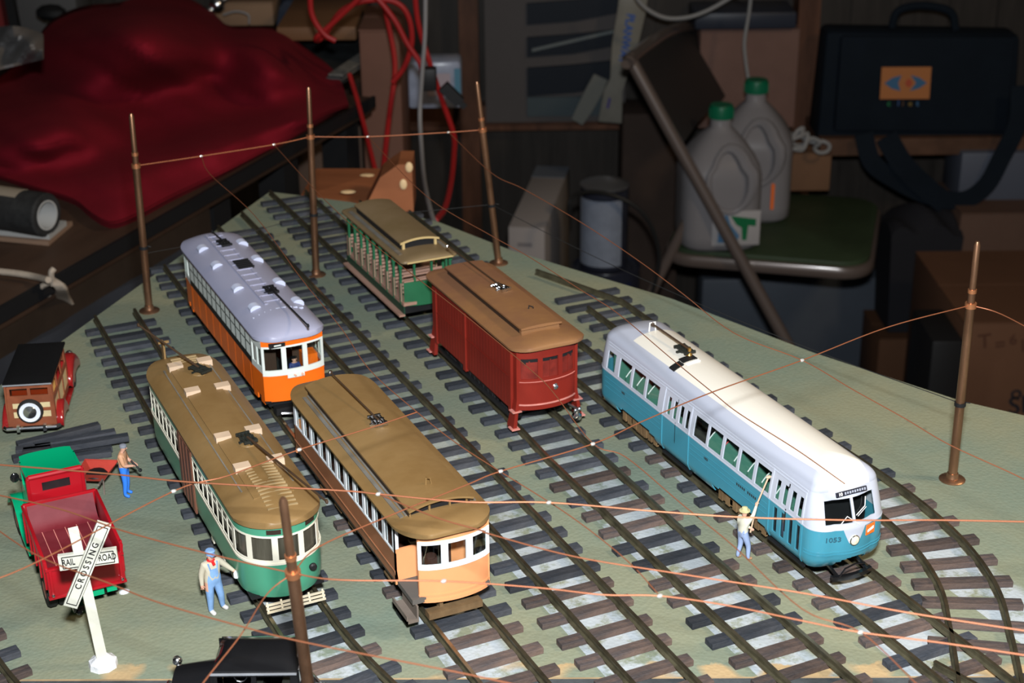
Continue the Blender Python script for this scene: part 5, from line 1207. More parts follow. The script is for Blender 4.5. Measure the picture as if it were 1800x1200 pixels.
# ------------------------------------------------------------------ wood-sided station wagon
def woodie():
    ang = -R(18)
    t = thing('station_wagon', 'maroon wood-sided station wagon with black roof and spare wheel on its tailgate', 'car', (11.05, 102.3, 0), ang); t.scale = (.88, .88, .88)
    mar = mat('maroon_enamel', (.26, .012, .012), .22, coat=.6); wd = mat('brown_wood_trim', (.22, .065, .03), .4, var=.2, vscale=50); yel = mat('yellow_wood_panel', (.62, .50, .28), .5, var=.1, vscale=80); blr = mat('black_roof_cloth', (.004, .004, .0045), .8, bump=.2, bscale=500, spec=.15)
    q = M(); q.skin(lambda u, z: (u, .12*(z-1.1)*.55, z), lambda u, z: (0, 1, 0), [-1.85, 1.85], [1.1, 4.75], [(-1.45, -.12, 3.62, 4.2), (.12, 1.45, 3.62, 4.2), (-1.35, -.6, 2.55, 3.0), (.75, 1.5, 2.55, 3.0), (-1.35, -.6, 1.75, 2.3), (.75, 1.5, 1.75, 2.3)], .14)
    for s_ in (-1, 1):
        q.skin(lambda u, z: (s_*(1.85-.1*max(0, z-3)/1.7), u, z), lambda u, z: (-s_, 0, 0), [0, 7.4], [1.1, 4.75], [(.4, 2.4, 3.35, 4.3), (2.7, 4.7, 3.35, 4.3), (5.0, 6.9, 3.35, 4.3), (.4, 2.4, 1.5, 3.0), (2.7, 4.7, 1.5, 3.0), (5.0, 6.9, 1.5, 3.0)], .12)
    q.build('wood_frame', wd, t, smooth=False)
    q = M(); q.box(-1.7, 1.7, .16, .22, 1.5, 3.1)
    for s_ in (-1, 1): q.box(s_*1.76-.03, s_*1.76+.03, .2, 7.2, 1.3, 3.1)
    q.build('wood_panel', yel, t, smooth=False)
    q = M(); q.box(-1.6, 1.6, .3, .34, 3.5, 4.3); q.build('rear_window', glass('amber_window', (.8, .5, .2)), t, smooth=False)
    q = M(); q.box(-1.5, 1.5, 1.2, 1.5, 1.5, 3.7); q.box(-1.5, 1.5, 3.6, 3.9, 1.5, 3.7); q.build('seat', mat('amber_seat', (.42, .20, .05), .6), t, smooth=False)
    q = M(); q.slab(lambda u, v: ((2*v-1)*1.86, -.1+7.9*u, 4.78+.22*(1-(2*v-1)**4)*(1-abs(2*u-1)**6)), lambda u, v: ((2*v-1)*1.86, -.1+7.9*u, 4.62), 14, 12); q.build('roof', blr, t, ang=50)
    q = M(); q.box(-1.85, 1.85, -.16, -.08, 4.62, 4.72); q.build('drip_rail', mat('grey_trim', (.25, .26, .28), .4), t, smooth=False)
    q = M(); q.slab(lambda u, v: ((2*v-1)*(1.15-.45*u), 7.4+3.9*u, 3.5-.25*u-.6*abs(2*v-1)**3), lambda u, v: ((2*v-1)*(1.15-.45*u), 7.4+3.9*u, 1.2), 8, 10); q.build('hood', mar, t)
    q = M(); q.skin(lambda u, z: (u, 7.5-.25*(z-3.4), z), lambda u, z: (0, -1, 0), [-1.7, 1.7], [3.3, 4.7], [(-1.5, 1.5, 3.55, 4.5)], .1); q.build('windshield_frame', wd, t, smooth=False)
    for s_ in (-1, 1):
        q = M(); q.slab(lambda u, v: (s_*(1.15+1.05*math.sin(PI/2*min(1, v*1.4))), 7.0+4.6*u, .6+2.35*math.sin(PI*(.08+.84*u))**.6*(math.cos(PI/2*max(0, v-.3)/.7*.75) if v > .3 else 1)), lambda u, v: (s_*(1.15+.85*v), 7.1+4.4*u, .5+1.9*math.sin(PI*(.08+.84*u))**.6*(1-.3*v)), 14, 10); q.build('front_fender', mar, t, ang=60)
        q = M(); q.slab(lambda u, v: (s_*(1.8+.55*math.sin(PI/2*min(1, v*1.4))), .1+3.0*u, .6+1.85*math.sin(PI*(.06+.88*u))**.6*(math.cos(PI/2*max(0, v-.3)/.7*.75) if v > .3 else 1)), lambda u, v: (s_*(1.8+.4*v), .2+2.8*u, .5+1.5*math.sin(PI*(.06+.88*u))**.6*(1-.3*v)), 12, 10); q.build('rear_fender', mar, t, ang=60)
        q = M(); q.box(s_*2.0-.22, s_*2.0+.22, 3.0, 7.2, .75, .9); q.build('running_board', mar, t, bevel=.04)
        q = M(); q.ball((s_*1.5, 11.0, 2.3), .32, 12); q.build('headlight', steel, t)
    for (x_, y) in ((-1.75, 1.7), (1.75, 1.7), (-1.75, 9.3), (1.75, 9.3)): tyre(t, (x_, y, .85), .85, .5, mar)
    q = M(); q.lathe([(.5, -.32), (.9, -.36), (1.0, -.2), (1.0, .0), (.9, .1), (.5, .1)], (.0, -.12, 2.45), 24, axis='Y'); sp = q.build('spare_wheel', rubber, t)
    q = M(); q.lathe([(.52, -.33), (.80, -.385), (.82, -.35)], (0, -.12, 2.45), 24, axis='Y'); q.build('whitewall', mat('whitewall', (.75, .78, .85), .5), sp)
    q = M(); q.lathe([(.55, -.34), (.5, -.40), (.3, -.44), (.01, -.52)], (0, -.12, 2.45), 20, axis='Y'); q.build('hubcap', steel, sp)
    q = M(); q.tube([(-2.1, -.25, 1.15), (-1.9, -.5, 1.15), (1.9, -.5, 1.15), (2.1, -.25, 1.15)], .16, 8)
    for x_ in (-1.0, 1.0): q.box(x_-.12, x_+.12, -.68, -.3, .9, 1.42)
    q.build('rear_bumper', steel, t)
    q = M(); q.tube([(-2.0, 11.7, 1.0), (2.0, 11.7, 1.0)], .14, 8); q.box(-.5, .5, 11.2, 11.4, 1.3, 3.1); q.build('grille', steel, t)
    q = M(); q.box(-1.6, 1.6, .3, 11, .8, 1.15); q.build('floor', blackm, t, smooth=False)
woodie()

# ------------------------------------------------------------------ black sedan at the bottom edge
def black_car():
    c = at_z(452, 1136, 4.75); c.z = 0
    t = thing('sedan', 'shiny black vintage automobile cut off by the bottom edge of the photo', 'car', c, -YAW)     # local x = room right; nose points to -x
    q = M(); q.slab(lambda u, v: (-2.0+4.15*v-.0, -1.5+3.0*u, 4.35+.42*(1-abs(2*u-1)**3)*(1-abs(2*v-1)**6)), lambda u, v: (-2.0+4.15*v, -1.5+3.0*u, 4.2), 10, 14); q.build('roof', blackg, t, ang=50)
    q = M()
    for s_ in (-1, 1): q.skin(lambda u, z: (u, s_*(1.55-.06*(z-2.5)), z), lambda u, z: (0, -s_, 0), [-2.15, 2.2], [1.0, 4.3], [(-1.8, -.15, 3.05, 4.0), (.1, 1.75, 3.05, 4.0)], .1)
    q.skin(lambda u, z: (-2.15+.12*(z-3), u, z), lambda u, z: (1, 0, 0), [-1.5, 1.5], [1.0, 4.3], [(-1.25, 1.25, 3.1, 4.0)], .1); q.skin(lambda u, z: (2.2-.1*(z-3), u, z), lambda u, z: (-1, 0, 0), [-1.5, 1.5], [1.0, 4.3], [(-.8, .8, 3.2, 3.9)], .1)
    q.build('body', blackg, t, smooth=False)
    q = M(); q.box(-2.1, 2.1, -1.64, -1.54, 4.2, 4.28); q.box(-2.1, 2.1, -1.62, -1.55, 2.85, 2.92); q.build('drip_rail', mat('grey_trim', (.25, .26, .28)), t, smooth=False)
    q = M(); q.slab(lambda u, v: (-4.2+2.1*v, -1.1+2.2*u, 3.35+.35*v-.4*abs(2*u-1)**3), lambda u, v: (-4.2+2.1*v, -1.1+2.2*u, 1.0), 8, 6); q.build('hood', blackg, t, ang=50)
    for s_ in (-1, 1):
        for (x0, x1) in ((-4.9, -2.1), (1.0, 2.9)):
            q = M(); q.slab(lambda u, v: (x0+(x1-x0)*u, s_*(1.0+.95*v), .6+1.5*math.sin(PI*(.06+.88*u))**.6-.5*max(0, v-.5)), lambda u, v: (x0+.1+(x1-x0-.2)*u, s_*(1.0+.9*v), .5+1.2*math.sin(PI*(.06+.88*u))**.6-.5*max(0, v-.5)), 12, 6); q.build('fender', blackg, t, ang=60)
        q = M(); q.ball((-4.3, s_*1.2, 3.15), .26, 12); q.tube([(-4.15, s_*1.0, 2.6), (-4.1, s_*.9, 1.8)], .07, 6); q.build('headlight', steel, t)
        q = M(); q.box(-2.2, 1.2, s_*1.75-.2, s_*1.75+.2, .75, .88); q.build('running_board', blackm, t, smooth=False)
        for x_ in (-3.5, 2.0): tyre(t, (x_, s_*1.55, .85), .85, .42, steel, 'Y')
    q = M(); q.tube([(-4.95, -1.7, 1.5), (-5.05, 0, 1.4), (-4.95, 1.7, 1.5)], .13, 8); q.ball((-4.95, -1.7, 2.1), .2, 8); q.ball((-4.7, -1.5, 1.75), .14, 8); q.build('front_bumper', steel, t)
    q = M(); q.ball((2.45, -1.2, 3.2), .13, 8); q.ball((2.45, -1.2, 2.9), .16, 8); q.tube([(2.95, -1.5, 1.4), (3.0, 1.5, 1.4)], .12, 8); q.build('tail_lamp', steel, t)
    q = M(); q.tube([(-.9+.35*math.cos(a*PI/6), -.2+.1*math.sin(a*PI/6), 3.25+.35*math.sin(a*PI/6)) for a in range(12)], .04, 5, closed=True); q.build('steering_wheel', steel, t)
    q = M(); q.box(-.4, .2, -1.2, 1.2, 1.2, 2.9); q.box(1.2, 1.8, -1.2, 1.2, 1.2, 3.1); q.build('seat', mat('dark_green_black', (.02, .022, .018)), t, smooth=False)
black_car()

# ------------------------------------------------------------------ loose ties and wheelbarrow
lab = ['long grey tie along the back of the loose pile', 'dark round-ended tie lying second from the back of the pile', 'grey tie in the middle of the loose pile', 'grey tie at the front of the loose pile, nearest the truck cab', 'short dark tie end sticking out at the left of the pile', 'thin grey tie reaching furthest right on top of the pile', 'lower tie of the pile beside the red wheelbarrow', 'tie hidden low at the left of the loose pile', 'broken pale stub of tie at the left front of the pile']
spec = [((30, 783), (175, 748), .2), ((60, 785), (203, 760), .2), ((40, 795), (190, 778), .2), ((62, 810), (197, 787), .2), ((22, 808), (60, 800), .15), ((90, 790), (226, 768), .75), ((110, 806), (196, 795), .2), ((28, 793), (90, 785), .2), ((45, 806), (75, 800), .55)]
for l_, (a, b_, z) in zip(lab, spec):
    A_, B_ = at_z(*a, z), at_z(*b_, z); q = M(); c = (A_+B_)/2; d = B_-A_; q.box(-d.length/2, d.length/2, -.36, .36, -.2, .2)
    tag(q.build('loose_tie', tiem, smooth=False, bevel=.04, loc=c+Vector((0, 0, .02)), rot=math.atan2(d.y, d.x)), l_, 'wooden tie', 'loose ties piled on the board')
def barrow():
    t = thing('wheelbarrow', 'red wheelbarrow with a dark load between the truck and the blue-trousered figure', 'wheelbarrow', (13.55, 93.0, 0), R(-30))
    rd = mat('wheelbarrow_red', (.42, .045, .03), .4, var=.15, vscale=50)
    o4 = [(-1.05, -.95), (1.05, -.95), (1.15, 1.15), (-1.15, 1.15)]; i4 = [(x_*.5, y*.5) for x_, y in o4]
    q = M(); q.add([(x_, y, 1.55) for x_, y in o4]+[(x_*.93, y*.93, 1.5) for x_, y in o4]+[(x_, y, .95) for x_, y in i4]+[(x_*1.1, y*1.1, .85) for x_, y in i4], [(i, (i+1) % 4, 4+(i+1) % 4, 4+i) for i in range(4)]+[(4+i, 4+(i+1) % 4, 8+(i+1) % 4, 8+i) for i in range(4)]+[(8, 9, 10, 11)]+[(i, 12+i, 12+(i+1) % 4, (i+1) % 4) for i in range(4)]+[(15, 14, 13, 12)]); q.build('tray', rd, t, smooth=False)
    q = M(); q.lathe([(.72, 0), (.6, .16), (.1, .26)], (0, -.1, 1.15), 12); q.build('load', blackm, t)
    q = M()
    for s_ in (-1, 1): q.bar((s_*.4, 1.4, .7), (s_*.75, -1.9, 1.35), .1, .1); q.bar((s_*.6, -.6, 1.1), (s_*.6, -.7, 0), .08, .08)
    q.build('handle', mat('step_grey_brown', (.17, .135, .11)), t, smooth=False)
    tyre(t, (0, 1.55, .45), .45, .18, rd)
barrow()
q = M(); q.ball((0, 0, .05), .32, 10, sc=(1, .7, .5)); tag(q.build('plaster_crumb', mat('white_plaster', (.68, .68, .70)), loc=at_z(219, 1041, .0)), 'small white plaster crumb on the board between truck and overalled figure', 'crumb')

# ================================================================== the room behind (room frame)
def rthing(name, label, cat, p, rot=0, group=None): return thing(name, label, cat, rm(*p), -YAW+rot, group)
def rbuild(g, name, m, label, cat, group=None, **k):
    o = g.build(name, m, rot=-YAW, **k); return tag(o, label, cat, group)
def F(px, py, f): return inroom(at_f(px, py, f))
def Zr(px, py, z): return inroom(at_z(px, py, z))
def pbox(px0, py0, px1, py1, f, depth, zbot=None):
    """box whose front face spans the pixels at distance f"""
    a, b_ = F(px0, py0, f), F(px1, py1, f); z1 = F((px0+px1)/2, py0, f).z; z0 = zbot if zbot is not None else F((px0+px1)/2, py1, f).z
    return a.x, b_.x, f, f+depth, z0, z1
card = mat('cardboard', (0.161, 0.084, 0.046), .8, var=.12, vscale=5); card2 = mat('pale_cardboard', (0.205, 0.127, 0.077), .8, var=.1, vscale=5)
def carton(label, b, m=None, group=None, flaps=True, rot=0):
    x0, x1, y0, y1, z0, z1 = b; cx_, cy_ = (x0+x1)/2, (y0+y1)/2
    t = rthing('cardboard_box', label, 'box', (cx_, cy_, z0), rot, group); w_, d_, h_ = (x1-x0)/2, (y1-y0)/2, z1-z0
    q = M(); q.box(-w_, w_, -d_, d_, 0, h_-.3); q.build('carton', m or card, t, bevel=.3)
    q = M(); q.box(-w_, w_, -d_, -.15, h_-.3, h_); q.box(-w_, w_, .15, d_, h_-.3, h_); q.build('flaps', m or card, t, smooth=False)
    return t
# ---- walls details
ledge_z = -41.0
q = M(); q.box(-30, 42, WALLF-4, WALLF, ledge_z+1, ledge_z+5); q.box(-30, 42, WALLF-5, WALLF, ledge_z, ledge_z+1.2); o = q.build('trim_1', trimw, rot=-YAW, smooth=False); o['kind'] = 'structure'
def vpost(n, px0, px1, f, z0, z1, th=4):
    a, b_ = F(px0, 120, f), F(px1, 120, f); q = M(); q.box(a.x, b_.x, f, f+th, z0, z1); o = q.build('trim_%d' % n, trimw, rot=-YAW, smooth=False); o['kind'] = 'structure'
vpost(2, 808, 842, WALLF-7, FLOOR, 60, 7); vpost(3, 1398, 1436, WALLF-7, FLOOR, 60, 7)
a = F(1436, 238, 302); b_ = F(1900, 268, 302)
q = M(); q.box(a.x, b_.x+25, 298, WALLF, a.z-3.0, a.z+.4); tag(q.build('wall_shelf', mat('shelf_wood', (0.094, 0.047, 0.028), .5, var=.25, vscale=12), rot=-YAW, smooth=False), 'brown wooden ledge under the black briefcase', 'shelf')
# grey panel board with dark slots, on the wall
x0, x1, y0, y1, z0, z1 = pbox(850, -60, 1098, 214, WALLF-6, 2)
t = rthing('wall_rack', 'grey sheet panel with three dark tapered slots on the back wall', 'rack', ((x0+x1)/2, y0, z0)); w_ = (x1-x0)/2; h_ = z1-z0
gp = mat('grey_panel', (.080, .071, .070), .6, var=.05, vscale=5); nv = mat('navy_folder', (.005, .009, .017), .5)
q = M(); q.box(-w_, w_, 0, 1.6, 0, h_+6); q.build('back_panel', gp, t, smooth=False)
for k, (pa, pb) in enumerate(((8, 40), (68, 100-3), (122, 174-8))):
    zt, zb = F(1000, pa, WALLF-8).z-z0, F(1000, pb, WALLF-8).z-z0; xa, xb, xc = F(926, 0, WALLF-8).x-(x0+x1)/2, F(1010, 0, WALLF-8).x-(x0+x1)/2, F(1100, 0, WALLF-8).x-(x0+x1)/2
    q = M(); q.prism([(xa, zb-.6), (xb, zb+.0), (xc, zb+1.8), (xc, zt+1.6), (xb, zt+.6), (xa, zt)], 0, .8, xf=Matrix(((1, 0, 0, 0), (0, 0, -1, 0), (0, 1, 0, 0), (0, 0, 0, 1)))); q.build('slot_folder', nv, t, smooth=False)
q = M(); zz = F(1000, 186, WALLF-8).z-z0; q.box(xa, xc-2, -.6, 0, zz-2.5, zz+1.5); q.build('pale_folder', mat('slate_folder', (.055, .075, .085), .5), t, smooth=False)
q = M(); q.slab(lambda u, v: (xa+1+(xc-xa)*v, -1.2, F(1000, 92-38*v, WALLF-8).z-z0+.6*u), lambda u, v: (xa+1+(xc-xa)*v, -.9, F(1000, 92-38*v, WALLF-8).z-z0+.6*u), 1, 6); q.build('plastic_strip', mat('clear_film_grey', (.16, .18, .18), .3), t, smooth=False)
# long white plastic bag with blue lettering, and the pale strap beside it
def ribbon(q, pts, wd, th, nrm=(0, -1, 0), mt=0):
    pts = [Vector(p) for p in pts]; nrm = Vector(nrm); vs = []
    for i, p in enumerate(pts):
        d = (pts[min(i+1, len(pts)-1)]-pts[max(i-1, 0)]).normalized(); s_ = d.cross(nrm).normalized(); w_ = wd[i] if isinstance(wd, (list, tuple)) else wd
        vs += [p-s_*w_/2+nrm*th/2, p+s_*w_/2+nrm*th/2, p+s_*w_/2-nrm*th/2, p-s_*w_/2-nrm*th/2]
    fs = [(0, 1, 2, 3), tuple(len(vs)-4+k for k in (3, 2, 1, 0))]
    for i in range(len(pts)-1):
        for k in range(4): fs.append((i*4+k, (i+1)*4+k, (i+1)*4+(k+1) % 4, i*4+(k+1) % 4))
    q.add(vs, fs, mt)
bf = WALLF-14
q = M(); ribbon(q, [F(1118, -40, bf), F(1110, 20, bf), F(1098, 80, bf), F(1086, 140, bf), F(1078, 160, bf), F(1072, 215, bf)], [5.6, 5.6, 5.2, 3.2, 3.8, 4.8], .8)
bag = rbuild(q, 'plastic_bag', mat('translucent_cream_plastic', (0.211, 0.198, 0.167), .35, var=.08, vscale=20), 'long cream plastic sleeve with blue letters hanging on the wall', 'bag', bevel=.2)
blt = mat('blue_lettering', (.02, .09, .35), .5)
pa = F(1108, 28, bf-.5); pb = F(1094, 108, bf-.5)
q = M()
an = math.atan2(pb.z-pa.z, pb.x-pa.x)
text('bag_lettering', 'PLANWAY', 2.3, bag, blt, (pa+pb)/2, (R(90), -an, 0), bold=.06, sx=.9)
q = M(); q.tube([F(1072, 172, bf-.5), F(1068, 190, bf-.5)], .25, 6); q.build('printed_mark', mat('violet_mark', (.08, .06, .25)), bag)
q = M(); ribbon(q, [F(1056, 135, bf+4), F(1044, 160, bf+4), F(1028, 190, bf+4), F(1014, 214, bf+4)], [3.0, 3.4, 3.2, 2.6], .6)
rbuild(q, 'plastic_strap', mat('translucent_grey_plastic', (.17, .17, .15), .4), 'short translucent plastic strip hanging left of the cream sleeve', 'strap')
def cord(name, label, pts, r, m, group=None, n=6, cat='cord'):
    q = M(); q.tube(smooth_path(pts, n), r*.68, 8); return rbuild(q, name, m, label, cat, group)
wcord = mat('white_cord', (.27, .265, .26), .5); gcord = mat('grey_cord', (.22, .21, .21), .5); rcord = mat('red_cord', (.30, .012, .012), .45); bcord = mat('black_cord', (.012, .012, .012), .5)
cord('cord', 'white cord looping down from the top edge beside the cream sleeve', [F(1105, -30, 295), F(1128, 8, 295), F(1165, 30, 295), F(1205, 31, 295), F(1245, 18, 295), F(1290, -8, 295), F(1320, -30, 295)], .55, wcord)
cord('cord', 'white cord hanging straight down to the rear water jug', [F(1322, -30, 298), F(1317, 20, 298), F(1309, 70, 298), F(1310, 100, 298), F(1317, 150, 298)], .5, wcord)
cord('cord', 'grey cord hanging down to the back corner of the layout', [F(748, -20, 205), F(747, 60, 205), F(742, 130, 205), F(738, 200, 205), F(741, 260, 200), F(745, 310, 190), F(752, 350, 175), F(762, 386, 165), F(775, 402, 162)], .42, gcord)
# ---- red extension cord coils
cf = 215
cord('extension_cord', 'red extension cord hanging in a long loop beside the grey cord', [F(728, -25, cf), F(735, 40, cf), F(752, 100, cf), F(775, 170, cf-5), F(797, 235, cf-10), F(798, 270, cf-15), F(793, 320, cf-25), F(782, 365, cf-38), F(765, 388, cf-48)], .55, rcord)
cord('extension_cord', 'red extension cord strand dropping in front of the brown box', [F(668, -25, cf+4), F(680, 30, cf+4), F(692, 90, cf+3), F(694, 130, cf+2), F(686, 190, cf), F(680, 240, cf-4), F(674, 300, cf-8)], .55, rcord)
cord('extension_cord', 'red extension cord loops bunched in the top middle of the photo', [F(690, 145, cf-2), F(712, 115, cf-2), F(724, 70, cf-2), F(716, 25, cf-2), F(690, 2, cf-2), F(640, 2, cf-2), F(600, 20, cf-2), F(575, 55, cf-2), F(560, 70, cf-2), F(556, 66, cf-4), F(580, 45, cf-4), F(620, 8, cf-4), F(650, -12, cf-4), F(690, 30, cf-4), F(715, 75, cf-4), F(738, 110, cf-4), F(742, 130, cf-4)], .55, rcord)
cord('extension_cord', 'red extension cord tail crossing over at the top middle', [F(545, -10, cf-6), F(547, 20, cf-6), F(556, 42, cf-6), F(572, 62, cf-6), F(590, 72, cf-6)], .55, rcord)
cord('extension_cord', 'thin red extension cord strand behind the cloth corner', [F(614, 130, cf+6), F(625, 165, cf+4), F(640, 220, cf), F(650, 260, cf-4), F(660, 300, cf-8)], .5, rcord)
a = F(753, 138, cf-6)
t = rthing('power_plug', 'black three-outlet plug end hanging on the red cord', 'plug', (a.x, a.y, a.z)); q = M(); q.box(-1.1, 1.1, -1, 1, -1.5, 1.5); q.build('outlet_block', blackm, t, bevel=.2)
q = M(); q.bar((2.0, -.5, -.9), (4.2, -.5, -3.2), 1.3, 1.5); q.bar((4.2, -.5, -3.2), (4.9, -.5, -3.9), .2, .8); q.build('plug_body', blackm, t, smooth=False)
# blue and white packet on the wall
x0, x1, y0, y1, z0, z1 = pbox(714, 108, 812, 192, 250, 7)
t = rthing('packet', 'shiny blue and white packet behind the black plug', 'packet', ((x0+x1)/2, 253, z0)); w_ = (x1-x0)/2; h_ = z1-z0
q = M(); q.box(-w_, w_, -3, 3, 0, h_); q.build('wrapper', mat('pale_blue_wrap', (.28, .31, .40), .25, var=.15, vscale=30), t, bevel=.7)
q = M(); q.box(-w_*.25, w_*.6, -3.12, -2.9, h_*.28, h_*.75); q.build('label_panel', mat('pinkish_label', (.36, .30, .33), .4), t, smooth=False)
q = M(); q.box(w_*.75, w_*.97, -3.12, -2.9, h_*.15, h_*.85); q.build('teal_edge', mat('teal_band', (.08, .20, .28), .4), t, smooth=False)
# ---- brown cartons behind the layout tip
carton('tall brown carton standing behind the red cords', pbox(630, 52, 712, 330, 232, 18, FLOOR), mat('reddish_cardboard', (0.136, 0.064, 0.044), .8, var=.1, vscale=5))
carton('wide dark brown carton under the corner of the red cloth', pbox(462, 216, 640, 340, 236, 30, FLOOR), mat('dark_cardboard', (0.095, 0.059, 0.042), .8, var=.1, vscale=5))
q = M(); b_ = pbox(485, 47, 627, 72, 238, 22); q.box(*b_); rbuild(q, 'wood_plank', mat('orange_pine', (0.180, 0.087, 0.039), .6, var=.15, vscale=10, streak=(.2, 1, 1)), 'orange-brown wooden plank lying across above the red cloth corner', 'plank', bevel=.3)
q = M(); a = F(490, 45, 266); b2 = F(640, 0, 266)
t = rthing('duffel_bag', 'dark navy fabric bag lying behind the wooden plank', 'bag', ((a.x+b2.x)/2, 272, a.z)); w_ = (b2.x-a.x)/2
q = M(); q.slab(lambda u, v: ((2*v-1)*w_, -8+16*u, 1+7.5*math.sin(PI*v)**.35*math.sin(PI*(.1+.8*u))**.5+.6*math.sin(17*v+3*u)), lambda u, v: ((2*v-1)*w_, -8+16*u, -.2), 10, 22); q.build('bag_body', mat('navy_fabric', (.018, .024, .040), .7, bump=.5, bscale=60), t)
q = M(); q.tube([(-w_*.4, -7, 6), (-w_*.3, -9, 9), (w_*.1, -9, 9.5), (w_*.2, -7, 6.5)], .5, 6); q.build('bag_handle', blackm, t)
a = F(378, 44, 270); carton('flat tan carton behind the hump of the red cloth', pbox(372, 4, 482, 46, 262, 20), card2)
q = M(); p = F(382, 8, 256); q.ball(p, 1.3, 12); q.ball(p+Vector((-1.2, -.5, -.9)), .8, 10); q.tube([p, p+Vector((3, 2, 2))], .5, 6); rbuild(q, 'metal_clamp', steel, 'small shiny metal clamp at the top of the red cloth', 'clamp')
cord('cord', 'thin pale wire loop beside the metal clamp', [F(392, 26, 258), F(415, 20, 258), F(436, 26, 258), F(438, 42, 258)], .25, gcord)

# ---- left table, its cloth and things
TZ = -9.0
e0, e1 = Zr(-60, 572, TZ), Zr(600, 200, TZ); ed = (e1-e0); ed.z = 0; ed.normalize(); en = Vector((ed.y, -ed.x, 0))      # en points to the layout side
t = rthing('work_table', 'dark brown work table along the left side under the red cloth', 'table', (e0.x, e0.y, FLOOR), math.atan2(ed.y, ed.x)-PI/2)
Lt = (e1-e0).length+10; H_ = TZ-FLOOR
brt = mat('dark_table_wood', (.052, .030, .020), .5, var=.3, vscale=8, streak=(1, .2, 1))
q = M(); q.box(-95, 0, -40, Lt, H_-2.5, H_); q.build('table_top', brt, t, bevel=.3)
q = M(); q.box(0, .5, -40, Lt, H_-1.5, H_+.1); q.build('black_edge', blackm, t, smooth=False)
q = M(); q.box(-1.6, -.4, -40, Lt*.5, H_-6.5, H_-1.6); q.build('apron', mat('table_apron', (.030, .020, .014), .6, var=.2, vscale=9), t, smooth=False)
for (x_, y) in ((-4, -30), (-4, Lt*.56), (-4, Lt*.76), (-4, Lt-3), (-88, Lt-10), (-88, -30)):
    q = M(); q.box(x_-2, x_+2, y-2, y+2, 0, H_-2.6); q.build('leg', blackm, t, smooth=False)
q = M(); ysl = Lt*.46
q.slab(lambda u, v: (.1+.5*math.sin(v*31), -40+(ysl+40)*v, (H_-5.5)*(u)), lambda u, v: (-.7+.5*math.sin(v*31), -40+(ysl+40)*v, (H_-5.5)*u), 2, 60)
q.build('slate_skirt', mat('slate_cloth', (.030, .033, .042), .9, bump=.2, bscale=120), t)
# red cloth: rests on the table over a heap of things, hem hanging over the near edge
hem = [(-60, 300), (0, 322), (60, 345), (130, 372), (160, 398), (195, 417), (240, 402), (300, 368), (370, 330), (450, 285), (530, 238), (600, 192), (613, 184)]
topl = [(-60, 150), (-20, 145), (20, 118), (55, 88), (78, 48), (110, 24), (150, 10), (210, 4), (270, -12), (320, -8), (372, 20), (395, 42), (420, 47), (460, 46), (495, 52), (520, 66), (545, 90), (575, 112), (598, 140), (613, 184)]
def lerp_list(L_, t_):
    x = t_*(len(L_)-1); i = min(int(x), len(L_)-2); f = x-i; return (L_[i][0]+(L_[i+1][0]-L_[i][0])*f, L_[i][1]+(L_[i+1][1]-L_[i][1])*f)
def arc_param(L_, n=60):
    pts = smooth_path([(a, b_, 0) for a, b_ in L_], 12); ds = [0]
    for a, b_ in zip(pts[:-1], pts[1:]): ds.append(ds[-1]+(b_-a).length)
    out = []
    for k in range(n+1):
        d = ds[-1]*k/n
        for i in range(len(ds)-1):
            if d <= ds[i+1]+1e-6: f = (d-ds[i])/max(1e-9, ds[i+1]-ds[i]); out.append(pts[i].lerp(pts[i+1], f)); break
    return out
NU, NV = 44, 60
HM, TP = arc_param(hem, NV), arc_param(topl, NV)
rr = random.Random(5)
def cloth_pt(u, v):
    i = min(NV, int(round(v*NV))); hp, tp_ = HM[i], TP[i]
    px, py = hp.x+(tp_.x-hp.x)*u, hp.y+(tp_.y-hp.y)*u
    edge = Zr(hp.x, hp.y, TZ-1.0)            # hem level
    base = Zr(px, py, TZ+.7)
    fold = 1.5*math.sin(px*.012+py*.030+1.2)+.7*math.sin(px*.034-py*.020)+.55*math.sin(px*.020+py*.075)+.25*math.sin(px*.07-py*.11)
    bump_ = 13*math.exp(-(((px-235)/150)**2+((py-60)/75)**2))+6*math.exp(-(((px-470)/70)**2+((py-110)/60)**2))+5*math.exp(-(((px-90)/90)**2+((py-230)/60)**2))
    k = math.sin(PI*min(1, u*1.0)*.5)
    z = TZ+.9+max(0, (fold+2.2)*.55)*min(1, u*5)+bump_*min(1, u*3)
    if u < .06: z = TZ+.9-(1-u/.06)*2.5
    return Zr(px, py, z)
q = M(); q.slab(cloth_pt, lambda u, v: cloth_pt(u, v)+Vector((0, .25, -.35)), NU, NV)
cl = rbuild(q, 'red_cloth', mat('red_velvet', (.150, .0025, .010), .9, col2=(.200, .005, .014), vscale=3, bump=.12, bscale=90, spec=.2), 'large crumpled dark red cloth thrown over the left work table', 'cloth', ang=75)
# roll and papers at the left
p = Zr(98, 362, TZ+4.4); 
t = rthing('paper_roll', 'thick roll of black paper with a white core lying on papers at the left edge', 'roll', (p.x-1.2, p.y+.5, p.z-1.2), R(-24))
q = M(); n_ = 24
q.lathe([(1.65, -34), (1.65, 0), (2.2, .0), (2.4, -.2), (2.4, -34)], n=28, axis='X')
n_ = len(q.f); q.f = q.f[:-2]; q.m = q.m[:-2]; q.build('paper', mat('black_paper', (.022, .022, .022), .8, var=.3, vscale=60), t)
q = M(); q.lathe([(1.5, -33), (1.5, .05), (1.64, .05), (1.64, -33)], (0, 0, 0), 24, axis='X'); q.f = q.f[:-2]; q.m = q.m[:-2]; q.build('white_core', mat('white_core', (.42, .42, .41), .6), t)
q = M(); q.lathe([(3.12, -34), (3.12, -4), (3.14, -4), (3.14, -34)], (0, 0, 0), 28, axis='X', xf=None)
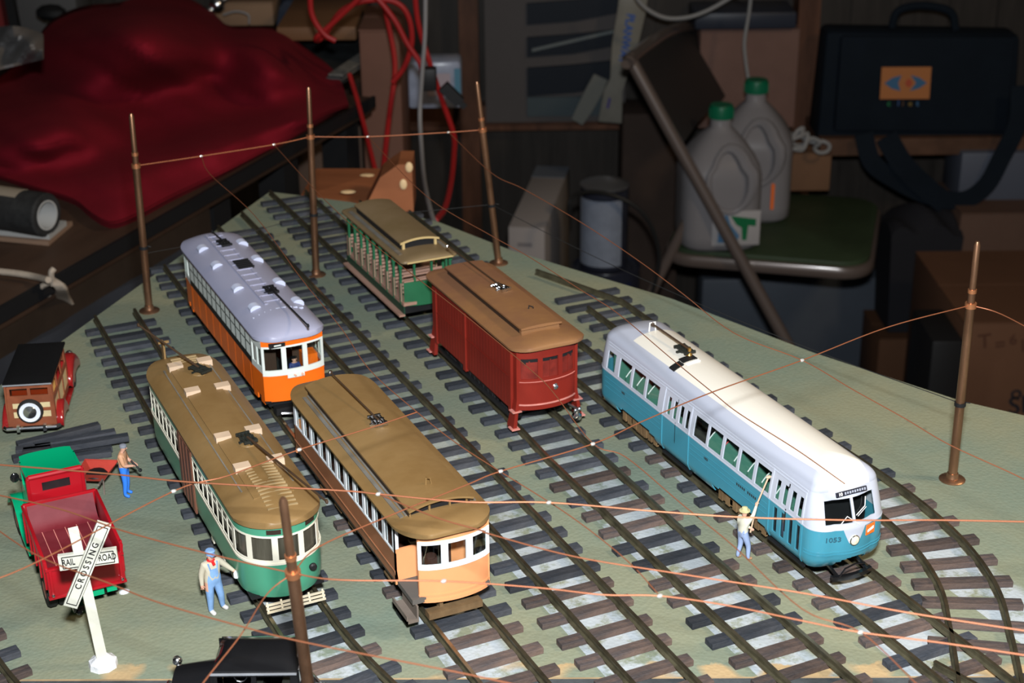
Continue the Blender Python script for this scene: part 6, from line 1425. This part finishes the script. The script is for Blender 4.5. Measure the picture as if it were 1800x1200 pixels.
q2 = M(); q2.slab(lambda u, v: (-34+31*u, -2.44*math.cos(PI*(.32+.3*v)), 2.44*math.sin(PI*(.32+.3*v))), lambda u, v: (-34+31*u, -2.38*math.cos(PI*(.32+.3*v)), 2.38*math.sin(PI*(.32+.3*v))), 2, 5); q2.build('pale_band', mat('tan_band', (.30, .25, .19), .7), t)
for k, (lab_, a, b_, c_, d_, m_, z) in enumerate((('white paper sheets stacked under the black roll', (-60, 385), (118, 400), (88, 425), (-60, 412), mat('white_paper', (.34, .34, .33), .8), TZ+.3), ('flat brown-edged board beneath the white sheets', (-60, 400), (128, 396), (86, 432), (-60, 418), mat('tan_board', (.24, .15, .10), .8), TZ+.05))):
    P_ = [Zr(*x_, z) for x_ in (a, b_, c_, d_)]; q = M(); q.add([p_ for p_ in P_]+[p_+Vector((0, 0, .8 if k == 0 else .5)) for p_ in P_], [(0, 1, 2, 3), (7, 6, 5, 4)]+[(i, (i+1) % 4, 4+(i+1) % 4, 4+i) for i in range(4)]); rbuild(q, 'paper_stack' if k == 0 else 'flat_board', m_, lab_, 'paper' if k == 0 else 'board', smooth=False)
# beige rope with a hank over the table edge
beige = mat('beige_rope', (.42, .35, .28), .8, bump=.5, bscale=400)
q = M()
hk = 1.0
base_pts = [(-40, 474), (0, 477), (35, 481), (62, 486)]
P0_ = [Zr(a, b_, TZ+.9) for a, b_ in base_pts]; q.tube(smooth_path(P0_+[Zr(85, 492, TZ+1.4)], 6), .34, 8)
efix = Zr(95, 500, TZ); 
for k in range(7):
    sp_ = (k-3)*.28
    pts_ = [Zr(78+k*2, 489, TZ+.8), Zr(93+k*2, 503, TZ+.3)+en*.5, Zr(97+k*3, 522, TZ-3)+en*.3, Zr(101+k*3.2, 545, TZ-6)+en*(.3+.1*k), Zr(105+k*2.4, 558+rr.uniform(-4, 4), TZ-8)+en*.3]
    q.tube(smooth_path(pts_, 5), .27, 7)
q.tube(smooth_path([Zr(85, 497, TZ+.4), Zr(70, 506, TZ-.3), Zr(66, 516, TZ-1), Zr(76, 523, TZ-2), Zr(86, 517, TZ-1.5)], 5), .27, 7)
q.tube(smooth_path([Zr(93, 500, TZ+.5), Zr(90, 480, TZ+2.0), Zr(95, 472, TZ+2.4)], 5), .3, 7)
rbuild(q, 'rope', beige, 'beige rope tied in a small hank over the table edge', 'rope')
# newspaper and dark cloth on the far corner of the table
P_ = [Zr(505, 70, TZ+1), Zr(662, 84, TZ+1), Zr(612, 142, TZ+.6), Zr(575, 160, TZ+.6), Zr(500, 120, TZ+1)]
q = M(); n = len(P_); q.add([tuple(p_) for p_ in P_]+[tuple(p_+Vector((0, 0, 1.2))) for p_ in P_], [tuple(range(n)), tuple(range(n, 2*n))[::-1]]+[(i, n+i, n+(i+1) % n, (i+1) % n) for i in range(n)]); rbuild(q, 'portfolio_case', mat('black_case', (.022, .026, .028), .6, var=.3, vscale=30), 'flat dark case lying on the far table corner', 'case', smooth=False)
q = M()
for k in range(3): 
    A_, B_ = Zr(590-k*4, 132+k*6, TZ+2.6-.5*k), Zr(660-k*6, 84+k*8, TZ+2.6-.5*k); q.bar(A_, B_, 2.2, .25, k % 2)
rbuild(q, 'folded_newspaper', [mat('newsprint', (.17, .165, .15), .8, var=.3, vscale=150), mat('newsprint_dark', (.07, .07, .07), .8)], 'folded newspapers on the edge of the dark case', 'newspaper', smooth=False)
q = M(); P_ = [(Zr(615, 150, TZ-2)), (Zr(640, 150, TZ-2)), Zr(655, 200, TZ-6), Zr(625, 200, TZ-6)]
# top-left clutter
a = F(20, -20, 330); 
q = M(); b_ = pbox(22, -40, 140, 60, 300, 12); q.box(*b_); rbuild(q, 'grey_panel_board', mat('light_grey_panel', (0.100, 0.100, 0.102), .7), 'light grey board standing behind the red cloth at the top left', 'board', bevel=.3)
q = M()
q.bar(F(12, -30, 290), F(30, 62, 290), 1.6, 1.6); rbuild(q, 'black_rod', blackm, 'black upright rod at the top left corner', 'rod', smooth=False)
q = M(); q.bar(F(-8, -30, 292), F(12, 80, 292), 3.0, 1.5); rbuild(q, 'red_strap', mat('dark_red_strap', (.18, .02, .02), .7), 'dark red strap beside the black rod in the top left corner', 'strap', smooth=False)
q = M(); p = F(90, 22, 285); q.ball(p, 2.2, 10, sc=(1.3, .8, .7)); rbuild(q, 'round_stopper', blackm, 'small black round stopper in front of the light grey board', 'knob')
q = M()
def wcl(u, v): 
    px, py = -45+120*v+0*u, 128-28*v+ (-75*u*(1-.15*v))*(.35+.65*math.sin(PI*min(1, .25+.6*v))) ; return Zr(px, py-0, TZ+13+1.5*math.sin(7*v+4*u)+1.0*math.sin(13*v-6*u))
q.slab(wcl, lambda u, v: wcl(u, v)+Vector((0, .3, -.4)), 12, 16); rbuild(q, 'white_cloth', mat('white_cloth', (0.216, 0.210, 0.210), .85, bump=.4, bscale=60), 'white cloth bundle above the red cloth at the left edge', 'cloth')

# ---- knotty pine pieces at the tip of the layout
pine = mat('knotty_pine', (0.306, 0.106, 0.043), .5, var=.22, vscale=9, streak=(.25, 1.4, 1)); knot = mat('pale_knot', (.78, .55, .30), .5)
fb = 162
t = rthing('pine_board', 'low knotty pine board lying just behind the tip of the layout', 'board', tuple(F(600, 330, fb)))
A_ = [F(528, 345, 163), F(556, 296, 176), F(690, 296, 176), F(640, 372, 160)]; o0 = F(600, 330, fb)
q = M(); q.add([tuple(p_-o0) for p_ in A_]+[tuple(p_-o0-Vector((0, 0, 9))) for p_ in A_], [(0, 3, 2, 1), (4, 5, 6, 7)]+[(i, (i+1) % 4, 4+(i+1) % 4, 4+i) for i in range(4)]); q.build('plank', pine, t, smooth=False)
pn = (A_[1]-A_[0]).cross(A_[2]-A_[0]).normalized(); pn = pn if pn.z > 0 else -pn
for px, py in ((612, 337), (645, 308)):
    p_ = at_plane(px, py, rm(*A_[0]), RV*pn.x+FV*pn.y+Vector((0, 0, pn.z))); q = M(); q.ball(inroom(p_)-o0, .62, 12, sc=(1.4, .9, .25)); q.build('knot', knot, t)
t = rthing('pine_block', 'upright pine block with pale knots at the right of the layout tip', 'block', tuple(F(680, 330, 160)))
o0 = F(680, 330, 160); fr_ = [F(640, 368, 160), F(727, 372, 160), F(724, 289, 160), F(700, 289, 160), F(668, 312, 160)]
q = M(); n = len(fr_); q.add([tuple(p_-o0) for p_ in fr_]+[tuple(p_-o0+Vector((0, 5, .0))) for p_ in fr_], [tuple(range(n)), tuple(range(n, 2*n))[::-1]]+[(i, n+i, n+(i+1) % n, (i+1) % n) for i in range(n)]); q.build('block', pine, t, smooth=False)
for px, py in ((709, 324), (719, 294)): q = M(); q.ball(F(px, py, 159.9)-o0, .5, 12, sc=(.8, .3, 1.2)); q.build('knot', knot, t)

# ---- white carton, paint cans
t0 = F(893, 400, 262); t1 = F(958, 400, 262)
t = rthing('white_box', 'tall narrow off-white carton standing behind the board, left of the paint can', 'box', ((t0.x+t1.x)/2, 262, FLOOR), R(-9)); w_ = (t1.x-t0.x)/2; h_ = t0.z-FLOOR; dp = 36
q = M(); q.box(-w_, w_, 0, dp, 0, h_); q.build('carton', mat('off_white_card', (.31, .275, .26), .7), t, bevel=.2)
q = M(); q.box(-w_*.55, -w_*.2, -.08, 0, h_-13.5, h_-11.8); q.box(.05, w_*.75, -.08, 0, h_-15.5, h_-11.2); q.build('printed_squares', mat('navy_print', (.03, .035, .055), .5), t, smooth=False)
q = M(); q.box(-w_*.5, w_*.3, -.06, 0, h_-3.6, h_-2.9); q.build('printed_line', mat('grey_print', (.2, .18, .18), .5), t, smooth=False)
q = M(); q.box(-w_, w_, dp-7, dp+.05, h_-.05, h_+.12); q.build('blue_tape', mat('slate_tape', (.12, .135, .16), .5), t, smooth=False)
def can(label, c, r, h, lab_m, body_m, handle=None, name='paint_can'):
    t = rthing(name, label, 'can', c); q = M(); q.lathe([(r*.98, 0), (r, .3), (r, h-.6), (r*1.02, h-.5), (r*1.02, h-.1), (r*.96, h), (r*.93, h-.4), (r*.80, h-.5), (r*.78, h-.2), (.01, h-.2)], n=32); q.build('can_body', body_m, t)
    q = M(); rl = r*1.012; q.slab(lambda u, v: (rl*math.sin(-1.2+2.1*v-.15), -rl*math.cos(-1.2+2.1*v-.15), .8+(h-2.6)*u), lambda u, v: (r*.995*math.sin(-1.2+2.1*v-.15), -r*.995*math.cos(-1.2+2.1*v-.15), .8+(h-2.6)*u), 1, 18); q.build('can_label', lab_m, t)
    return t
cp = F(1063, 478, 258); cw = (F(1103, 420, 258).x-F(1018, 420, 258).x)/2; ct = F(1060, 352, 258).z
slv = mat('dull_tin', (.30, .30, .31), .28, .8)
t = can('large paint can with pale label standing on a black can', (cp.x, 258+cw, cp.z), cw, ct-cp.z+1.5, mat('pale_can_label', (.20, .225, .28), .5, var=.08, vscale=60), mat('dark_can', (.02, .022, .035), .35))
q = M(); q.lathe([(cw*1.02, ct-cp.z+1.0), (cw*1.02, ct-cp.z+1.7), (cw*.9, ct-cp.z+1.9), (cw*.5, ct-cp.z+2.4), (.01, ct-cp.z+2.5)], n=32); q.build('tin_lid', slv, t)
can('wide black can under the paint can, marked with pale letters', (cp.x+.5, 258+cw, FLOOR), cw*1.42, cp.z-FLOOR-.1, mat('navy_can_label', (.012, .016, .05), .4), mat('dark_can', (.02, .022, .035)), name='black_can')
tl = [o for o in bpy.data.objects if o.name.startswith('black_can')][0]
hh = cp.z-FLOOR
text('can_lettering', '-AZE', 2.2, tl, mat('grey_print', (.2, .18, .18)), (cw*.35, -cw*1.46, hh-4.5), (R(90), 0, R(8)), bold=.03)
cord('black_cable', 'black cable arching over the paint can and down its right side', [F(1000, 380, 252), F(1003, 352, 252), F(1025, 338, 254), F(1070, 341, 256), F(1110, 358, 256), F(1138, 385, 256), F(1155, 425, 256), F(1158, 465, 256), F(1145, 520, 256)], .55, bcord)

# ---- folding chair with the jugs
SZ = -50.0
c0, c1 = Zr(1160, 440, SZ), Zr(1535, 470, SZ); fx = (c1-c0); fx.z = 0; wl = fx.length; fx.normalize(); sx_ = Vector((-fx.y, fx.x, 0))
if sx_.y < 0: sx_ = -sx_
ca_ = math.atan2(fx.y, fx.x)
t = rthing('folding_chair', 'brown metal folding chair with green vinyl seat holding the water jugs', 'chair', (c0.x, c0.y, FLOOR), ca_)
SH = SZ-FLOOR; SW = 39
def cl_(v): # room point -> chair local
    d = Vector(v)-Vector((c0.x, c0.y, FLOOR)); return Vector((d.dot(fx), d.dot(sx_), d.z))
def chp(px, py, side): # pixel on the vertical plane at local y = side
    o_ = Vector((c0.x, c0.y, 0))+sx_*side; P_ = at_plane(px, py, rm(o_.x, o_.y, 0), RV*sx_.x+FV*sx_.y); return cl_(inroom(P_))
brm = mat('brown_enamel_tube', (.15, .115, .10), .32, .25, spec=.9, coat=.5); vin = mat('green_vinyl', (.036, .056, .028), .55, var=.12, vscale=12); brd = mat('dark_brown_back', (0.030, 0.028, 0.028), .5)
def rrect(x0, x1, y0, y1, r, n=6):
    o = []
    for cx_, cy_, a0 in ((x1-r, y1-r, 0), (x0+r, y1-r, PI/2), (x0+r, y0+r, PI), (x1-r, y0+r, 1.5*PI)):
        for k in range(n+1): a = a0+PI/2*k/n; o.append((cx_+r*math.cos(a), cy_+r*math.sin(a)))
    return o
q = M(); q.prism(rrect(0, wl, 0, SW, 6), SH-3.0, SH-.6); q.build('seat_frame', brm, t, bevel=.8)
q = M(); q.prism(rrect(.8, wl-.8, .8, SW-.8, 5.5), SH-.8, SH+.25); q.build('seat', vin, t, bevel=.3)
nt, nb = chp(1103, 95, -1.5), chp(1372, 582, -1.5); dn = (nb-nt); bot = nt+dn*((nt.z)/(nt.z-nb.z)); 
dv = Vector((0, SW+3, 0))
side_dir = Vector((0, 1, 0)); pnorm = (nb-nt).cross(side_dir).normalized()
o_w = Vector((c0.x, c0.y, FLOOR))+fx*nt.x+sx_*nt.y+Vector((0, 0, nt.z)); n_w = fx*pnorm.x+sx_*pnorm.y+Vector((0, 0, pnorm.z))
def chb(px, py):      # pixel on the slanted plane of the chair back
    return cl_(inroom(at_plane(px, py, rm(*o_w), RV*n_w.x+FV*n_w.y+Vector((0, 0, n_w.z)))))
top_c = [chb(*p_) for p_ in ((1103, 112), (1112, 100), (1140, 78), (1175, 56), (1215, 47), (1248, 62), (1272, 100), (1300, 150))]
far_a, far_b = chb(1395, 312), chb(1500, 495); dfa = (far_b-far_a); far_bot = far_a+dfa*(far_a.z/(far_a.z-far_b.z))
q.__init__() if False else None
q = M(); q.tube([bot, nb, nt]+smooth_path(top_c, 4)+[far_a, far_b, far_bot], 1.15, 12); q.build('main_frame', brm, t)
q = M()
for sd_ in (1.5, SW-1.5):
    a_, b3 = chp(1215, 372, 1.5), chp(1140, 525, 1.5); d_ = b3-a_; bb = a_+d_*(a_.z/(a_.z-b3.z)); off_ = Vector((0, sd_-1.5, 0)); q = M(); q.tube([a_+off_, bb+off_], 1.0, 10); q.build('rear_leg', brm, t)
q = M(); f_ = chp(1215, 372, 1.5); 
for z_ in (12,): q.tube([(bb.x+ (f_.x-bb.x)*z_/SH, 1.5, z_), (bb.x+(f_.x-bb.x)*z_/SH, SW-1.5, z_)], .6, 8)
q.tube([(bot.x-8, 0, 14), (bot.x-8, SW, 14)], .6, 8) if False else None
q.build('stretcher', brm, t)
# backrest panel between the uprights
bp_ = [chb(*p_) for p_ in ((1112, 108), (1140, 84), (1175, 62), (1212, 54), (1243, 66), (1266, 102), (1290, 148), (1262, 182), (1225, 215), (1200, 250), (1150, 182))]
n = len(bp_); q = M(); q.add([tuple(p_+pnorm*.5) for p_ in bp_]+[tuple(p_-pnorm*.5) for p_ in bp_], [tuple(range(n)), tuple(range(n, 2*n))[::-1]]+[(i, n+i, n+(i+1) % n, (i+1) % n) for i in range(n)]); q.build('backrest', brd, t, smooth=False)
# jugs
plast = bpy.data.materials.new('milky_plastic'); plast.use_nodes = True; _b = plast.node_tree.nodes['Principled BSDF']
_b.inputs['Base Color'].default_value = (.27, .255, .265, 1); _b.inputs['Roughness'].default_value = .35; _b.inputs['Transmission Weight'].default_value = .22; _b.inputs['IOR'].default_value = 1.2
grc = mat('green_cap', (.004, .13, .06), .4)
def jug(label, px, pyb, pyt, halfpx, rot, lab_=True):
    b_ = Zr(px, pyb, SZ+.3)
    t = rthing('water_jug', label, 'jug', (b_.x, b_.y, SZ+.26), rot)
    hw_ = halfpx; H_ = F(px, pyt, b_.y).z-SZ
    k = H_/26.0; w_ = 7.4*k
    def prof(z): # half-size at height
        z /= k
        if z < 1: return .86+.14*z
        if z < 14: return 1
        if z < 22: return 1-.74*((z-14)/8)**1.6
        return .26
    zs = [0, .5, 1, 3, 6, 9, 12, 14, 15.5, 17, 18.5, 20, 21, 22, 24]
    q = M(); n = 32; vs = []
    for z in zs:
        s_ = prof(z*k)*w_
        for i in range(n):
            a = 2*PI*i/n; c_, d_ = math.cos(a), math.sin(a); e = 4.0 if z < 14 else 4.0-2.0*(z-14)/10
            r = (abs(c_)**e+abs(d_)**e)**(-1/e); vs.append((s_*r*c_, s_*r*d_, z*k))
    fs = [tuple(range(n))[::-1], tuple((len(zs)-1)*n+i for i in range(n))]
    for j in range(len(zs)-1):
        for i in range(n): fs.append((j*n+i, j*n+(i+1) % n, (j+1)*n+(i+1) % n, (j+1)*n+i))
    q.add(vs, fs); q.build('bottle', plast, t, ang=60)
    q = M(); ring = [(.8+4.0*math.cos(a_*PI/12)*(1 if math.sin(a_*PI/12) < .3 else .82), 0, 13.6+5.6*math.sin(a_*PI/12)) for a_ in range(24)]
    q.tube([(x_*k, -(7.5-(max(0, z_-14)/8)**1.6*5.4+.25)*k, z_*k) for x_, _, z_ in ring], [(.55+.75*max(0, math.cos((i_-2)*PI/12)))*k for i_ in range(24)], 8, closed=True); q.build('handle', plast, t)
    q = M(); q.lathe([(2.15*k, 23.6*k), (2.2*k, 25.6*k), (2.0*k, 26*k), (.01, 26*k)], n=24)
    for i in range(24): a = 2*PI*i/24; q.box(2.2*k*math.cos(a)-.06, 2.2*k*math.cos(a)+.06, 2.2*k*math.sin(a)-.06, 2.2*k*math.sin(a)+.06, 23.7*k, 25.4*k)
    q.build('cap', grc, t)
    if lab_:
        q = M(); q.box(-2.2*k, 6.6*k, -7.62*k, -7.3*k, 1.6*k, 8.2*k); L_ = q.build('jug_label', mat('white_label', (0.385, 0.364, 0.364), .5), t, bevel=.05)
        q = M(); q.prism([(-1.1*k, 2.2*k), (2.4*k, 2.2*k), (2.9*k, 3.5*k), (1.2*k, 5.6*k), (.6*k, 7.4*k), (-1.0*k, 7.4*k)], 7.63*k, 7.68*k, xf=Matrix(((1, 0, 0, 0), (0, 0, -1, 0), (0, 1, 0, 0), (0, 0, 0, 1)))); q.build('blue_picture', mat('label_blue', (0.070, 0.168, 0.294), .5), L_, smooth=False)
        q = M(); q.prism([(1.1*k, 7.3*k), (5.8*k, 6.6*k), (5.8*k, 5.2*k), (4.4*k, 5.4*k), (4.2*k, 2.6*k), (3.4*k, 2.6*k), (3.2*k, 5.0*k), (2.2*k, 5.6*k)], 7.63*k, 7.68*k, xf=Matrix(((1, 0, 0, 0), (0, 0, -1, 0), (0, 1, 0, 0), (0, 0, 0, 1)))); q.build('green_picture', mat('label_green', (0.007, 0.140, 0.049), .5), L_, smooth=False)
    else:
        q = M(); q.box(3.6*k, 4.2*k, -7.65*k, -7.5*k, 3.2*k, 8.2*k); q.build('orange_sticker', mat('label_orange', (.85, .16, .02), .5), t, smooth=False)
    return t
jug('front milky plastic water jug with green cap and blue-green label', 1258, 421, 186, 70, R(3))
jug('rear milky plastic water jug with green cap, partly behind the other', 1318, 372, 142, 66, R(-8), False)

# ---- things beyond and beside the chair
carton('open reddish carton standing on the wall ledge behind the jugs', pbox(1232, 52, 1396, 225, 311, 10), mat('pinkish_cardboard', (0.180, 0.102, 0.081), .8, var=.1, vscale=6))
q = M(); b_ = pbox(1222, 22, 1400, 52, 309, 12); q.box(*b_); rbuild(q, 'blue_cover', mat('slate_blue_plastic', (0.030, 0.035, 0.051), .4), 'slate blue plastic cover on top of the reddish carton', 'cover', bevel=.5)
carton('small tan carton on the seat level behind the chair, white cord on top', pbox(1384, 268, 1458, 336, 298, 16), card)
q = M(); rr2 = random.Random(3); b0 = F(1392, 252, 296)
q.tube(smooth_path([F(1376, 262, 296), F(1385, 240, 296), F(1402, 236, 297), F(1420, 245, 296), F(1408, 255, 295), F(1392, 250, 294), F(1400, 232, 295), F(1412, 225, 295), F(1409, 240, 294), F(1428, 250, 295), F(1445, 248, 294), F(1458, 255, 294), F(1454, 266, 294), F(1440, 268, 294), F(1432, 260, 294), F(1442, 250, 293), F(1425, 243, 294), F(1410, 258, 293), F(1390, 262, 293)], 6), .38, 7)
q.tube(smooth_path([F(1380, 256, 293), F(1395, 262, 293), F(1412, 262, 292), F(1420, 235, 293), F(1405, 240, 292), F(1385, 247, 292), F(1378, 240, 294)], 6), .38, 7)
rbuild(q, 'cord', wcord, 'tangled white cord on the small tan carton', 'cord')
# black briefcase
x0, x1, y0, y1, z0, z1 = pbox(1450, 58, 1784, 246, 300, 12)
z0 = a.z if False else F(1600, 250, 300).z
t = rthing('briefcase', 'black fabric briefcase with orange eye patch on the wall ledge', 'bag', ((x0+x1)/2, 306, z0), R(-1)); w_ = (x1-x0)/2; h_ = z1-z0
bkf = mat('black_nylon', (.006, .010, .016), .85, spec=.15, bump=.2, bscale=300, var=.1, vscale=12)
q = M(); q.hexa([(-w_, -6, 0), (w_, -6, 0), (w_, 5, 0), (-w_, 5, 0), (-w_*.96, -4, h_), (w_*.97, -4, h_-1), (w_*.97, 4, h_-1), (-w_*.96, 4, h_)]); q.build('bag_body', bkf, t, bevel=1.2)
q = M(); q.hexa([(-w_*.84, -7.2, h_*.12), (w_*.9, -7.2, h_*.1), (w_*.9, -5.5, h_*.1), (-w_*.84, -5.5, h_*.12), (-w_*.82, -5.4, h_*.97), (w_*.9, -5.4, h_*.95), (w_*.9, -4, h_*.95), (-w_*.82, -4, h_*.97)]); q.build('front_flap', bkf, t, bevel=.6)
q = M(); q.tube(smooth_path([(-5.5, -1, h_), (-4.5, -1, h_+3.2), (0, -1, h_+4.2), (5.5, -1, h_+3.0), (7, -1, h_-.5)], 6), .8, 8); q.build('handle', bkf, t)
xm = (x0+x1)/2
p0_, p1_ = F(1563, 131, 293.5), F(1646, 186, 293.5)
q = M(); q.box(-(p1_.x-p0_.x)/2, (p1_.x-p0_.x)/2, -.15, .15, -(p0_.z-p1_.z)/2, (p0_.z-p1_.z)/2); pt = q.build('orange_patch', mat('patch_orange', (0.413, 0.150, 0.045), .6), t, smooth=False, loc=((p0_.x+p1_.x)/2-xm, -7.0, (p0_.z+p1_.z)/2-z0), rot=(R(-6), 0, 0))
pw = (p1_.x-p0_.x)/2
XZ = Matrix(((1, 0, 0, 0), (0, 0, -1, 0), (0, 1, 0, 0), (0, 0, 0, 1)))
q = M(); q.prism([(-pw*.86, 0), (-pw*.55, pw*.22), (-pw*.18, pw*.32), (-pw*.30, 0), (-pw*.18, -pw*.32), (-pw*.55, -pw*.22)], .16, .2, xf=XZ); q.prism([(pw*.86, 0), (pw*.55, -pw*.22), (pw*.18, -pw*.32), (pw*.42, 0), (pw*.18, pw*.32), (pw*.55, pw*.22)], .16, .2, xf=XZ); q.build('eye_mark', mat('patch_blue', (0.042, 0.126, 0.238), .6), pt, smooth=False)
q = M(); q.prism([(.13*pw+.14*pw*math.cos(a*PI/6), .16*pw*math.sin(a*PI/6)) for a in range(12)], .16, .21, xf=XZ); q.build('red_dot', mat('patch_red', (.40, .07, .03), .6), pt, smooth=False)
for k, (ch, px, cc) in enumerate((('c', 1575, (.02, .20, .07)), ('l', 1592, (.05, .10, .25)), ('i', 1600, (.12, .06, .03)), ('e', 1613, (.20, .13, .03)), ('t', 1626, (.05, .14, .28)))):
    p_ = F(px, 195, 293.2); text('patch_letter', ch, 1.6, t, mat('letter_%s' % ('green', 'blue', 'brown', 'olive', 'sky')[k], cc, .6), (p_.x-xm, -7.4, p_.z-z0), (R(90), 0, 0), bold=.03)
q = M(); nd = (0, -1, 0)
def rb(pts, wd): ribbon(q, [p_-Vector((xm, 306, z0)) for p_ in smooth_path(pts, 6)], wd, .3, nd)
rb([F(1520, 235, 295), F(1535, 285, 294), F(1575, 315, 294), F(1620, 338, 294), F(1660, 350, 293), F(1700, 350, 293), F(1735, 325, 293), F(1760, 280, 293), F(1790, 215, 293), F(1795, 150, 294)], 3.6)
rb([F(1560, 240, 294), F(1590, 290, 293), F(1630, 330, 293), F(1665, 358, 293)], 4.2)
q.build('shoulder_strap', bkf, t, smooth=False)
# dark bag on the floor, cartons at the right
a = F(1622, 352, 292)
t = rthing('soft_bag', 'dark soft bag crumpled behind the chair seat under the straps', 'bag', (a.x, 292, FLOOR+20), 0)
q = M(); hb_ = a.z-(FLOOR+20)
q.slab(lambda u, v: ((2*v-1)*7, -6+12*u, (hb_*.8)+3.5*math.sin(PI*v)**.5*math.sin(PI*(.1+.8*u))+1.0*math.sin(12*v+5*u)), lambda u, v: ((2*v-1)*6, -6+12*u, 0), 10, 16); q.build('bag_body', mat('charcoal_fabric', (0.013, 0.013, 0.017), .8, bump=.5, bscale=40), t)
carton('brown carton on the floor beneath the dark soft bag', (a.x-8, a.x+6.5, 284, 299, FLOOR, FLOOR+19.5), mat('orange_cardboard', (0.102, 0.045, 0.021), .8, var=.1, vscale=5))
b_ = pbox(1692, 268, 1860, 364, 296, 12); q = M(); q.box(*b_); rbuild(q, 'storage_box', mat('pale_blue_box', (.085, .095, .125), .5), 'pale blue box against the wall at the right edge, under the briefcase strap', 'box', bevel=.4)
carton('tall brown carton at the right edge below the pale blue box', pbox(1690, 374, 1870, 560, 288, 20, FLOOR), mat('brown_cardboard_b', (0.102, 0.057, 0.040), .8, var=.1, vscale=5))
t = carton('big near brown carton with handwriting at the right edge', pbox(1696, 566, 1900, 720, 240, 34, FLOOR), mat('brown_cardboard_c', (0.124, 0.057, 0.030), .8, var=.08, vscale=5))
tb = pbox(1696, 566, 1900, 720, 240, 34, FLOOR); cxb = (tb[0]+tb[1])/2
ink2 = mat('faded_marker', (.085, .035, .02), .7); ink3 = mat('black_marker', (.012, .014, .02), .6)
for s_, px, py, sz, m_ in (('T', 1731, 600, 3.6, ink2), ('=', 1758, 606, 3.0, ink2), ('6', 1781, 597, 2.6, ink2), ('l', 1798, 608, 3.2, ink2), ('o', 1786, 690, 3.6, ink3), ('SP', 1795, 712, 4.6, ink3)):
    p_ = F(px, py, 240); text('box_lettering', s_, sz, t, m_, (p_.x-cxb, -17.1, p_.z-FLOOR), (R(90), R(-8), 0), bold=.05)
q = M(); b_ = pbox(1235, 490, 1530, 700, 306, 12, FLOOR); q.box(*b_); rbuild(q, 'pale_case', mat('blue_grey_case', (.075, .088, .110), .5, var=.05, vscale=8), 'large blue-grey case on the floor seen under the chair seat', 'case', bevel=.5)
q = M(); b_ = pbox(1541, 575, 1618, 680, 300.5, 5, FLOOR); q.box(*b_); rbuild(q, 'grey_bin', mat('grey_bin', (0.051, 0.048, 0.049), .6), 'dull grey box on the floor right of the chair legs', 'box', bevel=.5)
q = M(); b_ = pbox(1095, 200, 1190, 470, 307, 12, FLOOR); q.box(*b_); rbuild(q, 'dark_carton', mat('dark_tan_card', (0.047, 0.030, 0.023), .8, var=.15, vscale=6), 'dark tan carton on the floor behind the chair back', 'box', bevel=.4)
q = M(); b_ = pbox(1640, 600, 1682, 720, 236, 14, FLOOR); q.box(*b_); rbuild(q, 'leaning_sheet', blackm, 'black sheet leaning beside the big near carton', 'panel', bevel=.3)
cord('black_cable', 'black cable curling on the floor right of the chair legs', [F(1600, 700, 285), F(1602, 665, 285), F(1615, 642, 285), F(1640, 625, 285)], .9, bcord)
for o in _tieme: bpy.data.objects.remove(o)
